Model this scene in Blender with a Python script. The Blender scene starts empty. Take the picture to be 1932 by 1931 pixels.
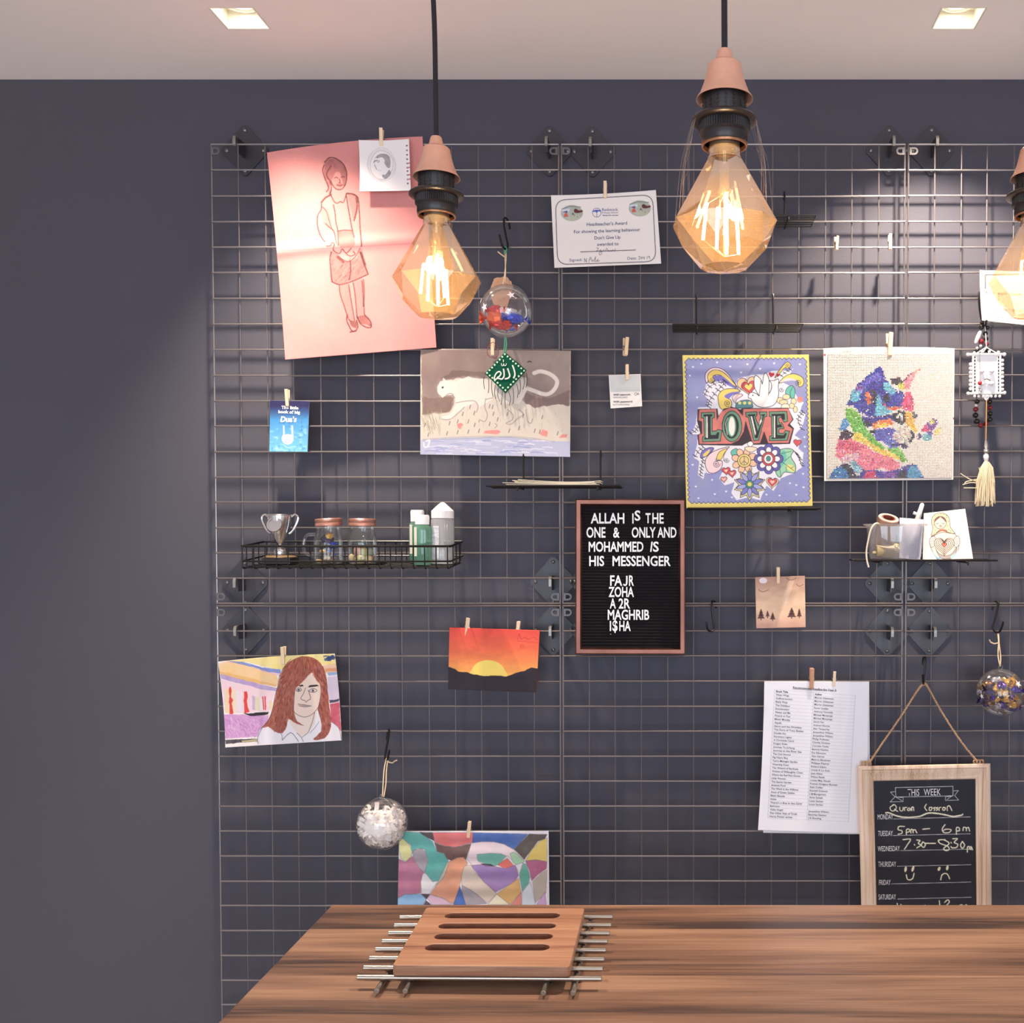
import bpy, math, random
import numpy as np
from mathutils import Vector, Matrix

random.seed(11)
RNG = np.random.default_rng(11)
SC = bpy.context.scene
COL = SC.collection
PI = math.pi

# ---------------------------------------------------------------- camera
F, CX = 1930.0, 1290.0
TH = math.atan(0.027)
CY = 1020.0 + F * math.tan(TH)
CAMY, CAMZ = -1.93, 1.45
cam_data = bpy.data.cameras.new('camera')
cam = bpy.data.objects.new('camera', cam_data)
COL.objects.link(cam)
cam.location = (0, CAMY, CAMZ)
cam.rotation_euler = (PI / 2 - TH, 0, 0)
cam_data.sensor_width = 36.0
cam_data.lens = F / 1932.0 * 36.0
cam_data.shift_x = (966.0 - CX) / 1932.0
cam_data.shift_y = (CY - 965.5) / 1932.0
cam_data.clip_start = 0.02
SC.camera = cam

# ---------------------------------------------------------------- view and daylight
SC.view_settings.view_transform = 'Standard'
SC.view_settings.look = 'None'
SC.view_settings.gamma = 1.0
SC.view_settings.use_curve_mapping = False
SC.view_settings.exposure = -0.84

W = bpy.data.worlds.new('daylight')
SC.world = W
W.use_nodes = True
W.node_tree.nodes['Background'].inputs[0].default_value = (0.75, 0.85, 1.0, 1)
W.node_tree.nodes['Background'].inputs[1].default_value = 1.0


def lamp(name, kind, loc, rot, energy, color, **kw):
    l = bpy.data.lights.new(name, kind)
    l.energy = energy
    l.color = color
    for k, v in kw.items():
        setattr(l, k, v)
    o = bpy.data.objects.new(name, l)
    COL.objects.link(o)
    o.location = loc
    o.rotation_euler = rot
    return o


ROOM_X0, ROOM_X1, ROOM_Y0, WALL_Y = -2.3, 2.6, -4.4, 0.044
# daylight coming in through the two windows behind the camera
lamp('window_daylight', 'AREA', (1.05, ROOM_Y0 + 0.06, 1.1), (math.radians(80), 0, 0), 105, (0.78, 0.88, 1.0), shape='RECTANGLE', size=1.9, size_y=1.9)
lamp('window_daylight', 'AREA', (-1.05, ROOM_Y0 + 0.06, 1.1), (math.radians(80), 0, 0), 85, (0.78, 0.88, 1.0), shape='RECTANGLE', size=1.5, size_y=1.9)
SPOT_W, BULB_W = (158.0, 180.0), 1.6


# unseen spots added behind the camera, so floor bounce brightens the ceiling
for lx in (-1.4, 0.3, 1.8):
    for ly in (-1.9, -3.2):
        lamp('downward_spot', 'SPOT', (lx, ly, 2.33), (0, 0, 0), 215, (1.0, 0.86, 0.72), spot_size=math.radians(84), spot_blend=0.8, shadow_soft_size=0.03)


# ---------------------------------------------------------------- measuring
def P(px, py, Y=0.0):
    """point of the plane at depth Y that the photograph shows at (px, py); works on arrays"""
    u = -(py - CY) / F
    dy = math.cos(TH) + u * math.sin(TH)
    dz = -math.sin(TH) + u * math.cos(TH)
    t = (Y - CAMY) / dy
    return ((px - CX) / F * t, Y, CAMZ + dz * t)


def PV(px, py, Y=0.0):
    return Vector(P(px, py, Y))


def PZ(px, py, Z):
    u = -(py - CY) / F
    dy = math.cos(TH) + u * math.sin(TH)
    dz = -math.sin(TH) + u * math.cos(TH)
    t = (Z - CAMZ) / dz
    return Vector(((px - CX) / F * t, CAMY + dy * t, Z))


def zm(x0, y0, s):
    return lambda pts: [(x0 + x / s, y0 + y / s) for x, y in pts]


CEIL_Z = P(966, 150, WALL_Y)[2]
TABLE_Z = CAMZ - 0.55


# ---------------------------------------------------------------- materials
def lin(c):
    r = []
    for x in c:
        x = x / 255.0
        r.append(x / 12.92 if x <= 0.04045 else ((x + 0.055) / 1.055) ** 2.4)
    return r


MATS = {}


def mat(name, rgb=(200, 200, 200), rough=0.5, metal=0.0, noise=None, bump=None, spec=0.5, coat=0.0, emit=None):
    """noise=(scale, amount, stretch) varies the colour, bump=(scale, strength) the surface"""
    if name in MATS:
        return MATS[name]
    m = bpy.data.materials.new(name)
    MATS[name] = m
    m.use_nodes = True
    nt = m.node_tree
    b = nt.nodes['Principled BSDF']
    c = lin(rgb)
    b.inputs['Base Color'].default_value = (*c, 1)
    b.inputs['Roughness'].default_value = rough
    b.inputs['Metallic'].default_value = metal
    b.inputs['Specular IOR Level'].default_value = spec
    b.inputs['Coat Weight'].default_value = coat
    if emit:
        b.inputs['Emission Color'].default_value = (*emit[0], 1)
        b.inputs['Emission Strength'].default_value = emit[1]
    tc = None
    if noise or bump:
        tc = nt.nodes.new('ShaderNodeTexCoord')
    if noise:
        sc, amt, st = noise
        mp = nt.nodes.new('ShaderNodeMapping')
        mp.inputs['Scale'].default_value = st
        nt.links.new(tc.outputs['Object'], mp.inputs[0])
        n = nt.nodes.new('ShaderNodeTexNoise')
        n.inputs['Scale'].default_value = sc
        n.inputs['Detail'].default_value = 5
        nt.links.new(mp.outputs[0], n.inputs['Vector'])
        r = nt.nodes.new('ShaderNodeValToRGB')
        r.color_ramp.elements[0].position = 0.3
        r.color_ramp.elements[1].position = 0.7
        r.color_ramp.elements[0].color = (*[x * (1 - amt) for x in c], 1)
        r.color_ramp.elements[1].color = (*[min(1, x * (1 + amt)) for x in c], 1)
        nt.links.new(n.outputs[0], r.inputs[0])
        nt.links.new(r.outputs[0], b.inputs['Base Color'])
    if bump:
        n2 = nt.nodes.new('ShaderNodeTexNoise')
        n2.inputs['Scale'].default_value = bump[0]
        n2.inputs['Detail'].default_value = 3
        nt.links.new(tc.outputs['Object'], n2.inputs['Vector'])
        bp = nt.nodes.new('ShaderNodeBump')
        bp.inputs['Strength'].default_value = bump[1]
        bp.inputs['Distance'].default_value = 0.002
        nt.links.new(n2.outputs[0], bp.inputs['Height'])
        nt.links.new(bp.outputs[0], b.inputs['Normal'])
    return m


def painted(name, rough=0.6, bump=0.0, spec=0.35):
    """surface whose ink and paint colours are stored on the mesh"""
    if name in MATS:
        return MATS[name]
    m = bpy.data.materials.new(name)
    MATS[name] = m
    m.use_nodes = True
    nt = m.node_tree
    b = nt.nodes['Principled BSDF']
    b.inputs['Roughness'].default_value = rough
    b.inputs['Specular IOR Level'].default_value = spec
    a = nt.nodes.new('ShaderNodeVertexColor')
    a.layer_name = 'Col'
    nt.links.new(a.outputs['Color'], b.inputs['Base Color'])
    if bump:
        tc = nt.nodes.new('ShaderNodeTexCoord')
        n2 = nt.nodes.new('ShaderNodeTexNoise')
        n2.inputs['Scale'].default_value = 60
        nt.links.new(tc.outputs['Object'], n2.inputs['Vector'])
        bp = nt.nodes.new('ShaderNodeBump')
        bp.inputs['Strength'].default_value = bump
        bp.inputs['Distance'].default_value = 0.004
        nt.links.new(n2.outputs[0], bp.inputs['Height'])
        nt.links.new(bp.outputs[0], b.inputs['Normal'])
    return m


def thin_glass(name, tint, gloss=0.12, body=None, body_amt=0.0, rough=0.02):
    """thin clear wall: tinted see-through, fresnel reflection, optional cloudy body"""
    if name in MATS:
        return MATS[name]
    m = bpy.data.materials.new(name)
    MATS[name] = m
    m.use_nodes = True
    nt = m.node_tree
    for n in list(nt.nodes):
        if n.type != 'OUTPUT_MATERIAL':
            nt.nodes.remove(n)
    out = [n for n in nt.nodes if n.type == 'OUTPUT_MATERIAL'][0]
    tr = nt.nodes.new('ShaderNodeBsdfTransparent')
    tr.inputs[0].default_value = (*tint, 1)
    gl = nt.nodes.new('ShaderNodeBsdfGlossy')
    gl.inputs['Roughness'].default_value = rough
    lw = nt.nodes.new('ShaderNodeLayerWeight')
    lw.inputs[0].default_value = 0.25
    ad = nt.nodes.new('ShaderNodeMath')
    ad.operation = 'MULTIPLY_ADD'
    ad.inputs[1].default_value = 0.5
    ad.inputs[2].default_value = gloss * 0.4
    nt.links.new(lw.outputs['Fresnel'], ad.inputs[0])
    mx = nt.nodes.new('ShaderNodeMixShader')
    nt.links.new(ad.outputs[0], mx.inputs[0])
    base = tr
    if body:
        df = nt.nodes.new('ShaderNodeBsdfDiffuse')
        df.inputs[0].default_value = (*lin(body), 1)
        tl = nt.nodes.new('ShaderNodeBsdfTranslucent')
        tl.inputs[0].default_value = (*lin(body), 1)
        m0 = nt.nodes.new('ShaderNodeMixShader')
        m0.inputs[0].default_value = 0.5
        nt.links.new(df.outputs[0], m0.inputs[1])
        nt.links.new(tl.outputs[0], m0.inputs[2])
        m1 = nt.nodes.new('ShaderNodeMixShader')
        m1.inputs[0].default_value = body_amt
        nt.links.new(tr.outputs[0], m1.inputs[1])
        nt.links.new(m0.outputs[0], m1.inputs[2])
        base = m1
    nt.links.new(base.outputs[0], mx.inputs[1])
    nt.links.new(gl.outputs[0], mx.inputs[2])
    nt.links.new(mx.outputs[0], out.inputs[0])
    return m


def emitter(name, rgb, strength):
    if name in MATS:
        return MATS[name]
    m = bpy.data.materials.new(name)
    MATS[name] = m
    m.use_nodes = True
    nt = m.node_tree
    b = nt.nodes['Principled BSDF']
    b.inputs['Base Color'].default_value = (0.9, 0.85, 0.7, 1)
    b.inputs['Emission Color'].default_value = (*rgb, 1)
    b.inputs['Emission Strength'].default_value = strength
    return m


def wood(name, dark, mid, light, scale=1.0, plank=None, rough=0.45, axis=0):
    """grain along an axis; plank=(width, origin) splits the top into boards of their own shade"""
    if name in MATS:
        return MATS[name]
    m = bpy.data.materials.new(name)
    MATS[name] = m
    m.use_nodes = True
    nt = m.node_tree
    L = nt.links
    b = nt.nodes['Principled BSDF']
    b.inputs['Roughness'].default_value = rough
    tc = nt.nodes.new('ShaderNodeTexCoord')
    src = tc.outputs['Object']
    if plank:
        sep = nt.nodes.new('ShaderNodeSeparateXYZ')
        L.new(src, sep.inputs[0])
        dv = nt.nodes.new('ShaderNodeMath'); dv.operation = 'MULTIPLY_ADD'
        dv.inputs[1].default_value = 1.0 / plank[0]; dv.inputs[2].default_value = plank[1]
        L.new(sep.outputs[1], dv.inputs[0])
        fl = nt.nodes.new('ShaderNodeMath'); fl.operation = 'FLOOR'
        L.new(dv.outputs[0], fl.inputs[0])
        fr = nt.nodes.new('ShaderNodeMath'); fr.operation = 'FRACT'
        L.new(dv.outputs[0], fr.inputs[0])
        ofs = nt.nodes.new('ShaderNodeMath'); ofs.operation = 'MULTIPLY'; ofs.inputs[1].default_value = 7.31
        L.new(fl.outputs[0], ofs.inputs[0])
        cmb = nt.nodes.new('ShaderNodeCombineXYZ')
        ax = nt.nodes.new('ShaderNodeMath'); ax.operation = 'ADD'
        L.new(sep.outputs[0], ax.inputs[0]); L.new(ofs.outputs[0], ax.inputs[1])
        L.new(ax.outputs[0], cmb.inputs[0]); L.new(sep.outputs[1], cmb.inputs[1]); L.new(ofs.outputs[0], cmb.inputs[2])
        src = cmb.outputs[0]
    mp = nt.nodes.new('ShaderNodeMapping')
    st = [24.0, 24.0, 24.0]; st[axis] = 1.5
    mp.inputs['Scale'].default_value = [s * scale for s in st]
    L.new(src, mp.inputs[0])
    n1 = nt.nodes.new('ShaderNodeTexNoise'); n1.inputs['Scale'].default_value = 1.0; n1.inputs['Detail'].default_value = 6
    n1.inputs['Distortion'].default_value = 0.8
    L.new(mp.outputs[0], n1.inputs['Vector'])
    mp2 = nt.nodes.new('ShaderNodeMapping')
    st2 = [260.0, 260.0, 260.0]; st2[axis] = 7.0
    mp2.inputs['Scale'].default_value = [s * scale for s in st2]
    L.new(src, mp2.inputs[0])
    n2 = nt.nodes.new('ShaderNodeTexNoise'); n2.inputs['Scale'].default_value = 1.0; n2.inputs['Detail'].default_value = 4
    L.new(mp2.outputs[0], n2.inputs['Vector'])
    mix = nt.nodes.new('ShaderNodeMath'); mix.operation = 'MULTIPLY_ADD'
    mix.inputs[1].default_value = 0.42
    L.new(n2.outputs[0], mix.inputs[0])
    sub = nt.nodes.new('ShaderNodeMath'); sub.operation = 'SUBTRACT'; sub.inputs[1].default_value = 0.21
    L.new(n1.outputs[0], sub.inputs[0])
    L.new(sub.outputs[0], mix.inputs[2])
    val = mix.outputs[0]
    if plank:
        mp3 = nt.nodes.new('ShaderNodeMapping')
        mp3.inputs['Scale'].default_value = (0.9, 11.0, 11.0)
        L.new(src, mp3.inputs[0])
        n3 = nt.nodes.new('ShaderNodeTexNoise'); n3.inputs['Scale'].default_value = 1.0; n3.inputs['Detail'].default_value = 3
        n3.inputs['Distortion'].default_value = 0.4
        L.new(mp3.outputs[0], n3.inputs['Vector'])
        bm = nt.nodes.new('ShaderNodeMath'); bm.operation = 'MULTIPLY_ADD'
        bm.inputs[1].default_value = 0.75; bm.inputs[2].default_value = -0.375
        L.new(n3.outputs[0], bm.inputs[0])
        hm = nt.nodes.new('ShaderNodeMath'); hm.operation = 'MULTIPLY_ADD'
        hm.inputs[1].default_value = 0.75; hm.inputs[2].default_value = 0.125
        L.new(val, hm.inputs[0])
        sm = nt.nodes.new('ShaderNodeMath'); sm.operation = 'ADD'
        L.new(hm.outputs[0], sm.inputs[0]); L.new(bm.outputs[0], sm.inputs[1])
        val = sm.outputs[0]
        pw = nt.nodes.new('ShaderNodeMath'); pw.operation = 'MULTIPLY_ADD'
        pw.inputs[1].default_value = 0.30; pw.inputs[2].default_value = -0.14
        L.new(fr.outputs[0], pw.inputs[0])
        ad = nt.nodes.new('ShaderNodeMath'); ad.operation = 'ADD'
        L.new(val, ad.inputs[0]); L.new(pw.outputs[0], ad.inputs[1])
        val = ad.outputs[0]
    r = nt.nodes.new('ShaderNodeValToRGB')
    e = r.color_ramp.elements
    e[0].position = 0.30; e[0].color = (*lin(dark), 1)
    e[1].position = 0.70; e[1].color = (*lin(light), 1)
    k = e.new(0.45); k.color = (*lin(mid), 1)
    L.new(val, r.inputs[0])
    L.new(r.outputs[0], b.inputs['Base Color'])
    bp = nt.nodes.new('ShaderNodeBump'); bp.inputs['Strength'].default_value = 0.12; bp.inputs['Distance'].default_value = 0.001
    L.new(n2.outputs[0], bp.inputs['Height']); L.new(bp.outputs[0], b.inputs['Normal'])
    return m


# ---------------------------------------------------------------- mesh building
ORG = {}


def org_of(parent):
    return ORG.get(parent.name, Vector((0, 0, 0))) if parent else Vector((0, 0, 0))


def tag(o, label, cat, group=None, kind=None):
    o['label'] = label
    o['category'] = cat
    if group:
        o['group'] = group
    if kind:
        o['kind'] = kind
    return o


def thing(name, label, cat, loc, group=None):
    o = bpy.data.objects.new(name, None)
    COL.objects.link(o)
    o.location = loc
    o.empty_display_size = 0.02
    ORG[o.name] = Vector(loc)
    return tag(o, label, cat, group)


def dup(root, loc, rot, label, group=None):
    """a copy of a thing with copies of its parts and sub-parts"""
    r = root.copy()
    COL.objects.link(r)
    r.location = loc
    r.rotation_euler = rot
    r['label'] = label
    if group:
        r['group'] = group
    for ch in list(root.children):
        c = ch.copy(); COL.objects.link(c); c.parent = r
        for g in list(ch.children):
            d = g.copy(); COL.objects.link(d); d.parent = c
    return r


class MB:
    def __init__(self):
        self.v, self.f, self.m = [], [], []

    def add(self, vs, fs, m=0):
        n = len(self.v)
        self.v += [tuple(v) for v in vs]
        for f in fs:
            self.f.append([i + n for i in f])
            self.m.append(m)
        return self

    def box(self, a, b, m=0, M=None):
        (x0, y0, z0), (x1, y1, z1) = a, b
        vs = [(x0, y0, z0), (x1, y0, z0), (x1, y1, z0), (x0, y1, z0), (x0, y0, z1), (x1, y0, z1), (x1, y1, z1), (x0, y1, z1)]
        if M:
            vs = [M @ Vector(v) for v in vs]
        return self.add(vs, [(3, 2, 1, 0), (4, 5, 6, 7), (0, 1, 5, 4), (1, 2, 6, 5), (2, 3, 7, 6), (3, 0, 4, 7)], m)

    def tube(self, pts, r, n=8, m=0, closed=False, caps=True):
        pts = [Vector(p) for p in pts]
        k = len(pts)
        rs = r if isinstance(r, (list, tuple)) else [r] * k
        T = []
        for i in range(k):
            if closed:
                t = pts[(i + 1) % k] - pts[i - 1]
            else:
                t = pts[min(i + 1, k - 1)] - pts[max(i - 1, 0)]
            T.append(t.normalized() if t.length > 1e-9 else Vector((0, 0, 1)))
        up = Vector((0, 0, 1)) if abs(T[0].z) < 0.9 else Vector((1, 0, 0))
        nrm = T[0].cross(up).normalized()
        vs, fs = [], []
        for i in range(k):
            nrm = (nrm - T[i] * nrm.dot(T[i])).normalized()
            bi = T[i].cross(nrm)
            for j in range(n):
                a = 2 * PI * j / n
                vs.append(pts[i] + (nrm * math.cos(a) + bi * math.sin(a)) * rs[i])
        for i in range(k if closed else k - 1):
            for j in range(n):
                a, b = i * n + j, i * n + (j + 1) % n
                c, d = ((i + 1) % k) * n + (j + 1) % n, ((i + 1) % k) * n + j
                fs.append((a, b, c, d))
        if caps and not closed:
            fs.append(tuple(range(n - 1, -1, -1)))
            fs.append(tuple(range((k - 1) * n, k * n)))
        return self.add(vs, fs, m)

    def lathe(self, prof, n=24, c=(0, 0, 0), m=0, M=None, twist=None, close=False):
        """prof: list of (r, z) from one end to the other, around the z axis"""
        vs, fs = [], []
        for i, (r, z) in enumerate(prof):
            for j in range(n):
                a = 2 * PI * (j + (twist[i] if twist else 0)) / n
                p = Vector((r * math.cos(a), r * math.sin(a), z))
                if M:
                    p = M @ p
                vs.append(p + Vector(c))
        k = len(prof)
        for i in range(k - 1):
            for j in range(n):
                a, b = i * n + j, i * n + (j + 1) % n
                d, e = (i + 1) * n + j, (i + 1) * n + (j + 1) % n
                if twist and twist[i] != twist[i + 1]:
                    if twist[i + 1] > twist[i]:
                        fs += [(a, b, d), (b, e, d)]
                    else:
                        fs += [(a, b, e), (a, e, d)]
                else:
                    fs.append((a, b, e, d))
        if prof[0][0] > 1e-6 and not close:
            fs.append(tuple(range(n - 1, -1, -1)))
        if prof[-1][0] > 1e-6 and not close:
            fs.append(tuple(range((k - 1) * n, k * n)))
        return self.add(vs, fs, m)

    def ball(self, c, r, s=(1, 1, 1), n=12, m=0, M=None, jit=0.0):
        vs, fs = [], []
        rows = max(4, n // 2)
        for i in range(rows + 1):
            ph = PI * i / rows
            for j in range(n):
                a = 2 * PI * j / n
                k = 1 + (random.uniform(-jit, jit) if jit and 0 < i < rows else 0)
                p = Vector((math.sin(ph) * math.cos(a) * s[0], math.sin(ph) * math.sin(a) * s[1], math.cos(ph) * s[2])) * r * k
                if M:
                    p = M @ p
                vs.append(p + Vector(c))
        for i in range(rows):
            for j in range(n):
                fs.append((i * n + j, (i + 1) * n + j, (i + 1) * n + (j + 1) % n, i * n + (j + 1) % n))
        return self.add(vs, fs, m)

    def prism(self, poly, ext, m=0):
        """poly: list of 3D points, ext: extrusion vector"""
        n = len(poly)
        e = Vector(ext)
        vs = [Vector(p) for p in poly] + [Vector(p) + e for p in poly]
        fs = [tuple(range(n)), tuple(range(2 * n - 1, n - 1, -1))]
        for i in range(n):
            j = (i + 1) % n
            fs.append((i, i + n, j + n, j))
        return self.add(vs, fs, m)

    def build(self, name, mats, parent=None, smooth=True, angle=35, bevel=0.0):
        me = bpy.data.meshes.new(name)
        vs = np.array([tuple(v) for v in self.v], dtype=float)
        if parent:
            o3 = org_of(parent)
        else:
            lo, hi = vs.min(0), vs.max(0)
            o3 = Vector(((lo[0] + hi[0]) / 2, (lo[1] + hi[1]) / 2, lo[2]))
        vs = vs - np.array(o3)
        me.from_pydata(vs.tolist(), [], self.f)
        me.validate()
        if not isinstance(mats, (list, tuple)):
            mats = [mats]
        for x in mats:
            me.materials.append(x)
        if len(mats) > 1 and len(me.polygons) == len(self.m):
            me.polygons.foreach_set('material_index', self.m)
        ob = bpy.data.objects.new(name, me)
        COL.objects.link(ob)
        if smooth:
            me.polygons.foreach_set('use_smooth', [True] * len(me.polygons))
            me.set_sharp_from_angle(angle=math.radians(angle))
        if parent:
            ob.parent = parent
        else:
            ob.location = o3
        ORG[ob.name] = Vector(o3)
        if bevel:
            b = ob.modifiers.new('bevel', 'BEVEL')
            b.width = bevel
            b.segments = 2
            b.limit_method = 'ANGLE'
            b.angle_limit = math.radians(40)
        return ob


def struct(o):
    o['kind'] = 'structure'
    return o


def catmull(pts, n=6, closed=False):
    pts = [np.array(p, dtype=float) for p in pts]
    k = len(pts)
    out = []
    rng = range(k) if closed else range(k - 1)
    for i in rng:
        if closed:
            p0, p1, p2, p3 = pts[i - 1], pts[i], pts[(i + 1) % k], pts[(i + 2) % k]
        else:
            p0, p1, p2, p3 = pts[max(i - 1, 0)], pts[i], pts[i + 1], pts[min(i + 2, k - 1)]
        for j in range(n):
            t = j / n
            out.append(tuple(0.5 * (2 * p1 + (p2 - p0) * t + (2 * p0 - 5 * p1 + 4 * p2 - p3) * t * t + (3 * p1 - p0 - 3 * p2 + p3) * t ** 3)))
    if not closed:
        out.append(tuple(pts[-1]))
    return out


# ---------------------------------------------------------------- lettering
TXT = {}


def glyphs(s, bold=0.0):
    key = (s, bold)
    if key in TXT:
        return TXT[key]
    cu = bpy.data.curves.new('tmp_text', 'FONT')
    cu.body = s
    cu.resolution_u = 3
    cu.offset = bold
    ob = bpy.data.objects.new('tmp_text', cu)
    COL.objects.link(ob)
    dg = bpy.context.evaluated_depsgraph_get()
    me = bpy.data.meshes.new_from_object(ob.evaluated_get(dg))
    v = np.zeros(len(me.vertices) * 3)
    me.vertices.foreach_get('co', v)
    v = v.reshape(-1, 3)[:, :2].copy()
    f = [tuple(p.vertices) for p in me.polygons]
    bpy.data.objects.remove(ob)
    bpy.data.curves.remove(cu)
    bpy.data.meshes.remove(me)
    TXT[key] = (v, f)
    return TXT[key]


def txt(s, x, y, h, w=None, ang=0.0, align='L', bold=0.0, shear=0.0, wmax=None):
    """text in photograph pixels: baseline start (x, y), cap height h, optional width w, slope ang (degrees, up is positive)"""
    v, f = glyphs(s, bold)
    hv, _ = glyphs('H')
    k = h / (hv[:, 1].max() - hv[:, 1].min())
    v = v.copy()
    x0, x1 = v[:, 0].min(), v[:, 0].max()
    v[:, 0] -= x0
    kx = k
    if w:
        kx = w / (x1 - x0)
    v[:, 0] *= kx
    v[:, 1] *= k
    v[:, 0] += shear * v[:, 1]
    tw = v[:, 0].max()
    if align == 'C':
        v[:, 0] -= tw / 2
    a = math.radians(ang)
    X = x + v[:, 0] * math.cos(a) - v[:, 1] * math.sin(a)
    Y = y - (v[:, 0] * math.sin(a) + v[:, 1] * math.cos(a))
    return np.stack([X, Y], 1), f


# ---------------------------------------------------------------- drawing on paper
def vnoise(X, Y, scale, seed=0, octv=3):
    r = np.random.default_rng(seed)
    out = np.zeros_like(X, dtype=float)
    amp, tot = 1.0, 0.0
    for o in range(octv):
        g = r.random((128, 128))
        x = X / scale
        y = Y / scale
        xi = np.floor(x).astype(int)
        yi = np.floor(y).astype(int)
        fx = x - xi
        fy = y - yi
        fx = fx * fx * (3 - 2 * fx)
        fy = fy * fy * (3 - 2 * fy)
        a = g[yi % 128, xi % 128]
        b = g[yi % 128, (xi + 1) % 128]
        c = g[(yi + 1) % 128, xi % 128]
        d = g[(yi + 1) % 128, (xi + 1) % 128]
        out += amp * ((a * (1 - fx) + b * fx) * (1 - fy) + (c * (1 - fx) + d * fx) * fy)
        tot += amp
        amp *= 0.5
        scale *= 0.5
    return out / tot


class Canvas:
    def __init__(self, x0, y0, x1, y1, s=1.0, base=(235, 232, 232)):
        self.x0, self.y0, self.s = x0, y0, s
        self.w = int((x1 - x0) * s) + 2
        self.h = int((y1 - y0) * s) + 2
        self.X, self.Y = np.meshgrid(x0 + np.arange(self.w) / s, y0 + np.arange(self.h) / s)
        self.a = np.empty((self.h, self.w, 3))
        self.a[:] = base
        self.overlays = []

    def blend(self, mask, col, sl=None):
        c = np.array(col, dtype=float)
        if sl is None:
            self.a = self.a * (1 - mask[..., None]) + c * mask[..., None]
        else:
            self.a[sl] = self.a[sl] * (1 - mask[..., None]) + c * mask[..., None]

    def _sl(self, xa, ya, xb, yb):
        i0 = max(0, int((xa - self.x0) * self.s) - 2)
        i1 = min(self.w, int((xb - self.x0) * self.s) + 3)
        j0 = max(0, int((ya - self.y0) * self.s) - 2)
        j1 = min(self.h, int((yb - self.y0) * self.s) + 3)
        return (slice(j0, max(j0, j1)), slice(i0, max(i0, i1)))

    def mask(self, pts, warp=0.0, seed=1):
        p = np.array(pts, dtype=float)
        sl = self._sl(p[:, 0].min() - warp, p[:, 1].min() - warp, p[:, 0].max() + warp, p[:, 1].max() + warp)
        X0, Y0 = self.X[sl], self.Y[sl]
        acc = np.zeros(X0.shape)
        if X0.size == 0:
            return sl, acc
        wx = wy = 0
        if warp:
            wx = (vnoise(X0, Y0, 9, seed, 2) - 0.5) * 2 * warp
            wy = (vnoise(X0, Y0, 9, seed + 5, 2) - 0.5) * 2 * warp
        d = 0.25 / self.s
        for ox, oy in ((-d, -d), (d, -d), (-d, d), (d, d)):
            X, Y = X0 + ox + wx, Y0 + oy + wy
            ins = np.zeros(X.shape, dtype=bool)
            n = len(p)
            for i in range(n):
                xa, ya = p[i]
                xb, yb = p[(i + 1) % n]
                if ya == yb:
                    continue
                cr = (ya > Y) != (yb > Y)
                ins ^= cr & (X < (xb - xa) * (Y - ya) / (yb - ya) + xa)
            acc += ins * 0.25
        return sl, acc

    def poly(self, pts, col, alpha=1.0, warp=0.0, tex=None, seed=1, smooth=0, outline=None, grad=None):
        if smooth:
            pts = catmull(pts, smooth, True)
        sl, mk = self.mask(pts, warp, seed)
        if mk.size == 0:
            return
        al = alpha
        if tex:
            n = vnoise(self.X[sl], self.Y[sl], tex[1], seed, 3)
            al = alpha * (1 - tex[0] * n)
        self.blend(mk * al, col, sl)
        if outline:
            self.line(list(pts) + [pts[0]], outline[0], outline[1], outline[2] if len(outline) > 2 else 1.0)

    def line(self, pts, w, col, alpha=1.0, smooth=0, seed=None):
        if smooth:
            pts = catmull(pts, smooth)
        p = np.array(pts, dtype=float)
        sl = self._sl(p[:, 0].min() - w, p[:, 1].min() - w, p[:, 0].max() + w, p[:, 1].max() + w)
        X, Y = self.X[sl], self.Y[sl]
        if X.size == 0:
            return
        best = np.full(X.shape, 1e9)
        for i in range(len(p) - 1):
            ax, ay = p[i]
            dx, dy = p[i + 1] - p[i]
            L2 = dx * dx + dy * dy + 1e-9
            t = np.clip(((X - ax) * dx + (Y - ay) * dy) / L2, 0, 1)
            best = np.minimum(best, (X - ax - t * dx) ** 2 + (Y - ay - t * dy) ** 2)
        dist = np.sqrt(best)
        mk = np.clip((w / 2 - dist) * self.s + 0.5, 0, 1) * min(1.0, w * self.s)
        if seed is not None:
            mk = mk * (0.45 + 0.8 * vnoise(X, Y, 2.5, seed, 2)).clip(0, 1)
        self.blend(mk * alpha, col, sl)

    def ell(self, cx, cy, rx, ry, col, alpha=1.0, rot=0.0, outline=None):
        a = np.linspace(0, 2 * PI, 25)[:-1]
        c, s = math.cos(rot), math.sin(rot)
        pts = [(cx + rx * math.cos(t) * c - ry * math.sin(t) * s, cy + rx * math.cos(t) * s + ry * math.sin(t) * c) for t in a]
        self.poly(pts, col, alpha, outline=outline)

    def heart(self, cx, cy, r, col, rot=0.0, outline=None):
        pts = []
        for k in range(28):
            t = 2 * PI * k / 28
            x = 16 * math.sin(t) ** 3 / 17
            y = -(13 * math.cos(t) - 5 * math.cos(2 * t) - 2 * math.cos(3 * t) - math.cos(4 * t)) / 17
            pts.append((cx + r * (x * math.cos(rot) - y * math.sin(rot)), cy + r * (x * math.sin(rot) + y * math.cos(rot))))
        self.poly(pts, col, outline=outline)

    def spiral(self, cx, cy, r, turns, w, col, a0=0.0, dirn=1):
        n = int(turns * 14)
        self.line([(cx + r * (1 - k / n) * math.cos(a0 + dirn * 2 * PI * turns * k / n), cy + r * (1 - k / n) * math.sin(a0 + dirn * 2 * PI * turns * k / n)) for k in range(n + 1)], w, col)

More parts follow.
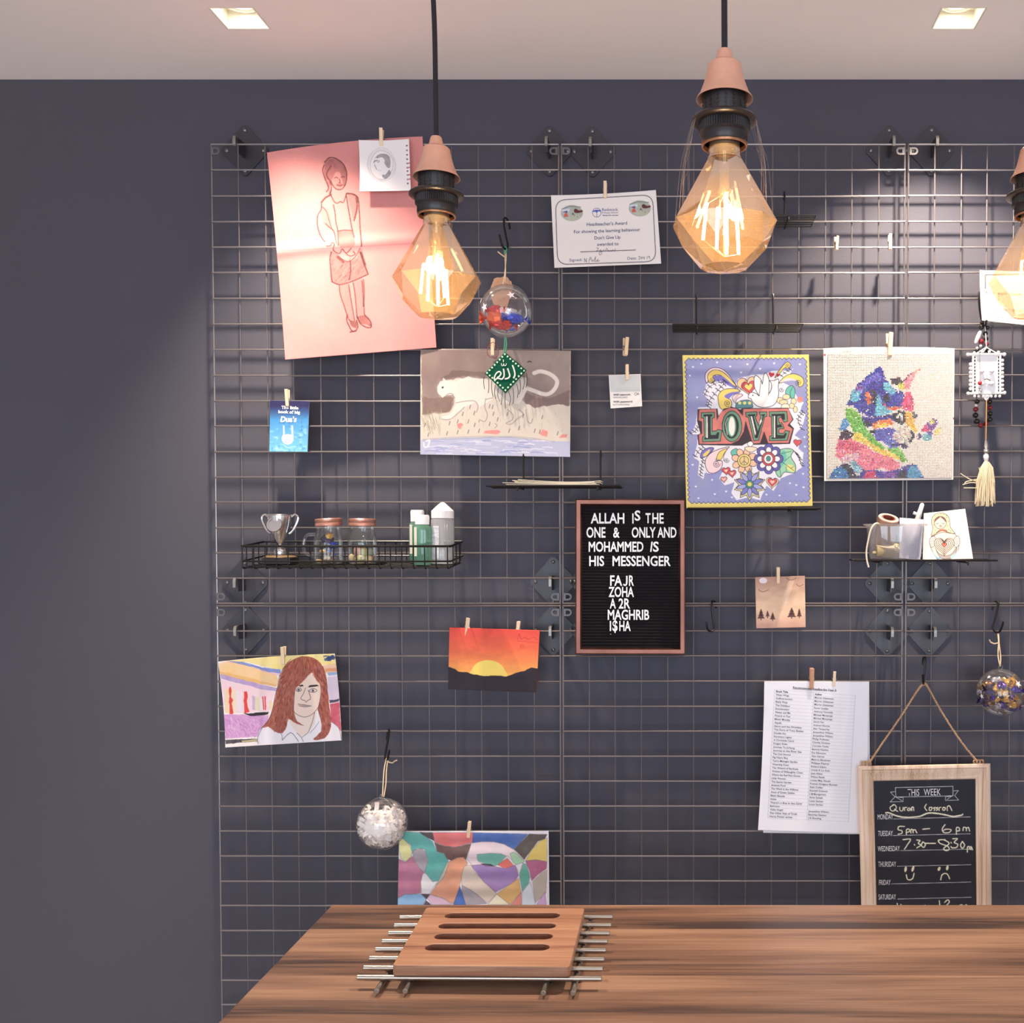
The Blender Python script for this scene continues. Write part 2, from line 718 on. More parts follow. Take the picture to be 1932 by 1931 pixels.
    def hatch(self, pts, cols, n, length, ang, w=1.0, alpha=0.7, spread=0.3, seed=3):
        r = random.Random(seed)
        p = np.array(pts)
        xa, ya, xb, yb = p[:, 0].min(), p[:, 1].min(), p[:, 0].max(), p[:, 1].max()

        def inside(x, y):
            ins = False
            for i in range(len(p)):
                (x1, y1), (x2, y2) = p[i], p[(i + 1) % len(p)]
                if (y1 > y) != (y2 > y) and x < (x2 - x1) * (y - y1) / (y2 - y1) + x1:
                    ins = not ins
            return ins
        done = 0
        tries = 0
        while done < n and tries < n * 8:
            tries += 1
            x, y = r.uniform(xa, xb), r.uniform(ya, yb)
            if not inside(x, y):
                continue
            a = (ang(x, y) if callable(ang) else ang) + r.uniform(-spread, spread)
            L = length * r.uniform(0.5, 1.2)
            x2, y2 = x + L * math.cos(a), y + L * math.sin(a)
            if not inside(x2, y2):
                x2, y2 = x + L * 0.3 * math.cos(a), y + L * 0.3 * math.sin(a)
            self.line([(x, y), ((x + x2) / 2 + r.uniform(-.6, .6), (y + y2) / 2 + r.uniform(-.6, .6)), (x2, y2)], w * r.uniform(.7, 1.3), r.choice(cols), alpha * r.uniform(.6, 1))
            done += 1

    def wash(self, amt=6, scale=25, seed=4):
        n = (vnoise(self.X, self.Y, scale, seed, 4) - 0.5) * 2 * amt
        self.a = np.clip(self.a + n[..., None], 0, 255)

    def text(self, s, x, y, h, col=(30, 30, 40), **kw):
        v, f = txt(s, x, y, h, **kw)
        self.overlays.append((v, f, col))

    def sample(self, px, py):
        x = np.clip((px - self.x0) * self.s, 0, self.w - 1.001)
        y = np.clip((py - self.y0) * self.s, 0, self.h - 1.001)
        i, j = x.astype(int), y.astype(int)
        fx, fy = (x - i)[..., None], (y - j)[..., None]
        a = self.a
        return (a[j, i] * (1 - fx) + a[j, i + 1] * fx) * (1 - fy) + (a[j + 1, i] * (1 - fx) + a[j + 1, i + 1] * fx) * fy


def lin_np(c):
    c = np.clip(c, 0, 255) / 255.0
    return np.where(c <= 0.04045, c / 12.92, ((c + 0.055) / 1.055) ** 2.4)


def sheet(name, corners, canvas, Y0, mt, res=1.0, curl=None, bulge=(0, 0, 0, 0), thick=0.0004, parent=None, side=(225, 222, 222), hole=None):
    """a printed or painted sheet: corners TL TR BR BL as the photo shows them, a front with its colours stored
    on the mesh, a plain back and edges. curl(u, v) lifts it off the grid; bulge bows the top/right/bottom/left edge in pixels."""
    TL, TR, BR, BL = [np.array(c, dtype=float) for c in corners]
    nu = max(2, int(max(np.linalg.norm(TR - TL), np.linalg.norm(BR - BL)) * res))
    nv = max(2, int(max(np.linalg.norm(BL - TL), np.linalg.norm(BR - TR)) * res))
    u, v = np.meshgrid(np.linspace(0, 1, nu + 1), np.linspace(0, 1, nv + 1))
    U, V = u[..., None], v[..., None]
    p = (TL * (1 - U) + TR * U) * (1 - V) + (BL * (1 - U) + BR * U) * V
    px, py = p[..., 0].copy(), p[..., 1].copy()
    bt, br, bb, bl = bulge
    py += bt * 4 * u * (1 - u) * (1 - v) + bb * 4 * u * (1 - u) * v
    px += br * 4 * v * (1 - v) * u + bl * 4 * v * (1 - v) * (1 - u)
    lift = curl(u, v) if curl else np.zeros_like(u)
    cols = lin_np(canvas.sample(px, py))
    X, Yw, Z = P(px, py, Y0 - thick - lift)
    Yw = Y0 - thick - lift
    front = np.stack([X, Yw, Z], -1).reshape(-1, 3)
    n1, n2 = nu + 1, nv + 1
    idx = np.arange(n1 * n2).reshape(n2, n1)
    quads = np.stack([idx[:-1, :-1], idx[1:, :-1], idx[1:, 1:], idx[:-1, 1:]], -1).reshape(-1, 4)
    verts = [front]
    colr = [cols.reshape(-1, 3)]
    # back and edges, coarser
    ring = np.concatenate([idx[0, :], idx[1:, -1], idx[-1, -2::-1], idx[-2:0:-1, 0]])
    back = front[ring] + np.array([0, thick, 0])
    verts.append(back)
    colr.append(np.tile(lin_np(np.array(side, dtype=float)), (len(ring), 1)))
    nb = len(front)
    k = len(ring)
    ii = np.arange(k)
    edge = np.stack([ring, ring[(ii + 1) % k], nb + (ii + 1) % k, nb + ii], -1)
    polys = [quads, edge]
    flat = np.concatenate([q.reshape(-1) for q in polys])
    sizes = [4] * (len(quads) + len(edge))
    # the back itself, a coarser copy of the same curved surface
    rows = sorted(set(list(range(0, n2, 6)) + [n2 - 1]))
    colsi = sorted(set(list(range(0, n1, 6)) + [n1 - 1]))
    sub = idx[np.ix_(rows, colsi)]
    backg = front[sub.reshape(-1)] + np.array([0, thick + 0.0003, 0])
    verts.append(backg)
    colr.append(np.tile(lin_np(np.array(side, dtype=float)), (len(backg), 1)))
    gi = (nb + k + np.arange(len(backg))).reshape(len(rows), len(colsi))
    bq = [tuple(int(z) for z in q) for q in np.stack([gi[:-1, :-1], gi[:-1, 1:], gi[1:, 1:], gi[1:, :-1]], -1).reshape(-1, 4)]
    extra_v, extra_f, extra_c = [], [], []
    base = nb + k + len(backg)
    for (tv, tf, tc) in canvas.overlays:
        # place lettering just in front of the sheet, following its curl
        d = TR - TL
        e = BL - TL
        M = np.array([[d[0], e[0]], [d[1], e[1]]])
        uv = np.linalg.solve(M, (tv - TL).T).T
        lf = curl(np.clip(uv[:, 0], 0, 1), np.clip(uv[:, 1], 0, 1)) if curl else np.zeros(len(tv))
        yy = Y0 - thick - lf - 0.0004
        xx, _, zz = P(tv[:, 0], tv[:, 1], yy)
        extra_v.append(np.stack([xx, yy, zz], -1))
        extra_c.append(np.tile(lin_np(np.array(tc, dtype=float)), (len(tv), 1)))
        extra_f += [tuple(i + base for i in f) for f in tf]
        base += len(tv)
    allv = np.concatenate(verts + extra_v)
    allc = np.concatenate(colr + extra_c)
    loops = flat.tolist()
    for f in bq + extra_f:
        loops += list(f)
        sizes.append(len(f))
    me = bpy.data.meshes.new(name)
    if parent:
        o3 = np.array(org_of(parent))
    else:
        lo, hi = allv.min(0), allv.max(0)
        o3 = np.array([(lo[0] + hi[0]) / 2, (lo[1] + hi[1]) / 2, lo[2]])
    me.vertices.add(len(allv))
    me.vertices.foreach_set('co', (allv - o3).reshape(-1))
    me.loops.add(len(loops))
    me.loops.foreach_set('vertex_index', loops)
    me.polygons.add(len(sizes))
    st = np.concatenate([[0], np.cumsum(sizes)[:-1]])
    me.polygons.foreach_set('loop_start', st)
    me.update(calc_edges=True)
    me.validate()
    at = me.color_attributes.new('Col', 'FLOAT_COLOR', 'POINT')
    rgba = np.ones((len(allv), 4))
    rgba[:, :3] = allc
    at.data.foreach_set('color', rgba.reshape(-1))
    me.materials.append(mt)
    ob = bpy.data.objects.new(name, me)
    COL.objects.link(ob)
    if parent:
        ob.parent = parent
    else:
        ob.location = o3
    ORG[ob.name] = Vector(o3)
    return ob

# ================================================================ the room
M_wall = mat('wall_paint', (60, 60, 76), 0.55, noise=(3.0, 0.05, (1, 1, 1)), bump=(220, 0.10), spec=0.25)
# chalky matt paint: brightens under raking light
wb = M_wall.node_tree.nodes['Principled BSDF']
wb.inputs['Sheen Weight'].default_value = 1.0
wb.inputs['Sheen Roughness'].default_value = 0.5
wb.inputs['Sheen Tint'].default_value = (1, 0.93, 0.88, 1)
M_ceil = mat('ceiling_paint', (240, 234, 236), 0.8)
M_white = mat('white_paint', (225, 222, 220), 0.6)
M_floor = wood('floor_boards', (176, 160, 142), (198, 184, 166), (212, 200, 184), 0.6, (0.14, 0.0), 0.4)


def wall_panel(name, a, b, m):
    return struct(MB().box(a, b).build(name, m, smooth=False))


wall_panel('floor', (ROOM_X0, ROOM_Y0, -0.05), (ROOM_X1, WALL_Y, 0), M_floor)
wall_panel('wall_back', (ROOM_X0 - 0.1, WALL_Y, -0.05), (ROOM_X1 + 0.1, WALL_Y + 0.1, CEIL_Z + 0.15), M_wall)
wall_panel('wall_left', (ROOM_X0 - 0.1, ROOM_Y0, -0.05), (ROOM_X0, WALL_Y, CEIL_Z + 0.15), M_white)
wall_panel('wall_right', (ROOM_X1, ROOM_Y0, -0.05), (ROOM_X1 + 0.1, WALL_Y, CEIL_Z + 0.15), M_white)
# the wall behind the camera, with two window openings
b = MB()
zs = (-0.05, 0.12, 2.1, CEIL_Z + 0.15)
wins = [(-1.8, -0.3), (0.1, 2.0)]
xs = [ROOM_X0 - 0.1, -1.8, -0.3, 0.1, 2.0, ROOM_X1 + 0.1]
for i in range(5):
    for k in range(3):
        if k == 1 and i in (1, 3):
            continue
        b.box((xs[i], ROOM_Y0 - 0.1, zs[k]), (xs[i + 1], ROOM_Y0, zs[k + 1]))
struct(b.build('wall_front', M_white, smooth=False))
for i, (xa, xb) in enumerate(wins):
    b = MB()
    t = 0.05
    for q in ((xa, xa + t), (xb - t, xb), ((xa + xb) / 2 - t / 2, (xa + xb) / 2 + t / 2)):
        b.box((q[0], ROOM_Y0 - 0.07, 0.12), (q[1], ROOM_Y0 - 0.02, 2.1))
    for z in (0.12, 2.1 - t):
        b.box((xa, ROOM_Y0 - 0.07, z), (xb, ROOM_Y0 - 0.02, z + t))
    w = struct(b.build('window_%d' % (i + 1), M_white, smooth=False))
    p = MB().box((xa + t, ROOM_Y0 - 0.05, 0.12 + t), (xb - t, ROOM_Y0 - 0.045, 2.1 - t))
    p.build('pane', thin_glass('window_glass', (0.96, 0.98, 0.98)), w, smooth=False)

# ceiling with square openings for the two recessed lights
LIGHTS = []
for (xa, xb, y) in ((429, 512, 55.8), (1757, 1840, 53.8)):
    A, B = PZ(xa, y, CEIL_Z), PZ(xb, y, CEIL_Z)
    LIGHTS.append((A.x, B.x, A.y - (B.x - A.x) * 0.92, A.y))
cx = sorted([ROOM_X0 - 0.1, ROOM_X1 + 0.1] + [q for l in LIGHTS for q in l[:2]])
cy = sorted([ROOM_Y0 - 0.1, WALL_Y, min(l[2] for l in LIGHTS), max(l[3] for l in LIGHTS)])
LIGHTS = [(l[0], l[1], cy[1], cy[2]) for l in LIGHTS]
b = MB()
for i in range(len(cx) - 1):
    for j in range(3):
        if j == 1 and i in (1, 3):
            continue
        b.box((cx[i], cy[j], CEIL_Z), (cx[i + 1], cy[j + 1], CEIL_Z + 0.012))
struct(b.build('ceiling', M_ceil, smooth=False))

M_lightbox = mat('recess_white', (250, 246, 232), 0.55)
M_lens = emitter('lamp_lens', (1.0, 0.93, 0.80), 16.0)
for i, (xa, xb, ya, yb) in enumerate(LIGHTS):
    xm, ym = (xa + xb) / 2, (ya + yb) / 2
    t = thing('recessed_ceiling_light', ['square recessed ceiling light above the pink drawing, near the left end of the ceiling',
                                         'square recessed ceiling light at the right end, above the cat picture'][i], 'ceiling light', (xm, ym, CEIL_Z), 'square recessed ceiling lights')
    g, dp = 0.0008, 0.030
    h = MB()
    zt = CEIL_Z + dp
    h.box((xa + g, ya + g, CEIL_Z), (xa + 0.003, yb - g, zt)).box((xb - 0.003, ya + g, CEIL_Z), (xb - g, yb - g, zt))
    h.box((xa + 0.003, yb - 0.003, CEIL_Z), (xb - 0.003, yb - g, zt)).box((xa + 0.003, ya + g, CEIL_Z), (xb - 0.003, ya + 0.003, zt))
    h.box((xa + g, ya + g, zt), (xb - g, yb - g, zt + 0.004))
    h.build('housing', M_lightbox, t, smooth=False)
    r = MB().lathe([(0.0275, 0), (0.0315, 0.0), (0.0315, -0.004), (0.0285, -0.006), (0.0275, -0.004)], 32, (xm, ym, zt))
    r.build('trim_ring', M_lightbox, t)
    d = MB().lathe([(0.0, -0.005), (0.020, -0.0045), (0.027, -0.0025), (0.027, -0.0005)], 32, (xm, ym, zt))
    d.build('lamp_lens', M_lens, t)
    o = lamp('downward_spot', 'SPOT', (xm, ym, zt - 0.008), (0, math.radians([-9, 0][i]), 0), SPOT_W[i], (1.0, 0.83, 0.64), spot_size=math.radians([88, 102][i]), spot_blend=[0.85, 0.6][i], shadow_soft_size=0.014)

# ================================================================ wire grid
M_wire = mat('grid_wire', (138, 132, 134), 0.30, 0.8)
M_wire2 = mat('upright_wire', (108, 102, 106), 0.45, 0.6)
M_tab = mat('tab_steel', (98, 95, 100), 0.5, 0.4)
WR = 0.0017
ZT = [P(966, 272.5)[2], P(966, 1139)[2]]
ZL = [P(966, 1143.5)[2]]
DZ = (ZT[0] - ZT[1]) / 18
XC = []
for xa, xb in ((403, 1055), (1060.5, 1705.5), (1712.5, 2357)):
    XC.append((P(xa, 705)[0], P(xb, 705)[0]))
PANEL_LABELS = [['left upper panel of the wire wall grid, behind the pink drawing and wire basket',
                 'middle upper panel of the black wire wall grid behind the certificate and letter board',
                 'right upper panel of the wire wall grid behind the bead string and the notice'],
                ['left lower panel of the wire wall grid behind the red haired portrait and patchwork painting',
                 'middle lower panel of the wire wall grid behind the printed book list',
                 'right lower panel of the wire wall grid behind the framed chalkboard']]
for row in range(2):
    z1 = ZT[0] if row == 0 else ZL[0]
    for k, (xa, xb) in enumerate(XC):
        z0 = z1 - DZ * 18
        fr = MB()
        for z in (z0, z1):
            fr.tube([(xa, 0, z), (xb, 0, z)], WR * 1.05, 8)
        for x in (xa, xb):
            fr.tube([(x, 0.0032, z0 - WR), (x, 0.0032, z1 + WR)], WR * 1.05, 8)
        t = thing('wire_grid_panel', PANEL_LABELS[row][k], 'wire grid', ((xa + xb) / 2, 0, z0), 'wire grid panels on the wall')
        fr.build('border_wire', M_wire, t)
        w = MB()
        for i in range(1, 18):
            z = z0 + DZ * i + random.uniform(-.0006, .0006)
            w.tube([(xa, 0, z), ((xa + xb) / 2, random.uniform(-.0006, .0006), z + random.uniform(-.0005, .0005)), (xb, 0, z)], WR, 8)
        w.build('cross_wires', M_wire, t)
        w = MB()
        for i in range(1, 13):
            x = xa + (xb - xa) * i / 13 + random.uniform(-.0008, .0008)
            w.tube([(x, 0.0032, z0), (x + random.uniform(-.0006, .0006), 0.0032, (z0 + z1) / 2), (x, 0.0032, z1)], WR * .82, 8)
        w.build('upright_wires', M_wire2, t)
        for x, sx in ((xa, 1), (xb, -1)):
            for z, sz in ((z1, -1), (z0, 1)):
                zz = z + sz * 0.0125
                b = MB()
                n = 14
                out, inn = [], []
                for j in range(n + 1):
                    a = -PI / 2 + PI * j / n
                    out.append((x + sx * (0.010 + 0.007 * math.cos(a)), zz + 0.007 * math.sin(a)))
                    inn.append((x + sx * (0.010 + 0.0036 * math.cos(a)), zz + 0.0036 * math.sin(a)))
                out = [(x + sx * 0.001, zz - 0.007)] + out + [(x + sx * 0.001, zz + 0.007)]
                inn = [(x + sx * 0.0055, zz - 0.0036)] + inn + [(x + sx * 0.0055, zz + 0.0036)]
                vs, fs = [], []
                for yy in (-0.0009, 0.0009):
                    vs += [(p[0], yy, p[1]) for p in out] + [(p[0], yy, p[1]) for p in inn]
                m_ = len(out)
                for j in range(m_):
                    q = (j + 1) % m_
                    for o_ in (0, 2 * m_):
                        fs.append((o_ + j, o_ + q, o_ + m_ + q, o_ + m_ + j))
                    fs.append((j, q, 2 * m_ + q, 2 * m_ + j))
                    fs.append((m_ + j, m_ + q, 3 * m_ + q, 3 * m_ + j))
                b.add(vs, fs)
                b.build('corner_tab', M_tab, t)

# ================================================================ brackets that carry the grid
M_brk = mat('bracket_paint', (60, 58, 66), 0.42, 0.25, spec=0.5)
M_hook = mat('bracket_hook_steel', (140, 137, 133), 0.4, 0.6)
M_screw = mat('screw_head', (120, 118, 122), 0.3, 0.9)


def make_bracket(label):
    """origin at the plate's centre on the wall"""
    t = thing('wall_bracket', label, 'bracket', (0, WALL_Y, 0), 'diamond brackets holding the wire grid')
    hw, hh, c = 0.0435, 0.0475, 0.004
    pl = [(-hw, -c), (-hw, c), (-c, hh), (c, hh), (hw, c), (hw, -c), (c, -hh), (-c, -hh)]
    MB().prism([(x, WALL_Y - 0.003, z) for x, z in pl], (0, 0.003, 0)).build('plate', M_brk, t, smooth=False)
    a = MB()
    a.box((-0.0016, 0.0075, -0.015), (0.0016, WALL_Y - 0.0025, 0.012))
    a.build('arm', M_brk, t, smooth=False)
    h = MB()
    prof = [(0.010, 0.011), (0.003, 0.0118), (-0.0035, 0.0105), (-0.0058, 0.006), (-0.0062, 0.0), (-0.0058, -0.007)]
    for q in range(len(prof) - 1):
        (ya, za), (yb, zb) = prof[q], prof[q + 1]
        h.prism([(-0.0026, ya, za), (-0.0026, yb, zb), (-0.0026, yb + 0.0028, zb - 0.0012), (-0.0026, ya + 0.0028, za - 0.0012)], (0.0052, 0, 0))
    h.build('hook', M_hook, t, smooth=False)
    M = Matrix.Rotation(PI / 2, 4, 'X')
    for x, z in ((0, 0.0385), (0, -0.0385), (0.0345, 0), (-0.0345, 0)):
        s = MB().lathe([(0.0, 0.0022), (0.002, 0.0020), (0.0036, 0.0008), (0.0038, 0)], 12, (x, WALL_Y - 0.003, z), M=M)
        s.build('screw', M_screw, t)
    return t


BR = [(463, 285, 'diamond wall bracket at the top left corner of the wire grid, beside the pink drawing'),
      (1037, 286, 'upper diamond bracket just left of the seam above the round bauble with foil sweets'),
      (1118, 287, 'upper diamond bracket right of the seam, directly above the school certificate'),
      (1677, 285, 'upper diamond bracket left of the seam above the cat picture'),
      (1757, 285, 'upper diamond bracket right of the seam above the cat picture'),
      (463, 1100, 'diamond bracket under the left end of the black wire basket'),
      (464, 1189, 'lower left diamond bracket directly above the portrait of the red haired woman'),
      (1044, 1098, 'upper diamond bracket beside the left edge of the letter board, above the grid seam'),
      (1044, 1189, 'lower diamond bracket at the right edge of the sunset painting'),
      (1119, 1098, 'upper diamond bracket mostly hidden behind the letter board'),
      (1119, 1189, 'lower diamond bracket mostly hidden behind the letter board'),
      (1674, 1101, 'diamond bracket under the clear plastic tub on the right shelf'),
      (1754, 1101, 'diamond bracket under the nesting doll card on the right shelf'),
      (1674, 1191, 'lower diamond bracket left of the seam, below the right shelf'),
      (1753, 1191, 'lower diamond bracket right of the seam, above the chalkboard hook')]
br0 = None
for i, (x, y, lab) in enumerate(BR):
    loc = P(x, y, WALL_Y)
    zrow = None
    if br0 is None:
        br0 = make_bracket(lab)
        br0.location = loc
        ORG[br0.name] = Vector(loc)
    else:
        dup(br0, loc, (0, 0, 0), lab)

# ================================================================ pendant lamps over the table
M_cable = mat('cable_fabric', (34, 28, 34), 0.85, bump=(900, 0.4))
M_cap = mat('cap_copper_pink', (214, 158, 134), 0.40, 0.12, noise=(60, 0.06, (1, 1, 1)), spec=0.5)
M_sock = mat('socket_bakelite', (30, 25, 28), 0.38)
M_ring = mat('socket_ring', (42, 34, 32), 0.3)
M_brass = mat('lip_brass', (150, 105, 78), 0.3, 0.6)
M_bulb = thin_glass('amber_bulb_glass', (1.0, 0.90, 0.74), 0.20, (252, 206, 150), 0.10, 0.03)
M_stem = thin_glass('stem_glass', (1.0, 0.95, 0.85), 0.3, (255, 235, 200), 0.10)
M_fil = emitter('led_filament', (1.0, 0.80, 0.46), 60.0)
M_fwire = mat('support_wire', (190, 180, 160), 0.3, 0.9)


def make_pendant(label):
    """origin at the top of the cap"""
    t = thing('pendant_lamp', label, 'lamp', (0, 0, 0), 'filament bulb pendants over the table')
    top = CEIL_Z - (CAMZ + 0.511)
    pts = [(0.0, 0, 0.0), (-0.0004, 0, 0.06), (-0.001, 0, 0.13), (-0.003, 0, 0.2), (-0.002, 0, 0.28), (0, 0, top)]
    MB().tube(catmull(pts, 5), 0.0032, 10).build('cable', M_cable, t)
    MB().lathe([(0.0, top - 0.022), (0.008, top - 0.022), (0.045, top - 0.018), (0.05, top - 0.012), (0.05, top)], 40).build('ceiling_rose', M_cap, t)
    cp = [(0.0045, 0.0), (0.0062, 0.0), (0.0072, -0.0015), (0.0085, -0.0075), (0.0104, -0.0125), (0.0152, -0.0137), (0.0172, -0.0155), (0.0190, -0.024), (0.0215, -0.034),
          (0.0258, -0.0455), (0.0293, -0.0502), (0.0298, -0.0515), (0.0290, -0.0515), (0.0252, -0.047), (0.0205, -0.034), (0.0178, -0.022), (0.015, -0.0155), (0.0045, -0.012)]
    MB().lathe(cp, 48, close=True).build('lamp_cap', M_cap, t)
    s = MB().lathe([(0.010, -0.022), (0.0185, -0.033), (0.0205, -0.036), (0.0224, -0.038), (0.0224, -0.0685), (0.0215, -0.0715)], 48)
    for k in range(16):                                   # moulded slots round the barrel
        a = 2 * PI * k / 16
        M = Matrix.Rotation(a, 4, 'Z')
        for q in range(4):
            s.box((0.0218, -0.0012, -0.0675 + q * 0.0042), (0.0230, 0.0012, -0.065 + q * 0.0042), M=M)
    so = s.build('socket', M_sock, t)
    MB().lathe([(0.0215, -0.0700), (0.0330, -0.0712), (0.0345, -0.0730), (0.0345, -0.0748), (0.0325, -0.0760), (0.0262, -0.0765), (0.0215, -0.0760)], 48).build('shade_ring', M_ring, t)
    kn = MB()
    n = 60
    pr = []
    for k in range(n * 2):
        pr.append(0.0268 if k % 2 else 0.0258)
    vs, fs = [], []
    for z in (-0.0762, -0.0860):
        for k in range(n * 2):
            a = 2 * PI * k / (n * 2)
            vs.append((pr[k] * math.cos(a), pr[k] * math.sin(a), z))
    for k in range(n * 2):
        fs.append((k, (k + 1) % (2 * n), 2 * n + (k + 1) % (2 * n), 2 * n + k))
    kn.add(vs, fs)
    kn.lathe([(0.0268, -0.0860), (0.0255, -0.0875), (0.0245, -0.0885), (0.0246, -0.0955), (0.0235, -0.0975), (0.0228, -0.0975), (0.0228, -0.080)], 48, close=True)
    kn.build('locking_collar', M_sock, t)
    MB().lathe([(0.0228, -0.0970), (0.0242, -0.0985), (0.0236, -0.1002), (0.0222, -0.1002), (0.0215, -0.096)], 48, close=True).build('socket_lip', M_brass, t)
    MB().lathe([(0.0, -0.080), (0.0158, -0.084), (0.0160, -0.102), (0.0152, -0.103)], 32).build('bulb_base', M_fwire, t)
    # faceted bulb: smooth neck, long upper facets, kites below the waist
    bl = MB()
    bl.lathe([(0.0150, -0.0995), (0.0168, -0.102), (0.0172, -0.111), (0.0182, -0.1135)], 40, close=True)
    n = 10
    bl.lathe([(0.0182, -0.1135), (0.0552, -0.1795)], n, close=True)
    bl.lathe([(0.0552, -0.1795), (0.0445, -0.2045), (0.0250, -0.2255), (0.0, -0.2295)], n, twist=[0, 0.5, 0, 0], close=True)
    bulb = bl.build('bulb', M_bulb, t, smooth=True, angle=8)
    st = MB().lathe([(0.0105, -0.102), (0.0060, -0.110), (0.0050, -0.140), (0.0072, -0.147), (0.0045, -0.152), (0.0, -0.153)], 16)
    st.tube([(0, 0, -0.150), (0, 0, -0.214)], 0.0012, 8)
    st.build('glass_stem', M_stem, bulb)
    rods = [(-0.0105, -0.006, -0.166, -0.2085, -0.012), (0.0105, -0.007, -0.168, -0.2120, 0.013), (0.001, -0.003, -0.148, -0.2120, 0.001), (-0.0155, 0.009, -0.158, -0.196, -0.020), (0.0065, 0.012, -0.150, -0.198, 0.010)]
    for (x, y, za, zb, x2) in rods:
        MB().tube([(x, y, za), (x * .75 + x2 * .25, y, za - .003), (x2, y * 1.1, zb)], 0.0017, 8).build('filament', M_fil, bulb)
    wr = MB()
    for (x, y, za, zb, x2) in rods:
        wr.tube([(0, 0, -0.148), (x, y, za)], 0.0004, 5)
        wr.tube([(0, 0, -0.214), (x2, y * 1.1, zb)], 0.0004, 5)
    wr.build('support_wires', M_fwire, bulb)
    return t


PEND = [(828, 1.31, 'bare diamond filament bulb pendant hanging before the pink drawing', (0.0, math.radians(-2.5), 0.3)),
        (1366, 1.08, 'nearest and largest bare bulb pendant, hanging above the letter board', (0, math.radians(0), 0.42)),
        (1945, 1.31, 'bare bulb pendant cut off by the right edge of the photo', (0, math.radians(2), 0.9))]
pd0 = make_pendant(PEND[0][2])
for i, (px, d, lab, rot) in enumerate(PEND):
    loc = Vector(((px - CX) / F * d, CAMY + d, CAMZ + 0.511))
    if i == 0:
        pd0.location = loc
        pd0.rotation_euler = (0, 0, rot[2])
        t = pd0
    else:
        t = dup(pd0, loc, (0, 0, rot[2]), lab)
    if i == 1:
        near_lamp = t
    lamp('bulb_glow', 'POINT', loc + Vector((0, 0, -0.185)), (0, 0, 0), BULB_W, (1.0, 0.68, 0.42), shadow_soft_size=0.012)

# dusty cobweb between the ring and the nearest bulb
loc = Vector((0, 0, 0))
ORG[near_lamp.name] = Vector((0, 0, 0))
cw = MB()
rw = random.Random(6)
for s_ in (-1, 1):
    for k in range(9):
        a = (0 if s_ > 0 else PI) + rw.uniform(-.5, .5)
        p0 = Vector((0.0335 * math.cos(a), 0.0335 * math.sin(a), -0.0748))
        a2 = a + rw.uniform(-.12, .12)
        zz_ = rw.uniform(-0.15, -0.178)
        r2 = 0.0182 + (0.0552 - 0.0182) * (zz_ + 0.1135) / (0.1795 * -1 + 0.1135) * .97
        p3 = Vector((r2 * math.cos(a2), r2 * math.sin(a2), zz_))
        m_ = p0.lerp(p3, .5) + Vector((0.004 * math.cos(a), 0.004 * math.sin(a), rw.uniform(-.006, .004)))
        cw.tube([loc + Vector(q) for q in catmull([p0, p0.lerp(m_, .5) + Vector((rw.uniform(-.0015, .0015), rw.uniform(-.0015, .0015), 0)), m_, p3], 4)], 0.00008, 4)
        if k % 2:
            q0 = p0.lerp(p3, rw.uniform(.2, .7))
            cw.tube([loc + q0, loc + q0 + Vector((rw.uniform(-.006, .006), rw.uniform(-.006, .006), rw.uniform(-.012, .004)))], 0.00008, 4)
o = cw.build('cobweb', mat('cobweb_dust', (150, 134, 124), 0.9), near_lamp)
o.rotation_euler = (0, 0, -near_lamp.rotation_euler.z)
o['kind'] = 'stuff'
o['label'] = 'fine dusty cobweb threads'

# ================================================================ pictures and papers pinned to the grid
M_paper = painted('painted_paper', 0.65, 0.06)
M_photo = painted('glossy_print', 0.32, 0.0)
M_canvas = painted('painted_canvas', 0.6, 0.15)
YP = -0.0022
INK = (38, 34, 44)

# ---- charcoal girl on pink paper
c = Canvas(490, 245, 835, 690, 1.2, (202, 131, 130))
c.wash(7, 60, 3)
c.a *= np.array([1, 1, 1]) * (1 + 0.03 * (vnoise(c.X, c.Y, 3, 9, 2) - .5))[..., None]
c.line([(515, 474), (640, 468), (812, 458)], 2.2, (178, 108, 116), 0.6)
c.line([(515, 476), (640, 470), (812, 460)], 1.2, (208, 144, 148), 0.6)
g = zm(560, 280, 5.3625)
CH = (74, 30, 32)


def gl(pts, w=1.5, a=0.85, sm=5, col=CH, sd=5):
    c.line(g(pts), w * 1.25, col, a, smooth=sm, seed=sd)
    c.line(g(pts), w * .6, col, a * .6, smooth=sm)


def gp(pts, a=0.5, col=(120, 64, 60), sm=4, tex=(0.5, 8)):
    c.poly(g(pts), col, a, warp=1.0, tex=tex, smooth=sm)


gp([(290, 130), (350, 105), (430, 120), (480, 170), (505, 240), (500, 330), (480, 390), (460, 330), (440, 250), (400, 240), (370, 290), (340, 360), (330, 440), (310, 380), (280, 300), (275, 200)], 0.62, (96, 48, 52))
gp([(380, 250), (440, 210), (495, 250), (495, 340), (470, 400), (420, 415), (375, 390), (355, 330)], 0.28, (150, 90, 84))
for pts in ([(280, 140), (330, 95), (400, 105), (470, 160), (505, 240)], [(345, 180), (300, 260), (330, 320)], [(505, 250), (500, 340), (465, 405), (415, 418), (370, 385), (345, 330)],
            [(275, 170), (262, 230), (285, 310), (320, 390), (300, 440)], [(335, 330), (350, 400), (330, 460)]):
    gl(pts, 1.6)
for pts in ([(380, 300), (400, 292), (415, 302)], [(445, 295), (465, 285), (485, 292)], [(430, 310), (438, 340), (425, 348), (445, 352)], [(405, 372), (435, 382), (465, 368)]):
    gl(pts, 1.2, 0.8)
gp([(400, 365), (440, 360), (470, 365), (440, 388)], 0.6, (104, 50, 50))
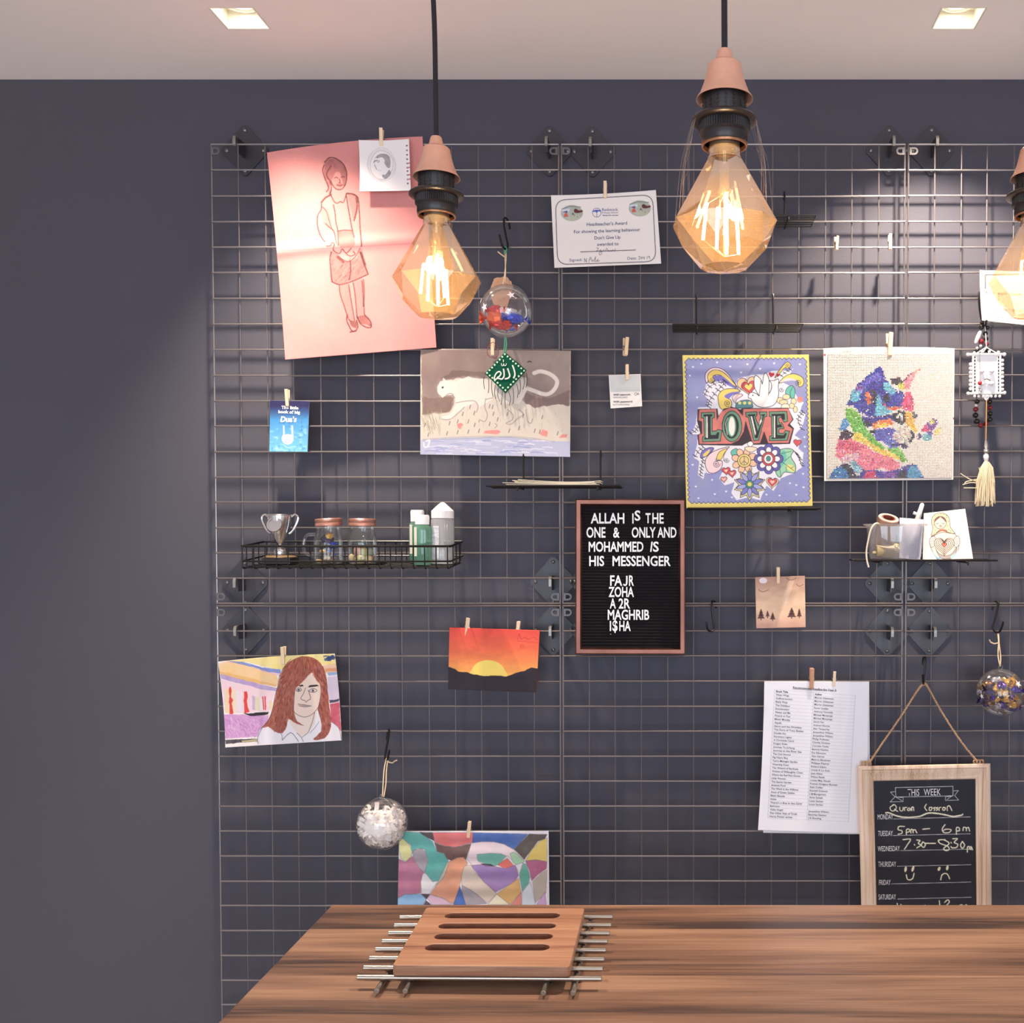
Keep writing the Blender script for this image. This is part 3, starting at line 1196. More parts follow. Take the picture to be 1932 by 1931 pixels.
gl([(350, 420), (345, 470), (380, 540), (410, 555), (440, 540), (470, 548), (490, 500), (500, 460)], 1.6)
gl([(345, 470), (290, 500), (250, 545)], 2.6, .9)
gl([(505, 458), (560, 462), (610, 490), (622, 540)], 2.6, .9)
gl([(250, 545), (245, 620), (212, 680), (208, 770), (230, 860), (262, 920), (285, 945)], 1.6)
gl([(255, 590), (300, 640), (330, 740), (360, 830)], 1.2, .7)
gl([(290, 760), (330, 800), (375, 840), (400, 960)], 1.6, .7)
gl([(370, 570), (385, 640), (395, 740), (415, 840), (420, 980)], 1.5)
gl([(500, 470), (520, 600), (545, 740), (560, 820), (580, 900)], 1.8)
gl([(625, 540), (635, 680), (640, 800), (655, 970), (650, 990)], 1.8)
gl([(600, 500), (610, 600), (580, 730)], 2.6, .8)
gp([(520, 470), (610, 500), (610, 600), (575, 720), (545, 600)], 0.45)
gp([(255, 590), (330, 650), (350, 800), (300, 800), (250, 700)], 0.22)
gp([(425, 840), (550, 830), (580, 900), (580, 990), (500, 1005), (430, 990)], 0.55)
gl([(410, 840), (480, 828), (560, 832)], 1.2)
gl([(300, 990), (340, 985), (355, 955), (380, 970), (370, 1030), (430, 1065), (460, 1020), (500, 1060), (550, 1010)], 1.5)
gl([(420, 1090), (470, 1130), (530, 1145), (590, 1100), (640, 1010)], 1.3)
gl([(500, 1070), (545, 1090), (590, 1070), (570, 1045)], 1.5)
gp([(350, 1050), (420, 1080), (480, 1140), (590, 1130), (650, 1010), (690, 1150), (720, 1270), (640, 1310), (540, 1340), (430, 1380), (350, 1340), (335, 1200)], 0.46)
c.hatch(g([(350, 1100), (640, 1080), (710, 1270), (540, 1340), (380, 1370)]), [(90, 44, 44), (130, 76, 70)], 70, 9, 2.3, 1.2, 0.5)
for pts in ([(350, 1050), (335, 1120), (345, 1240), (355, 1350)], [(355, 1350), (430, 1380), (520, 1360), (600, 1330), (720, 1275)], [(640, 1050), (680, 1170), (720, 1270)], [(540, 1140), (545, 1240), (530, 1330)]):
    gl(pts, 1.8)
gl([(650, 1060), (690, 1180)], 4, .7)
gl([(410, 1100), (470, 1150)], 4, .6)
for pts in ([(430, 1390), (440, 1480), (480, 1600), (520, 1720), (545, 1750)], [(525, 1380), (540, 1480), (560, 1600), (585, 1740)], [(570, 1360), (590, 1480), (600, 1600), (610, 1720)], [(675, 1330), (682, 1450), (680, 1580), (685, 1690)],
            [(660, 1340), (670, 1480), (672, 1600)]):
    gl(pts, 1.5, .85)
gp([(430, 1390), (525, 1380), (560, 1620), (585, 1740), (545, 1745), (480, 1600)], 0.25)
gp([(575, 1360), (675, 1330), (680, 1600), (685, 1690), (620, 1730)], 0.25)
gp([(540, 1750), (590, 1745), (610, 1790), (600, 1820), (555, 1800)], 0.85, (84, 40, 40))
gp([(610, 1710), (690, 1690), (740, 1740), (750, 1800), (700, 1780), (650, 1770)], 0.7, (84, 40, 40))
gl([(510, 1690), (505, 1740), (530, 1800), (560, 1850), (600, 1840), (618, 1800), (605, 1740)], 1.8)
gl([(610, 1700), (640, 1770), (700, 1810), (750, 1810), (745, 1750), (690, 1690)], 1.8)
gl([(540, 1860), (600, 1850)], 2)
tag(sheet('charcoal_drawing', [(503.5, 288), (797, 257.5), (823.5, 656), (538, 679)], c, YP, M_paper, 1.2,
          curl=lambda u, v: 0.010 * (1 - v) ** 3 * (u - .75) ** 2 * 3 + 0.012 * v ** 2 * (1 - u) + 0.003 * np.exp(-((v - .48) / .03) ** 2) + 0.004 * v ** 3 + 0.0004,
          bulge=(-5, 0, 0, 2), side=(202, 131, 130)),
    'large pink paper sheet with a charcoal drawing of a standing girl', 'drawing')

# ---- pencil note on top of it
c = Canvas(672, 258, 782, 368, 2.0, (226, 222, 226))
c.wash(4, 30, 6)
g = zm(660, 240, 10.733)
for k, (rx, ry, a) in enumerate([(285, 340, .5), (262, 315, .35), (225, 290, .5), (235, 300, .35)]):
    pts = [(645 + rx * math.cos(t) + 8 * math.sin(3 * t + k), 765 + ry * math.sin(t) + 6 * math.cos(2 * t + k)) for t in np.linspace(0, 2 * PI, 40)]
    c.line(g(pts), 0.8, (128, 122, 128), a, seed=k)
c.poly(g([(525, 610), (580, 555), (680, 535), (780, 570), (820, 660), (825, 760), (795, 830), (740, 790), (700, 720), (705, 660), (650, 610), (560, 630)]), (128, 124, 132), 0.85, warp=.5, tex=(.35, 4), smooth=4)
c.poly(g([(800, 860), (835, 930), (790, 1000), (715, 1050), (660, 1000), (665, 960), (720, 960), (770, 900)]), (120, 116, 124), 0.85, warp=.4, tex=(.4, 3), smooth=3)
c.line(g([(485, 710), (520, 680), (555, 672)]), 1.6, (80, 78, 86), .8)
c.line(g([(550, 700), (580, 715), (600, 690), (580, 670)]), 1.0, (110, 106, 114), .8)
c.line(g([(500, 770), (520, 800), (540, 850)]), 1.5, (130, 126, 132), .7)
c.line(g([(520, 610), (490, 700), (500, 770), (545, 860), (600, 890), (640, 870)]), .7, (150, 146, 150), .6)
for k, y in enumerate([375, 470, 560, 650, 735, 822, 890, 970, 1060, 1140]):
    c.ell(660 + (1155 + k * 2.2) / 10.733, 240 + y / 10.733, 1.7, 1.5, (122, 66, 82))
for k, y in enumerate([735, 822, 970, 1060]):
    c.line([(660 + 1175 / 10.733, 240 + y / 10.733), (660 + 1245 / 10.733, 240 + (y - 12) / 10.733)], 2.4, (186, 112, 128))
tag(sheet('pencil_sketch', [(676.5, 264), (771.5, 262), (775, 359.5), (678.5, 361)], c, YP - 0.014, M_paper, 1.6, curl=lambda u, v: 0.003 * v + 0.002 * (u - .5) ** 2, bulge=(2, 0, .5, 1)),
    'small white perforated note with a pencil profile, pinned over the pink drawing', 'sketch')

# ---- blue dua book card
c = Canvas(505, 752, 590, 858, 2.4, (92, 150, 196))
g = zm(500, 730, 13.79)
t_ = np.clip((c.Y - 757) / 95, 0, 1)[..., None]
top, mid, bot = np.array((44, 42, 84)), np.array((72, 138, 194)), np.array((118, 186, 216))
c.a = np.where(t_ < .38, top + (mid - top) * (np.clip(t_ - .1, 0, 1) / .28).clip(0, 1), mid + (bot - mid) * ((t_ - .38) / .62))
n = vnoise(c.X, c.Y * 2.2, 9, 21, 4)[..., None]
c.a = c.a + (np.clip(n - .55, 0, 1) * 2.2) * (np.array((214, 236, 244)) - c.a) * np.clip(t_ * 2 - .55, 0, 1)
n = vnoise(c.X * 1.5, c.Y, 7, 25, 4)[..., None]
c.a = c.a + np.clip(n - .6, 0, 1) * 2.0 * (np.array((40, 90, 150)) - c.a)
WHT = (246, 244, 248)
for x in (490, 710):
    c.poly(g([(x - 18, 1020), (x - 5, 1000), (x + 16, 1020), (x + 22, 1260), (x - 20, 1260)]), WHT)
c.poly(g([(465, 1260), (590, 1235), (735, 1260), (742, 1320), (735, 1400), (690, 1470), (585, 1510), (490, 1470), (440, 1400), (440, 1320)]), WHT)
c.line(g([(520, 1330), (600, 1325), (660, 1330)]), .8, (70, 120, 170))
c.line(g([(480, 1395), (590, 1380), (695, 1392)]), .8, (70, 120, 170))
c.line(g([(490, 1420), (585, 1465), (690, 1420)]), .9, (70, 120, 170))
c.line(g([(470, 1500), (590, 1585), (720, 1560), (800, 1560)]), 1.4, (196, 228, 240), .7, smooth=4)
c.text('The little', 500 + 425 / 13.79, 730 + 575 / 13.79, 5.6, WHT, w=32, bold=.03, ang=-2)
c.text('book of big', 500 + 345 / 13.79, 730 + 685 / 13.79, 5.6, WHT, w=41, bold=.03, ang=-2)
c.text('Dua\u2019s', 500 + 400 / 13.79, 730 + 915 / 13.79, 10.0, WHT, w=30, bold=.03, shear=.15)
tag(sheet('prayer_book_card', [(509.5, 756), (583.5, 757), (580, 853), (508, 852.5)], c, YP, M_photo, 1.6, thick=.0012, curl=lambda u, v: 0.001 + 0.004 * v),
    'small blue sea patterned booklet pinned left of the lion painting', 'booklet')

# ---- white panther painting
c = Canvas(788, 652, 1082, 870, 1.3, (200, 190, 180))
c.wash(5, 40, 8)
g = zm(780, 640, 6.232)
c.poly(g([(85, 110), (1850, 130), (1840, 780), (1640, 770), (1430, 815), (1340, 770), (1270, 690), (1280, 610), (1320, 590), (1330, 450), (1200, 430), (880, 470), (700, 450), (560, 460), (380, 480), (310, 490), (280, 560), (285, 620), (330, 690), (420, 650), (495, 660), (480, 760), (420, 870), (350, 870), (270, 850), (105, 890)]),
       (118, 98, 98), 0.92, warp=2, tex=(.45, 34))
c.poly(g([(85, 110), (850, 120), (860, 420), (560, 430), (300, 460), (250, 560), (300, 680), (480, 690), (420, 860), (105, 890)]), (120, 96, 90), 0.5, warp=4, tex=(.6, 22), seed=9)
c.poly(g([(110, 690), (480, 680), (440, 840), (350, 870), (110, 880)]), (104, 76, 68), 0.5, warp=3, tex=(.5, 15), seed=12)
c.poly(g([(310, 470), (450, 380), (640, 370), (860, 400), (860, 460), (640, 430), (500, 450)]), (84, 66, 66), 0.5, warp=3, tex=(.4, 14), seed=14)
WH = (216, 207, 201)
# tail
c.line(g([(1290, 560), (1420, 610), (1560, 650), (1650, 600), (1690, 500), (1620, 420), (1500, 380), (1420, 400)]), 7.5, WH, .9, smooth=6)
c.line(g([(1420, 390), (1560, 400), (1640, 440), (1690, 500)]), 2.0, (200, 188, 184), .6, smooth=4)
c.poly(g([(1290, 610), (1440, 690), (1640, 690), (1830, 600), (1830, 780), (1640, 770), (1430, 815), (1330, 760)]), (112, 92, 92), .8, warp=2, tex=(.3, 16))
# body
c.poly(g([(385, 485), (350, 450), (340, 490), (305, 520), (280, 600), (300, 650), (345, 690), (400, 660), (460, 650), (500, 700), (500, 760), (450, 860), (410, 900), (340, 910), (330, 940), (440, 940), (600, 800), (740, 740), (780, 800), (850, 760), (940, 690), (1060, 760), (1250, 760), (1300, 680), (1330, 600), (1300, 470), (1100, 460), (880, 480), (720, 460), (640, 435), (560, 470), (500, 500)]),
       WH, 0.97, warp=1, tex=(.08, 20))
c.poly(g([(520, 520), (640, 470), (760, 480), (720, 620), (600, 700), (520, 640)]), (206, 194, 188), .35, warp=3, tex=(.6, 12))
PE = (112, 102, 102)
for pts in ([(500, 750), (620, 730), (720, 730), (760, 790), (740, 860)], [(600, 800), (440, 940), (330, 940)], [(850, 700), (840, 800), (870, 890), (840, 970), (780, 950), (770, 980)], [(940, 690), (850, 710)],
            [(1110, 830), (1170, 890), (1160, 950), (1090, 990), (1150, 1000), (1230, 930)], [(1240, 830), (1290, 880), (1240, 930)], [(1320, 830), (1340, 960), (1380, 990), (1400, 940)], [(350, 690), (420, 640), (470, 650)]):
    c.line(g(pts), 1.1, PE, .85, smooth=4)
c.poly(g([(330, 565), (350, 555), (358, 570), (340, 585)]), (40, 30, 34))
c.line(g([(1345, 272), (1362, 260), (1385, 270)]), 1.8, (50, 40, 46))
r = random.Random(5)
for k in range(180):
    x, y = r.uniform(110, 1820), r.uniform(860, 1140)
    if 350 < x < 480 and y < 960:
        continue
    L = r.uniform(20, 60)
    c.line(g([(x, y), (x + r.uniform(-12, 18), y - L)]), r.uniform(.5, 1.1), r.choice([(196, 186, 160), (168, 160, 140), (210, 200, 180)]), .55)
for k in range(60):
    x, y = r.uniform(110, 330), r.uniform(900, 1140)
    c.line(g([(x, y), (x - 25, y - 90)]), .8, r.choice([(150, 142, 112), (120, 112, 96)]), .5)
for x, y in [(890, 790), (925, 800), (660, 800), (575, 880), (710, 870), (935, 880), (1100, 880), (1285, 905), (640, 970), (515, 970), (420, 990), (715, 1010), (890, 1000), (985, 945), (515, 1095), (640, 1090), (765, 1080), (390, 1110), (1120, 1080), (1420, 1080), (1690, 1110), (1510, 920), (1235, 1050), (1480, 1090), (130, 1010), (170, 1125)]:
    c.line(g([(x, y + 20), (x + 12, y - 22)]), 1.3, (66, 58, 62), .75)
c.line(g([(960, 990), (985, 1020), (955, 1050)]), .8, PE)
for pts in ([(510, 1000), (560, 985), (585, 1010), (560, 1060), (530, 1060)], [(820, 1110), (840, 1080), (1000, 1065), (1030, 1090), (990, 1120)], [(1490, 1110), (1520, 1060), (1580, 1090), (1570, 1150), (1510, 1140)], [(1710, 1160), (1750, 1120), (1815, 1120), (1800, 1160)]):
    c.poly(g(pts), (214, 112, 112), .85, warp=1, tex=(.4, 5))
c.poly(g([(85, 1190), (500, 1160), (1100, 1150), (1500, 1190), (1850, 1210), (1840, 1390), (80, 1360)]), (158, 166, 206), 0.85, warp=1.5, tex=(.3, 14))
for k in range(70):
    x, y = r.uniform(100, 1650), r.uniform(1190, 1350)
    c.line(g([(x, y), (x + 60, y - 5), (x + r.uniform(80, 200), y + 4)]), r.uniform(.8, 2.2), r.choice([(222, 218, 226), (206, 204, 220), (120, 130, 182)]), .6)
for pts in ([(110, 1180), (600, 1150), (1100, 1145), (1400, 1165), (1660, 1210)], [(110, 1190), (700, 1165), (1150, 1158), (1500, 1190)]):
    c.line(g(pts), .9, (130, 126, 146), .7, smooth=4)
c.line(g([(150, 1200), (190, 1190), (170, 1260), (130, 1270), (120, 1220)]), 2.5, (226, 222, 228), .8, smooth=3)
tag(sheet('watercolour_painting', [(793.5, 659.5), (1077, 662), (1075.5, 862.5), (793, 858)], c, YP - 0.001, M_paper, 1.3, curl=lambda u, v: 0.0015 + 0.003 * v * v),
    'watercolour of a white big cat walking above blue water, under the bauble', 'painting')

# ---- certificate
c = Canvas(1035, 352, 1252, 512, 1.6, (226, 221, 222))
g = zm(1030, 340, 8.4)
c.wash(3, 50, 2)
NV = (62, 66, 112)


def rrect(pts, r):
    (tl, tr, br, bl) = [np.array(p, float) for p in pts]
    out = []
    cs = [tl, tr, br, bl]
    for i in range(4):
        p, q, n = cs[i], cs[i - 1], cs[(i + 1) % 4]
        a = p + (q - p) / np.linalg.norm(q - p) * r
        b_ = p + (n - p) / np.linalg.norm(n - p) * r
        for t in np.linspace(0, 1, 8):
            out.append(tuple((1 - t) ** 2 * a + 2 * t * (1 - t) * p + t * t * b_))
    return out


rr = rrect([(150, 318), (1690, 232), (1745, 1290), (185, 1340)], 170)
c.line(g(rr + [rr[0]]), 1.3, (64, 62, 78))
for (ex, ey, k) in ((412, 522, 0), (1488, 448, 1)):
    el = [(ex + 175 * math.cos(t), ey + 128 * math.sin(t)) for t in np.linspace(0, 2 * PI, 30)[:-1]]
    c.poly(g(el), (160, 166, 154), tex=(.15, 6))
    c.poly(g([(ex - 160, ey - 60), (ex - 30, ey - 100), (ex - 30, ey + 120), (ex - 140, ey + 60)]), (170, 180, 188))
    c.poly(g([(ex - 150, ey - 55), (ex - 40, ey - 65), (ex - 40, ey - 30), (ex - 150, ey - 10)]), (206, 210, 222))
    c.poly(g([(ex - 150, ey - 20), (ex - 70, ey - 40), (ex - 75, ey + 5)]), (86, 88, 116))
    c.poly(g([(ex - 130, ey + 30), (ex - 90, ey - 10), (ex - 55, ey + 55), (ex - 120, ey + 65)]), (204, 92, 70))
    c.poly(g([(ex + 30, ey - 40), (ex + 60, ey - 70), (ex + 110, ey - 40), (ex + 165, ey - 45), (ex + 160, ey - 15), (ex + 60, ey + 0)]), (92, 44, 52), smooth=3)
    for tx, ty in ((40, 30), (85, 50), (15, 5)):
        c.poly(g([(ex + tx - 15, ey + ty + 20), (ex + tx, ey + ty - 15), (ex + tx + 15, ey + ty + 20)]), (70, 50, 52))
    c.line(g([(ex - 160, ey - 65), (ex - 30, ey - 105), (ex + 140, ey - 95)]), 1.2, (90, 112, 120))
    c.poly(g([(ex - 70, ey + 70), (ex + 60, ey + 20), (ex + 140, ey + 60), (ex + 60, ey + 110), (ex - 40, ey + 112)]), (182, 184, 166), .7, smooth=3)
cc = g([(806 + 68 * math.cos(t), 515 + 70 * math.sin(t)) for t in np.linspace(0, 2 * PI, 30)])
c.line(cc, .9, (96, 98, 140))
c.poly(g([(740, 505), (745, 485), (800, 470), (868, 478), (872, 500), (820, 495), (815, 515), (796, 515), (792, 500)]), (66, 88, 176))
c.line(g([(806, 500), (806, 580)]), .9, (80, 84, 130))
zx = lambda x: 1030 + x / 8.4
zy = lambda y: 340 + y / 8.4
c.text('Radstock', zx(890), zy(490), 5.2, (74, 72, 140), w=30, ang=1)
c.text('Primary School', zx(890), zy(530), 3.2, (96, 94, 150), w=30, ang=1)
c.text('Aiming for success', zx(895), zy(568), 2.4, (60, 56, 110), w=30, ang=1, bold=.02)
for s, x, y, w in (("Headteacher\u2019s Award", 648, 727, 640), ('For showing the learning behaviour', 445, 845, 1050), ("Don\u2019t Give Up", 770, 942, 412), ('awarded to', 812, 1043, 340)):
    c.text(s, zx(x), zy(y), 6.0, NV, w=w / 8.4, ang=2.1, bold=.006)
c.line(g([(550, 1138), (1420, 1108)]), 1.1, INK)
c.text('Signed:', zx(372), zy(1290), 5.2, NV, w=200 / 8.4, ang=1.8)
c.text('Date:', zx(1292), zy(1262), 5.2, NV, w=145 / 8.4, ang=1.8)
for pts in ([(800, 1080), (830, 1075), (820, 1110), (800, 1125), (850, 1120), (870, 1100), (860, 1130), (885, 1120), (880, 1170), (850, 1185), (850, 1150), (900, 1120), (925, 1100)], [(940, 1130), (965, 1080), (985, 1130), (1000, 1110), (1015, 1130), (1030, 1110), (1045, 1130), (1060, 1105), (1085, 1130), (1100, 1090)],
            [(610, 1300), (612, 1240), (640, 1300), (645, 1240)], [(680, 1300), (700, 1225), (720, 1240), (690, 1265)], [(720, 1290), (735, 1260), (750, 1290), (790, 1215), (775, 1290), (800, 1280), (830, 1255), (810, 1290), (850, 1280)],
            [(1465, 1210), (1490, 1210), (1480, 1230), (1495, 1250), (1465, 1258)], [(1505, 1225), (1520, 1250), (1520, 1220), (1505, 1225)], [(1540, 1215), (1540, 1235), (1560, 1235), (1560, 1215), (1560, 1255)], [(1605, 1210), (1605, 1250)], [(1640, 1225), (1625, 1215), (1640, 1205), (1645, 1250)]):
    c.line(g(pts), .75, (70, 66, 84), .9, smooth=3)
tag(sheet('school_certificate', [(1039.5, 368.5), (1237.5, 358.5), (1247.5, 497.5), (1046, 505.5)], c, YP, M_paper, 1.4, curl=lambda u, v: 0.001 + 0.004 * v + 0.003 * (u - .5) ** 2 * (1 - v), bulge=(2, 0, 0, 0)),
    'white school award certificate with rounded border and two oval pictures', 'certificate')

# ---- wifi note
c = Canvas(1145, 704, 1216, 774, 2.4, (228, 224, 222))
g = zm(1130, 620, 11.36)
c.poly(g([(225, 1010), (885, 990), (890, 1350), (250, 1362)]), (190, 194, 198), 1, tex=(.1, 6))
c.line(g([(790 + 25 * math.cos(t), 1405 + 28 * math.sin(t)) for t in np.linspace(0, 6.3, 20)]), .6, INK)
c.line(g([(840 + 14 * math.cos(t), 1405 + 14 * math.sin(t)) for t in np.linspace(0, 6.3, 12)]), .9, (90, 90, 100))
zx = lambda x: 1130 + x / 11.36
zy = lambda y: 620 + y / 11.36
c.text('WiFi network:', zx(305), zy(1440), 3.0, INK, w=33, bold=.03, ang=1)
c.text('VM1055402', zx(305), zy(1497), 2.8, (70, 66, 74), w=27, ang=1)
c.text('WiFi password:', zx(305), zy(1590), 3.0, INK, w=37, bold=.03, ang=1)
c.text('bk5TxRkGdhp', zx(305), zy(1650), 2.8, (70, 66, 74), w=31, ang=1)
tag(sheet('wifi_note', [(1148.5, 708), (1208.5, 706), (1211.5, 767), (1152, 771)], c, YP, M_paper, 1.6, curl=lambda u, v: 0.001 + .003 * v),
    'small white wifi details card with a grey block, pinned left of the LOVE canvas', 'card')

# ---- LOVE canvas
LC = [(1287.5, 670.5), (1526, 669.5), (1533, 955), (1295, 959)]
c = Canvas(1280, 660, 1540, 966, 2.0, (226, 208, 118))
c.wash(4, 50, 2)
c.a *= (1 + 0.05 * (vnoise(c.X, c.Y, 18, 4, 3) - .5))[..., None]
zz = zm(1270, 650, 5.852)
g = zz
OL = (44, 40, 62)
BL = (136, 142, 204)


def scallop(tl, tr, br, bl, n1, n2, r):
    out = []
    cs = [tl, tr, br, bl]
    for i in range(4):
        a, b_ = np.array(cs[i], float), np.array(cs[(i + 1) % 4], float)
        n = n1 if i % 2 == 0 else n2
        d = (b_ - a) / n
        nrm = np.array([d[1], -d[0]]) / np.linalg.norm(d)
        for k in range(n):
            for t in np.linspace(0, 1, 7)[:-1]:
                p = a + d * (k + t) + nrm * r * math.sin(PI * t)
                out.append(tuple(p))
    return out


sc = scallop((150, 175), (1455, 170), (1495, 1722), (185, 1738), 26, 30, 22)
c.poly(g(sc), BL, outline=None, tex=(.16, 26))
c.line(g(sc + [sc[0]]), 1.1, (70, 72, 130))
for (x, y) in [(220, 250), (310, 215), (485, 200), (630, 245), (750, 310), (820, 220), (960, 270), (1115, 210), (1400, 220), (185, 345), (265, 585), (250, 1570), (430, 1497), (585, 1625), (460, 1655), (280, 1700), (1030, 1660), (1175, 1670), (1290, 1535), (1360, 1660), (1440, 1580), (1455, 1130), (1450, 1025), (1435, 1430), (215, 1330), (650, 1690), (1360, 1555)]:
    c.heart(1270 + x / 5.852, 650 + y / 5.852, 2.3, (226, 228, 246))
# white paper left round the bouquet
c.poly(g([(330, 540), (400, 420), (580, 400), (690, 440), (720, 380), (860, 340), (1000, 330), (1090, 290), (1290, 290), (1330, 260), (1280, 340), (1180, 400), (1230, 430), (1310, 470), (1380, 600), (1440, 640), (1400, 740), (1460, 770), (1430, 900), (1340, 1010), (1410, 1050), (1380, 1150), (1440, 1200), (1420, 1360), (1340, 1420), (1190, 1480), (1110, 1620), (1030, 1560), (960, 1720), (830, 1690), (700, 1720), (640, 1640), (680, 1520), (570, 1560), (510, 1480), (560, 1360), (430, 1440), (350, 1420), (330, 1490), (270, 1440), (290, 1290), (230, 1250), (260, 1130), (270, 1000), (200, 990), (250, 880), (270, 700), (380, 690), (380, 600)]),
       (232, 230, 240), 0.95, warp=1)
PK, YL, PU, RD, TE, PE_ = (236, 208, 214), (232, 206, 112), (120, 112, 190), (206, 84, 92), (104, 186, 172), (240, 190, 158)
# feather curls, upper left
c.poly(g([(355, 330), (420, 265), (520, 265), (600, 320), (680, 430), (720, 490), (640, 440), (560, 380), (460, 400), (470, 350), (410, 350), (370, 430)]), PK, smooth=5, outline=(1, OL))
c.poly(g([(380, 350), (440, 285), (540, 300), (640, 390), (700, 470), (620, 420), (520, 340), (440, 350), (460, 400), (410, 430)]), YL, smooth=5, outline=(1, OL))
c.poly(g([(450, 360), (530, 345), (620, 410), (700, 490), (600, 450), (520, 400), (470, 400)]), PU, smooth=4)
c.spiral(1270 + 435 / 5.852, 650 + 395 / 5.852, 5.5, 2, .9, OL, 1)
c.poly(g([(500, 640), (500, 560), (560, 500), (680, 490), (740, 520), (640, 540), (600, 590), (640, 620), (640, 690), (560, 720), (520, 700)]), YL, smooth=5, outline=(1, OL))
c.poly(g([(565, 570), (640, 530), (740, 525), (660, 560), (610, 600)]), PU, smooth=4)
c.spiral(1270 + 600 / 5.852, 650 + 650 / 5.852, 6.5, 2, .9, OL, 1)
# upper right curls
c.poly(g([(1120, 370), (1190, 260), (1260, 195), (1300, 230), (1270, 270), (1230, 260), (1180, 320)]), YL, smooth=4, outline=(1, OL))
c.spiral(1270 + 1265 / 5.852, 650 + 240 / 5.852, 5, 2, .8, OL, 2)
c.poly(g([(1170, 430), (1240, 350), (1340, 325), (1430, 370), (1440, 440), (1390, 470), (1370, 400), (1290, 390)]), YL, smooth=4, outline=(1, OL))
c.poly(g([(1180, 420), (1270, 370), (1370, 400), (1290, 400)]), PK, smooth=4)
c.spiral(1270 + 1385 / 5.852, 650 + 425 / 5.852, 6, 2, .8, OL, 2)
# heart and dove
c.heart(1270 + 825 / 5.852, 650 + 450 / 5.852, 21, PE_, -.15, outline=(1, OL))
c.heart(1270 + 838 / 5.852, 650 + 470 / 5.852, 15, RD, -.15, outline=(.8, OL))
c.heart(1270 + 835 / 5.852, 650 + 470 / 5.852, 8.5, YL, -.15, outline=(.6, OL))
c.poly(g([(840, 545), (870, 530), (920, 545), (950, 570), (900, 480), (895, 370), (920, 345), (970, 390), (985, 440), (1000, 340), (1030, 320), (1060, 400), (1055, 540), (1085, 490), (1085, 430), (1065, 400), (1110, 400), (1165, 385), (1160, 470), (1165, 560), (1130, 650), (1060, 690), (950, 690), (880, 640), (860, 600), (830, 590)]), (244, 240, 240), smooth=3, outline=(1.1, OL))
c.line(g([(970, 390), (960, 480), (950, 570)]), .9, OL, smooth=3)
c.line(g([(1055, 540), (1050, 560)]), .9, OL)
c.ell(1270 + 880 / 5.852, 650 + 563 / 5.852, 1.3, 1.3, OL)
c.heart(1270 + 1085 / 5.852, 650 + 335 / 5.852, 6, (190, 50, 66), .2)
c.heart(1270 + 1157 / 5.852, 650 + 340 / 5.852, 4, (170, 40, 60), .2)
# small flowers and leaf right
c.poly(g([(1240, 540), (1260, 480), (1310, 455), (1345, 500), (1335, 590), (1290, 590)]), TE, smooth=4, outline=(.9, OL))
c.line(g([(1320, 470), (1290, 530), (1300, 590)]), .7, OL)
c.spiral(1270 + 1195 / 5.852, 650 + 500 / 5.852, 5, 1.6, .9, OL)
for (x, y, a, b_) in ((1250, 580, 7, 5), (1330, 630, 5, 6), (1180, 620, 6, 6), (1310, 680, 5, 5), (1350, 720, 4, 6), (1220, 640, 8, 5)):
    c.ell(1270 + x / 5.852, 650 + y / 5.852, a, b_, (240, 212, 170), outline=(.7, OL))
c.ell(1270 + 1240 / 5.852, 650 + 690 / 5.852, 8, 6, (236, 228, 206), outline=(.8, OL))
c.ell(1270 + 1400 / 5.852, 650 + 610 / 5.852, 6, 6, (224, 130, 110), .8)
c.poly(g([(690, 690), (700, 650), (760, 620), (850, 620), (880, 680), (860, 700), (700, 705)]), (88, 140, 150), smooth=4, outline=(.9, OL))
for x in (735, 790, 845):
    c.ell(1270 + x / 5.852, 650 + 648 / 5.852, 3.2, 3, (226, 222, 140))
c.poly(g([(650, 590), (700, 545), (770, 560), (700, 610), (690, 650)]), PK, smooth=4, outline=(.9, OL))
c.poly(g([(360, 440), (400, 420), (350, 500)]), (240, 238, 242), .6)
r = random.Random(2)


def sprig(pts, n, L, col=OL):
    p = catmull(pts, 8)
    for k in range(n):
        x, y = p[int(k * (len(p) - 1) / max(1, n - 1))]
        for s in (-1, 1):
            a = r.uniform(.6, 1.0) * s - .9
            c.line(g([(x, y), (x + L * .5 * math.cos(a), y + L * .5 * math.sin(a) * 1.2), (x + L * math.cos(a + .5 * s), y + L * math.sin(a + .5 * s))]), 1.4, col, .9)
    c.line(g(p), .8, col, .8)


sprig([(385, 690), (410, 610), (500, 500), (580, 420)], 9, 34)
sprig([(350, 560), (390, 480), (470, 430), (560, 410)], 6, 30)
sprig([(270, 920), (240, 960), (190, 985)], 4, 26)
sprig([(330, 1140), (280, 1180), (240, 1240)], 4, 28)
sprig([(330, 1280), (310, 1370), (300, 1450)], 6, 26)
sprig([(1430, 750), (1380, 830), (1420, 940)], 6, 30)
sprig([(1350, 1200), (1390, 1260), (1420, 1340)], 6, 30)
sprig([(1290, 280), (1240, 310), (1190, 350)], 4, 22)
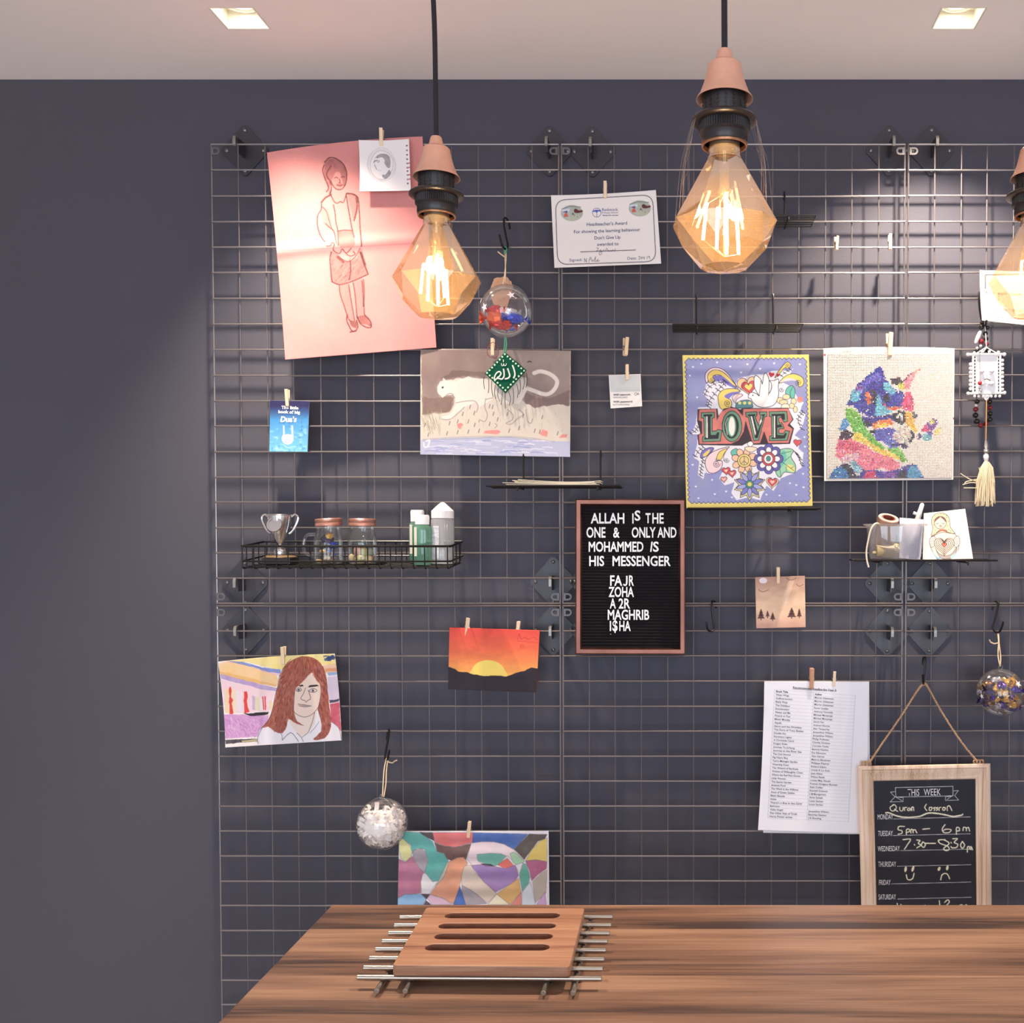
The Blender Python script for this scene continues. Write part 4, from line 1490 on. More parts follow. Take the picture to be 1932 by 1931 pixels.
# word block
g = zz
c.poly(g([(270, 715), (490, 710), (500, 790), (560, 710), (650, 690), (740, 720), (770, 705), (1270, 700), (1330, 830), (1290, 880), (1335, 930), (1290, 1100), (880, 1110), (850, 1070), (760, 1120), (280, 1112), (265, 1000), (300, 985), (265, 850)]), (52, 40, 52), warp=0)
L_pink = (222, 130, 122)
c.poly(g([(290, 722), (476, 715), (482, 840), (530, 745), (620, 700), (700, 710), (770, 790), (775, 712), (1275, 710), (1318, 830), (1262, 895), (1320, 935), (1275, 1088), (1050, 1090), (1005, 960), (960, 1090), (880, 1095), (800, 840), (780, 960), (720, 1060), (640, 1098), (290, 1098), (285, 1000), (320, 985), (318, 850), (280, 840)]), L_pink, tex=(.22, 10))
GR = (92, 150, 124)
BK = (36, 36, 44)
c.poly(g([(310, 755), (455, 750), (455, 810), (430, 815), (432, 960), (480, 955), (490, 940), (540, 950), (520, 1070), (325, 1078), (325, 1020), (345, 1015), (338, 815), (312, 812)]), GR, outline=(1.2, BK), tex=(.25, 8))
c.poly(g([(335, 775), (435, 770), (432, 795), (412, 798), (415, 1000), (470, 1000), (490, 970), (510, 972), (500, 1042), (345, 1050), (345, 1030), (368, 1025), (362, 800), (336, 798)]), BK)
c.poly(g([(366, 795), (380, 795), (384, 1035), (368, 1035)]), (232, 226, 224))
c.poly(g([(650 + 108 * math.cos(t), 905 + 170 * math.sin(t)) for t in np.linspace(0, 2 * PI, 40)]), GR, outline=(1.2, BK), tex=(.25, 8))
c.poly(g([(645 + 80 * math.cos(t), 905 + 135 * math.sin(t)) for t in np.linspace(0, 2 * PI, 40)]), BK)
c.poly(g([(645 + 52 * math.cos(t), 905 + 118 * math.sin(t)) for t in np.linspace(0, 2 * PI, 40)]), (96, 156, 128))
c.poly(g([(648 + 34 * math.cos(t), 905 + 105 * math.sin(t)) for t in np.linspace(0, 2 * PI, 40)]), (234, 230, 228))
c.line(g([(605, 810), (580, 880), (600, 1000)]), 1.2, (220, 216, 214), smooth=3)
c.poly(g([(800, 750), (925, 745), (925, 790), (905, 800), (945, 900), (965, 795), (950, 748), (1035, 745), (1035, 795), (1010, 800), (945, 1060), (890, 1065), (830, 805), (805, 800)]), GR, outline=(1.2, BK), tex=(.25, 8))
c.poly(g([(825, 775), (915, 770), (905, 790), (890, 795), (935, 960), (990, 795), (965, 775), (1020, 770), (1000, 800), (935, 1035), (905, 1035), (845, 795), (825, 792)]), BK)
c.poly(g([(855, 795), (872, 795), (915, 980), (905, 1010)]), (232, 226, 224))
c.poly(g([(955, 850), (975, 820), (980, 850), (950, 900)]), (226, 222, 220))
c.poly(g([(1060, 745), (1255, 740), (1265, 850), (1225, 860), (1190, 800), (1165, 815), (1170, 870), (1200, 865), (1225, 930), (1170, 935), (1165, 980), (1220, 985), (1240, 950), (1285, 960), (1260, 1060), (1065, 1065), (1065, 1015), (1090, 1010), (1085, 800), (1062, 795)]), GR, outline=(1.2, BK), tex=(.25, 8))
c.poly(g([(1085, 770), (1230, 765), (1235, 830), (1215, 835), (1190, 790), (1150, 795), (1150, 890), (1190, 880), (1205, 915), (1150, 920), (1150, 1000), (1215, 1005), (1245, 975), (1255, 985), (1235, 1040), (1085, 1045), (1085, 1030), (1105, 1025), (1105, 795), (1085, 790)]), BK)
c.poly(g([(1112, 790), (1126, 790), (1128, 1030), (1112, 1030)]), (232, 226, 224))
# below the word: curls, flowers, hearts
c.poly(g([(300, 1250), (320, 1180), (400, 1140), (450, 1150), (400, 1210), (340, 1250)]), PU, smooth=4, outline=(1, OL))
c.poly(g([(330, 1220), (370, 1180), (410, 1160), (380, 1220), (340, 1240)]), YL, smooth=4)
c.poly(g([(355, 1330), (370, 1250), (450, 1180), (620, 1130), (540, 1200), (470, 1280), (540, 1290), (530, 1370), (460, 1420), (390, 1410)]), PK, smooth=5, outline=(1, OL))
c.poly(g([(350, 1330), (370, 1420), (470, 1430), (420, 1440), (365, 1420)]), PU, smooth=3)
c.poly(g([(480, 1270), (510, 1190), (600, 1150), (560, 1210), (530, 1270)]), YL, smooth=4, outline=(.8, OL))
c.spiral(1270 + 478 / 5.852, 650 + 1320 / 5.852, 7, 2.2, .9, OL)
c.spiral(1270 + 590 / 5.852, 650 + 1280 / 5.852, 5, 2, .8, OL)
c.line(g([(600, 1150), (560, 1230), (560, 1290)]), .8, OL, smooth=3)
c.poly(g([(640, 1180), (700, 1150), (720, 1200), (680, 1240), (650, 1230)]), TE, smooth=4, outline=(.8, OL))
for k in range(8):
    a = k * PI / 4 + .3
    c.ell(1270 + (785 + 98 * math.cos(a)) / 5.852, 650 + (1285 + 98 * math.sin(a)) / 5.852, 7.5, 6, (238, 190, 160), rot=a, outline=(.9, OL))
c.ell(1270 + 785 / 5.852, 650 + 1285 / 5.852, 12.5, 12.5, (236, 214, 130), outline=(1, OL))
c.ell(1270 + 785 / 5.852, 650 + 1285 / 5.852, 8.5, 8.5, (226, 198, 140), outline=(1.4, (120, 110, 96)))
for a in (-PI / 2, PI / 2, PI / 2 + .8, PI / 2 - .8):
    c.line([(1270 + 785 / 5.852, 650 + 1285 / 5.852), (1270 + 785 / 5.852 + 8 * math.cos(a), 650 + 1285 / 5.852 + 8 * math.sin(a))], 1.3, (120, 110, 96))
c.poly(g([(1140, 1200), (1240, 1150), (1330, 1170), (1300, 1240), (1350, 1330), (1340, 1420), (1230, 1410), (1180, 1470), (1130, 1400)]), (150, 204, 172), smooth=3, outline=(1, OL))
c.poly(g([(1190, 1200), (1230, 1170), (1250, 1260), (1210, 1340), (1160, 1380), (1190, 1280)]), TE, smooth=3)
c.poly(g([(1250, 1330), (1330, 1340), (1340, 1410), (1260, 1380)]), (216, 216, 140), smooth=3)
for p1, p2 in (((1180, 1210), (1310, 1180)), ((1190, 1290), (1340, 1400)), ((1170, 1330), (1190, 1460)), ((1230, 1290), (1290, 1240)), ((1250, 1350), (1250, 1400)), ((1300, 1370), (1330, 1350))):
    c.line(g([p1, p2]), .7, OL)
for k in range(8):
    a = k * PI / 4
    c.ell(1270 + (1055 + 112 * math.cos(a)) / 5.852, 650 + (1265 + 118 * math.sin(a)) / 5.852, 8.5, 8.5, (96, 92, 168), outline=(.9, OL))
for k in range(8):
    a = k * PI / 4
    c.ell(1270 + (1055 + 90 * math.cos(a)) / 5.852, 650 + (1265 + 95 * math.sin(a)) / 5.852, 6.4, 5.2, (240, 234, 238), rot=a, outline=(.8, OL))
c.ell(1270 + 1052 / 5.852, 650 + 1265 / 5.852, 12.5, 13, (196, 76, 86), outline=(1, OL))
c.ell(1270 + 1052 / 5.852, 650 + 1265 / 5.852, 8.5, 9, (240, 232, 234), outline=(.9, OL))
c.ell(1270 + 1052 / 5.852, 650 + 1262 / 5.852, 4, 5, (70, 140, 134), outline=(.8, OL))
for (x, y, rr_) in ((585, 1395, 8.5), (650, 1425, 8.5), (560, 1490, 6.5)):
    c.heart(1270 + x / 5.852, 650 + y / 5.852, rr_, RD if rr_ > 7 else (232, 150, 150), -.1, outline=(.9, OL))
    c.heart(1270 + x / 5.852, 650 + y / 5.852, rr_ * .4, (240, 200, 180), -.1)
c.heart(1270 + 1095 / 5.852, 650 + 1525 / 5.852, 12.5, (238, 210, 180), .1, outline=(.9, OL))
c.heart(1270 + 1095 / 5.852, 650 + 1520 / 5.852, 9.5, RD, .1, outline=(.7, OL))
c.heart(1270 + 1095 / 5.852, 650 + 1520 / 5.852, 4.5, (240, 190, 170), .1)
c.heart(1270 + 1372 / 5.852, 650 + 1085 / 5.852, 8, RD, .1, outline=(.8, OL))
st = []
for k in range(20):
    a = k * PI / 10 - PI / 2
    R = 178 if k % 2 == 0 else 120
    st.append((845 + R * math.cos(a), 1550 + R * math.sin(a)))
c.poly(g(st), (228, 214, 160), outline=(1, OL))
for k in range(10):
    a = k * PI / 5 - PI / 2
    px_, py_ = 845 + 85 * math.cos(a), 1545 + 85 * math.sin(a)
    tip = (845 + 155 * math.cos(a), 1545 + 150 * math.sin(a))
    s1 = (845 + 90 * math.cos(a + .3), 1545 + 90 * math.sin(a + .3))
    s2 = (845 + 90 * math.cos(a - .3), 1545 + 90 * math.sin(a - .3))
    c.poly(g([(845 + 30 * math.cos(a), 1545 + 30 * math.sin(a)), s1, tip, s2]), [(104, 112, 204), (150, 158, 224)][k % 2], smooth=3, outline=(.9, OL), tex=(.25, 6))
c.ell(1270 + 845 / 5.852, 650 + 1545 / 5.852, 7.6, 7.6, (70, 150, 134), outline=(.9, OL))
c.ell(1270 + 845 / 5.852, 650 + 1545 / 5.852, 4.6, 4.6, (214, 206, 110), outline=(.7, OL))
c.poly(g([(820, 1090), (860, 1070), (885, 1100), (860, 1130), (830, 1120)]), (240, 236, 238), smooth=3, outline=(.8, OL))
c.poly(g([(790, 1140), (860, 1130), (930, 1150), (870, 1190), (820, 1180)]), (240, 214, 190), smooth=3, outline=(.8, OL))
c.a *= 0.90
root = sheet('love_canvas', LC, c, YP - 0.022, M_canvas, 1.5, thick=0.018, side=(226, 206, 112), curl=lambda u, v: 0.004 * v)
tag(root, 'yellow edged canvas with the word LOVE, a dove and flowers, standing on a thin shelf', 'canvas')

# ---- rainbow cat in beads
g = zm(1540, 640, 6.896)
c = Canvas(1550, 650, 1806, 912, 2.0, (226, 218, 212))
K, NB, DB, LB, PUR, PKc, MG, GRN, YEL, ORG_, WT, GY = (38, 32, 52), (52, 52, 150), (70, 72, 170), (110, 178, 204), (128, 88, 170), (226, 128, 150), (204, 66, 116), (110, 176, 74), (232, 200, 96), (222, 122, 72), (232, 226, 226), (160, 140, 140)
CP = [([(170, 1820), (230, 1700), (330, 1630), (430, 1720), (520, 1820)], (58, 120, 176)), ([(300, 1630), (420, 1620), (520, 1760), (580, 1820), (430, 1820), (380, 1700)], K),
      ([(420, 1560), (520, 1540), (600, 1640), (560, 1760), (500, 1720)], (128, 178, 196)),
      ([(540, 1820), (600, 1700), (760, 1690), (880, 1740), (1080, 1690), (1180, 1640), (1310, 1640), (1390, 1800), (1380, 1820)], (70, 64, 150)),
      ([(600, 1820), (640, 1740), (760, 1700), (800, 1820)], MG), ([(860, 1820), (880, 1730), (1040, 1740), (1060, 1820)], (128, 80, 160)), ([(1190, 1820), (1200, 1680), (1310, 1640), (1390, 1800)], (74, 150, 190)),
      ([(1040, 1820), (1100, 1700), (1180, 1720), (1180, 1820)], K),
      ([(250, 1520), (280, 1330), (320, 1250), (440, 1300), (640, 1370), (760, 1480), (900, 1500), (1060, 1600), (1110, 1660), (980, 1720), (850, 1680), (640, 1720), (560, 1640), (470, 1560), (380, 1500), (330, 1600)], PKc),
      ([(290, 1330), (420, 1320), (600, 1400), (500, 1470), (330, 1420), (270, 1420)], (206, 92, 122)), ([(320, 1560), (390, 1500), (560, 1480), (540, 1560), (430, 1590), (340, 1620)], (216, 180, 190)),
      ([(300, 1310), (330, 1200), (400, 1180), (480, 1230), (460, 1300), (380, 1300)], (72, 40, 66)), ([(300, 1180), (340, 1060), (400, 1020), (430, 1120), (380, 1200)], (90, 150, 200)),
      ([(390, 1030), (390, 910), (470, 900), (560, 970), (620, 1060), (640, 1160), (700, 1230), (760, 1290), (850, 1380), (900, 1420), (850, 1440), (740, 1380), (660, 1300), (560, 1230), (480, 1200), (450, 1110)], GRN),
      ([(480, 1230), (560, 1220), (650, 1290), (760, 1390), (880, 1440), (1000, 1470), (1100, 1540), (1110, 1580), (990, 1540), (880, 1510), (760, 1460), (640, 1370), (490, 1310)], YEL),
      ([(1080, 1520), (1130, 1500), (1180, 1590), (1120, 1610)], GRN), ([(900, 1420), (1080, 1410), (1140, 1500), (1080, 1530), (960, 1470)], (130, 190, 90)),
      ([(400, 870), (450, 720), (560, 580), (700, 450), (790, 380), (850, 360), (880, 430), (890, 520), (960, 590), (1040, 680), (1120, 690), (1150, 780), (1120, 860), (1060, 900), (960, 960), (800, 1010), (680, 1010), (560, 940), (470, 860)], NB),
      ([(570, 600), (700, 480), (820, 420), (860, 520), (800, 560), (700, 560), (610, 660)], (96, 90, 186)), ([(440, 800), (470, 680), (540, 640), (600, 680), (560, 780), (520, 830)], LB), ([(500, 700), (520, 620), (600, 600), (610, 660)], PUR),
      ([(880, 560), (940, 570), (1040, 680), (1000, 740), (920, 690), (870, 640)], LB), ([(770, 800), (800, 700), (840, 760), (850, 860), (960, 900), (1010, 940), (880, 990), (760, 1010), (760, 900)], LB),
      ([(640, 700), (690, 670), (720, 760), (710, 850), (670, 860)], ORG_), ([(710, 650), (770, 660), (790, 760), (760, 870), (720, 860), (730, 760)], K), ([(850, 820), (900, 840), (930, 890), (1080, 870), (1120, 900), (1010, 930), (900, 900)], (214, 110, 80)), ([(870, 750), (920, 720), (960, 760), (940, 830), (880, 820)], K),
      ([(980, 770), (1060, 760), (1120, 790), (1060, 870), (990, 860)], (50, 52, 160)), ([(950, 520), (1080, 500), (1140, 560), (1050, 600), (1000, 600)], (60, 48, 62)), ([(1050, 600), (1130, 570), (1170, 640), (1110, 680)], (196, 196, 84)),
      ([(1130, 550), (1200, 460), (1330, 380), (1370, 360), (1290, 460), (1250, 560), (1220, 640), (1180, 680)], (226, 140, 160)), ([(1130, 545), (1200, 455), (1290, 400), (1190, 490), (1140, 560)], (110, 60, 90)),
      ([(1110, 860), (1140, 760), (1170, 690), (1220, 690), (1260, 780), (1270, 880), (1260, 940), (1150, 930)], MG), ([(1150, 940), (1260, 940), (1270, 1100), (1320, 1190), (1290, 1220), (1210, 1150), (1150, 1080)], (226, 176, 80)),
      ([(1150, 780), (1200, 740), (1240, 820), (1210, 870)], (222, 90, 136)), ([(600, 1010), (800, 1020), (1010, 990), (1020, 1060), (880, 1120), (700, 1140), (620, 1110)], (60, 50, 140)),
      ([(720, 1100), (860, 1050), (980, 1040), (1000, 1100), (860, 1150), (740, 1170)], ORG_), ([(760, 1130), (900, 1090), (960, 1110), (820, 1170)], YEL), ([(610, 1100), (650, 1060), (720, 1080), (690, 1140), (640, 1140)], K),
      ([(700, 1200), (860, 1160), (1060, 1160), (1100, 1240), (980, 1300), (1000, 1380), (880, 1360), (780, 1290)], (84, 84, 176)), ([(860, 1300), (960, 1270), (1060, 1340), (1100, 1400), (960, 1420)], (100, 110, 190)), ([(680, 1200), (740, 1180), (800, 1200), (740, 1240)], K),
      ([(980, 1260), (1050, 1160), (1160, 1110), (1230, 1190), (1260, 1270), (1180, 1340), (1060, 1340)], (206, 194, 188)), ([(1200, 1180), (1280, 1230), (1290, 1260), (1240, 1340), (1180, 1370), (1240, 1270)], K), ([(1090, 1370), (1170, 1350), (1190, 1410), (1120, 1430)], K), ([(950, 1350), (1090, 1360), (1080, 1400), (960, 1390)], (70, 64, 120)),
      ([(1005, 975), (1070, 925), (1150, 935), (1165, 1065), (1125, 1110), (1040, 1090), (1000, 1040)], K), ([(1035, 1010), (1080, 965), (1130, 985), (1128, 1060), (1080, 1070)], (230, 236, 232)), ([(1062, 990), (1095, 990), (1098, 1055), (1068, 1055)], K),
      ([(1250, 940), (1310, 980), (1300, 1040), (1260, 1030)], (62, 66, 110)), ([(720, 1010), (900, 1000), (1010, 970), (1000, 990), (760, 1030)], K),
      ([(1370, 1180), (1420, 1110), (1460, 1130), (1480, 1190), (1430, 1230)], (206, 60, 130)), ([(1420, 1100), (1500, 1040), (1560, 1040), (1570, 1100), (1520, 1190), (1470, 1180)], (110, 70, 150)), ([(1460, 1080), (1510, 1050), (1540, 1080), (1500, 1120)], (224, 206, 120)), ([(1560, 1160), (1620, 1140), (1630, 1190), (1560, 1260), (1530, 1240)], (226, 210, 140)),
      ([(1360, 1280), (1420, 1230), (1500, 1240), (1510, 1300), (1430, 1340)], (110, 170, 190)), ([(1310, 1250), (1360, 1230), (1370, 1270), (1330, 1290)], (70, 60, 110)), ([(1430, 1220), (1500, 1190), (1520, 1230), (1470, 1250)], (100, 80, 150))]
for pts, col in CP:
    c.poly(g(pts), col, 1.0, warp=1.3, seed=int(abs(pts[0][0])) % 50)
# bead grid
CTL, CTR, CBR, CBL = [np.array(p) for p in ((1562, 667), (1797, 667), (1795, 902), (1560, 903))]
N = 94
rg = np.random.default_rng(4)
ii, jj = np.meshgrid((np.arange(N) + .5) / N, (np.arange(N) + .5) / N)
cp_ = (CTL * (1 - ii[..., None]) + CTR * ii[..., None]) * (1 - jj[..., None]) + (CBL * (1 - ii[..., None]) + CBR * ii[..., None]) * jj[..., None]
jx = cp_[..., 0] + rg.normal(0, 1.1, ii.shape)
jy = cp_[..., 1] + rg.normal(0, .7, ii.shape)
bead = c.sample(jx, jy)
isbg = (np.abs(bead - np.array((226, 218, 212))).sum(-1) < 24)[..., None]
bead = np.where(isbg, bead + rg.normal(0, 7, ii.shape)[..., None], bead + rg.normal(0, 20, ii.shape)[..., None] + rg.normal(0, 14, bead.shape))
bead[rg.random(ii.shape) < 0.012] = 250
c2 = Canvas(1550, 648, 1806, 914, 1.6, (232, 226, 222))
inner = [(1560, 665), (1799, 665), (1797, 904), (1558, 905)]
c2.poly(inner, (176, 168, 166))
c2.poly([(1554.5, 668), (1558, 668), (1558, 672), (1554.5, 672)], (150, 40, 60))
c2.poly([(1798, 788), (1801, 788), (1801, 792), (1798, 792)], (150, 60, 60))
c2.poly([(1561, 663), (1568, 658), (1576, 665)], (206, 190, 196))
c2.text('Size:', 1588, 664.5, 3.6, (96, 90, 100), w=22)
c2.text('30x30CM', 1625, 663.8, 3.4, (90, 84, 92), w=27)
for x in (1583, 1615, 1663):
    c2.line([(x, 660), (x, 666)], .5, (170, 164, 170))
cat = sheet('bead_picture', [(1553.5, 657.5), (1801, 657.5), (1798.5, 905.5), (1555, 908)], c2, YP - 0.001, M_paper, 1.0, thick=.0012, curl=lambda u, v: 0.001 + 0.0025 * v, bulge=(-2.5, 0, 0, 0))
tag(cat, 'white square picture of a rainbow coloured cat and butterfly made of tiny beads', 'bead picture')
q = []
hw_ = 0.42 * 235 / N
Yb = YP - 0.0024 - 0.001 - 0.0025 * jj - .0004
ox = np.stack([-np.ones_like(ii), np.ones_like(ii), np.ones_like(ii), -np.ones_like(ii)], -1)
oy = np.stack([np.ones_like(ii), np.ones_like(ii), -np.ones_like(ii), -np.ones_like(ii)], -1)
bx_, by_ = cp_[..., 0:1] + ox * hw_, cp_[..., 1:2] + oy * hw_
tx_, ty_ = cp_[..., 0:1] + ox * hw_ * .62, cp_[..., 1:2] + oy * hw_ * .62
tilt = rg.normal(0, .00010, ox.shape)
Xb, _, Zb = P(bx_, by_, Yb[..., None])
Yt = Yb[..., None] - .0009 + tilt
Xt, _, Zt = P(tx_, ty_, Yt)
vb = np.stack([Xb, np.broadcast_to(Yb[..., None], Xb.shape), Zb], -1).reshape(-1, 4, 3)
vt = np.stack([Xt, Yt, Zt], -1).reshape(-1, 4, 3)
allv = np.concatenate([vb, vt], 1).reshape(-1, 3)
n_ = N * N
base = (np.arange(n_) * 8)[:, None]
fq = np.concatenate([base + np.array([k]) for k in ([4, 5, 6, 7], [0, 1, 5, 4], [1, 2, 6, 5], [2, 3, 7, 6], [3, 0, 4, 7])], 1).reshape(-1, 4)
me = bpy.data.meshes.new('bead_field')
o3 = np.array(ORG[cat.name])
me.from_pydata((allv - o3).tolist(), [], fq.tolist())
at = me.color_attributes.new('Col', 'FLOAT_COLOR', 'POINT')
rgba = np.ones((n_ * 8, 4))
rgba[:, :3] = np.repeat(lin_np(bead.reshape(-1, 3)), 8, 0)
at.data.foreach_set('color', rgba.reshape(-1))
me.materials.append(painted('resin_beads', 0.22, 0, .6))
bo = bpy.data.objects.new('bead_field', me)
COL.objects.link(bo)
bo.parent = cat
bo['kind'] = 'stuff'

# ---- notice behind the right hand lamp
c = Canvas(1842, 504, 2110, 640, 1.5, (230, 226, 226))
c.wash(3, 40, 3)
c.line([(1859, 545), (1859, 519), (2050, 515)], 2.2, (60, 56, 64))
g = zm(1830, 260, 5.08)
c.text('You can now', 1857, 554, 4.6, (110, 90, 90), w=70, ang=-3)
c.text('Or call in and ask', 1875, 585, 3.6, (96, 90, 96), w=80, ang=-3)
c.text('Please use first line of address', 1863, 598.5, 3.0, (90, 86, 92), w=76, ang=-3.2, bold=.01)
c.text('Thank you Lisa', 1881, 605.5, 3.0, (96, 92, 98), w=32, ang=-2)
c.text('07700', 1925, 609, 3.2, (90, 86, 92), w=30, ang=-2)
tag(sheet('printed_notice', [(1848.5, 510), (2085, 518), (2088, 630), (1853, 605)], c, YP - 0.012, M_photo, 1.0, curl=lambda u, v: .001 + .003 * v, bulge=(0, 0, 0, -1)),
    'white printed notice partly behind the right hand bulb at the photo edge', 'notice')

# ---- dusk card with little fir trees
g = zm(1400, 640, 3.63)
c = Canvas(1420, 1084, 1526, 1190, 2.0, (206, 168, 140))
t_ = np.clip((c.Y - 1090) / 95, 0, 1)[..., None]
c.a = np.array((178, 140, 124)) + (np.array((226, 190, 160)) - np.array((178, 140, 124))) * np.clip(t_ * 2, 0, 1) + np.clip(t_ - .72, 0, 1) * 2.2 * (np.array((184, 130, 122)) - np.array((226, 190, 160)))
c.a *= (1 + .16 * (vnoise(c.X, c.Y * 2, 20, 8, 4) - .5))[..., None]
c.poly(g([(270, 1790), (320, 1660), (360, 1660), (320, 1760), (300, 1830)]), (236, 210, 186), .35, warp=2)
c.ell(1440, 1096, 7.5, 5.5, (226, 214, 224))
for x, y, s in ((335, 1645, 1), (395, 1687, .7), (145, 1725, 1)):
    c.line(g([(x - 32 * s, y - 8), (x - 15 * s, y + 3), (x, y + 6), (x + 15 * s, y + 2), (x + 35 * s, y - 6)]), .8, (96, 66, 60), smooth=3)
for x, y, h_, w_ in ((130, 1915, 68, 26), (175, 1900, 40, 15), (210, 1920, 48, 20), (340, 1905, 66, 32), (392, 1900, 55, 18)):
    for k in range(3):
        yb = y - h_ * k * .26
        ww = w_ * (1 - k * .26)
        c.poly(g([(x - ww, yb), (x - ww * .2, yb - h_ * .42), (x, yb - h_ * .48), (x + ww * .2, yb - h_ * .42), (x + ww, yb)]), (72, 40, 44), tex=(.3, 4))
    c.line(g([(x, y), (x, y + 10)]), 1.4, (72, 40, 44))
tag(sheet('dusk_painting', [(1425, 1089.5), (1518.5, 1087), (1520, 1184), (1427, 1186)], c, YP, M_paper, 1.8, thick=.0008, curl=lambda u, v: .001 + .003 * v),
    'small brown watercolour card with fir trees, birds and a pale moon', 'painting')

# ---- sunset canvas
g = zm(900, 840, 3.1145)
c = Canvas(838, 1178, 1026, 1312, 1.6, (222, 84, 66))
t_ = np.clip((c.Y - 1186) / 90, 0, 1)[..., None]
a_, b_, d_ = np.array((218, 72, 62.)), np.array((228, 104, 70.)), np.array((238, 160, 84.))
c.a = np.where(t_ < .45, a_ + (b_ - a_) * (t_ / .45), b_ + (d_ - b_) * ((t_ - .45) / .45))
c.a *= (1 + .12 * (vnoise(c.X, c.Y * 3, 26, 3, 4) - .5))[..., None]
c.poly([(890, 1280), (891, 1262), (903, 1250), (922, 1246), (942, 1252), (953, 1266), (954, 1280)], (234, 206, 104), smooth=4)
c.poly([(840, 1258), (850, 1259), (858, 1262), (865, 1268), (880, 1269), (893, 1273), (915, 1276), (935, 1275), (955, 1277), (975, 1270), (990, 1266), (1003, 1260), (1020, 1262), (1022, 1312), (838, 1312)], (34, 24, 34), warp=1)
c.line([(977, 1207), (979, 1196), (983, 1206), (990, 1203), (997, 1207), (1006, 1202), (1014, 1207)], .8, (150, 30, 50), .8)
c.line([(976, 1210), (1015, 1213)], .7, (150, 30, 50), .6)
c.line([(985 + 3 * math.cos(t), 1220 + 3 * math.sin(t)) for t in np.linspace(0, 6, 14)], .7, (150, 30, 50), .7)
tag(sheet('sunset_canvas', [(848, 1184.5), (1018, 1190), (1011.5, 1306.5), (845.5, 1301)], c, YP - .006, M_canvas, 1.5, thick=.005, side=(150, 50, 50), curl=lambda u, v: .003 * v),
    'small orange sunset painting with a yellow sun behind black hills', 'painting')

# ---- red haired portrait
g = zm(400, 1210, 7.431)
c = Canvas(404, 1230, 650, 1418, 1.6, (232, 222, 222))
c.wash(4, 40, 2)


def pp(pts, col, a=.9, **kw):
    kw.setdefault('tex', (.35, 10))
    kw.setdefault('warp', 1.2)
    c.poly(g(pts), col, a, **kw)


pp([(80, 300), (280, 270), (1010, 200), (1720, 180), (1740, 330), (1500, 340), (1100, 400), (900, 400), (500, 300)], (226, 204, 116))
pp([(90, 320), (300, 280), (900, 470), (930, 560), (900, 640), (500, 560), (110, 460)], (230, 184, 120))
pp([(110, 420), (500, 510), (900, 610), (890, 640), (500, 565), (120, 460)], (214, 156, 84), .6)
pp([(80, 300), (250, 280), (960, 420), (960, 480), (860, 480), (500, 350), (200, 300)], (214, 160, 190), .6)
pp([(220, 280), (420, 290), (700, 370), (960, 400), (960, 450), (800, 440), (600, 370), (380, 320)], (86, 116, 190))
pp([(110, 455), (500, 560), (910, 660), (910, 710), (700, 680), (400, 600), (130, 530)], (158, 130, 184))
pp([(130, 540), (400, 610), (880, 720), (800, 980), (540, 1000), (180, 1010)], (226, 186, 200), .8)
for x0, x1, y0, y1, col in ((185, 235, 660, 1010, (226, 202, 130)), (275, 330, 670, 1000, (232, 210, 160)), (330, 420, 690, 990, (222, 212, 222)), (560, 600, 760, 970, (160, 150, 186)), (600, 660, 780, 980, (206, 204, 160)), (660, 710, 790, 970, (230, 224, 222)), (800, 850, 830, 960, (222, 206, 140))):
    pp([(x0, y0), (x1, y0 + 20), (x1 + 5, y1), (x0 + 5, y1)], col, .75)
RD_ = (206, 62, 58)
pp([(240, 650), (262, 635), (272, 700), (268, 790), (292, 830), (276, 880), (298, 1000), (290, 1030), (240, 1025), (250, 900), (232, 860), (248, 780), (232, 700)], RD_, 1, tex=(.1, 5))
pp([(445, 710), (480, 700), (495, 740), (490, 840), (500, 920), (525, 990), (450, 1015), (455, 930), (445, 830)], RD_, 1, tex=(.1, 5))
pp([(705, 780), (722, 775), (730, 960), (718, 970)], RD_, 1, tex=(.1, 5))
pp([(735, 770), (752, 770), (755, 965), (738, 965)], RD_, 1, tex=(.1, 5))
pp([(430, 1010), (520, 1015), (800, 990), (780, 1030), (640, 1052), (520, 1050)], (36, 28, 36), 1, tex=(.1, 5))
pp([(160, 1030), (440, 1030), (560, 1050), (790, 1040), (790, 1100), (690, 1200), (640, 1340), (190, 1370)], (192, 132, 190), .95)
c.hatch(g([(180, 1060), (780, 1060), (650, 1330), (200, 1350)]), [(168, 104, 170), (224, 184, 218), (206, 160, 206)], 160, 9, 0.9, 1.4, .7, .7)
pp([(185, 1385), (640, 1370), (635, 1410), (190, 1440)], (44, 36, 44), 1)
pp([(410, 1400), (640, 1375), (632, 1405), (420, 1420)], (226, 212, 150), .9)
pp([(1500, 350), (1740, 320), (1760, 440), (1560, 450)], (214, 160, 120), .7)
pp([(1580, 390), (1755, 380), (1760, 420), (1600, 425)], (206, 130, 90), .8)
pp([(1620, 440), (1760, 430), (1765, 475), (1630, 480)], (120, 150, 200), .9)
pp([(1620, 500), (1765, 490), (1785, 820), (1640, 830), (1620, 640)], (196, 178, 204), .9)
pp([(1640, 830), (1790, 815), (1785, 850), (1650, 870)], (46, 34, 60), 1)
pp([(1650, 880), (1790, 860), (1810, 1270), (1760, 1200), (1670, 1120)], (188, 56, 78), .95)
pp([(1570, 240), (1720, 205), (1730, 250), (1580, 280)], (46, 68, 116), .95)
c.hatch(g([(1560, 210), (1725, 200), (1735, 260), (1590, 285)]), [(40, 60, 110)], 20, 10, 0, 2, .8)
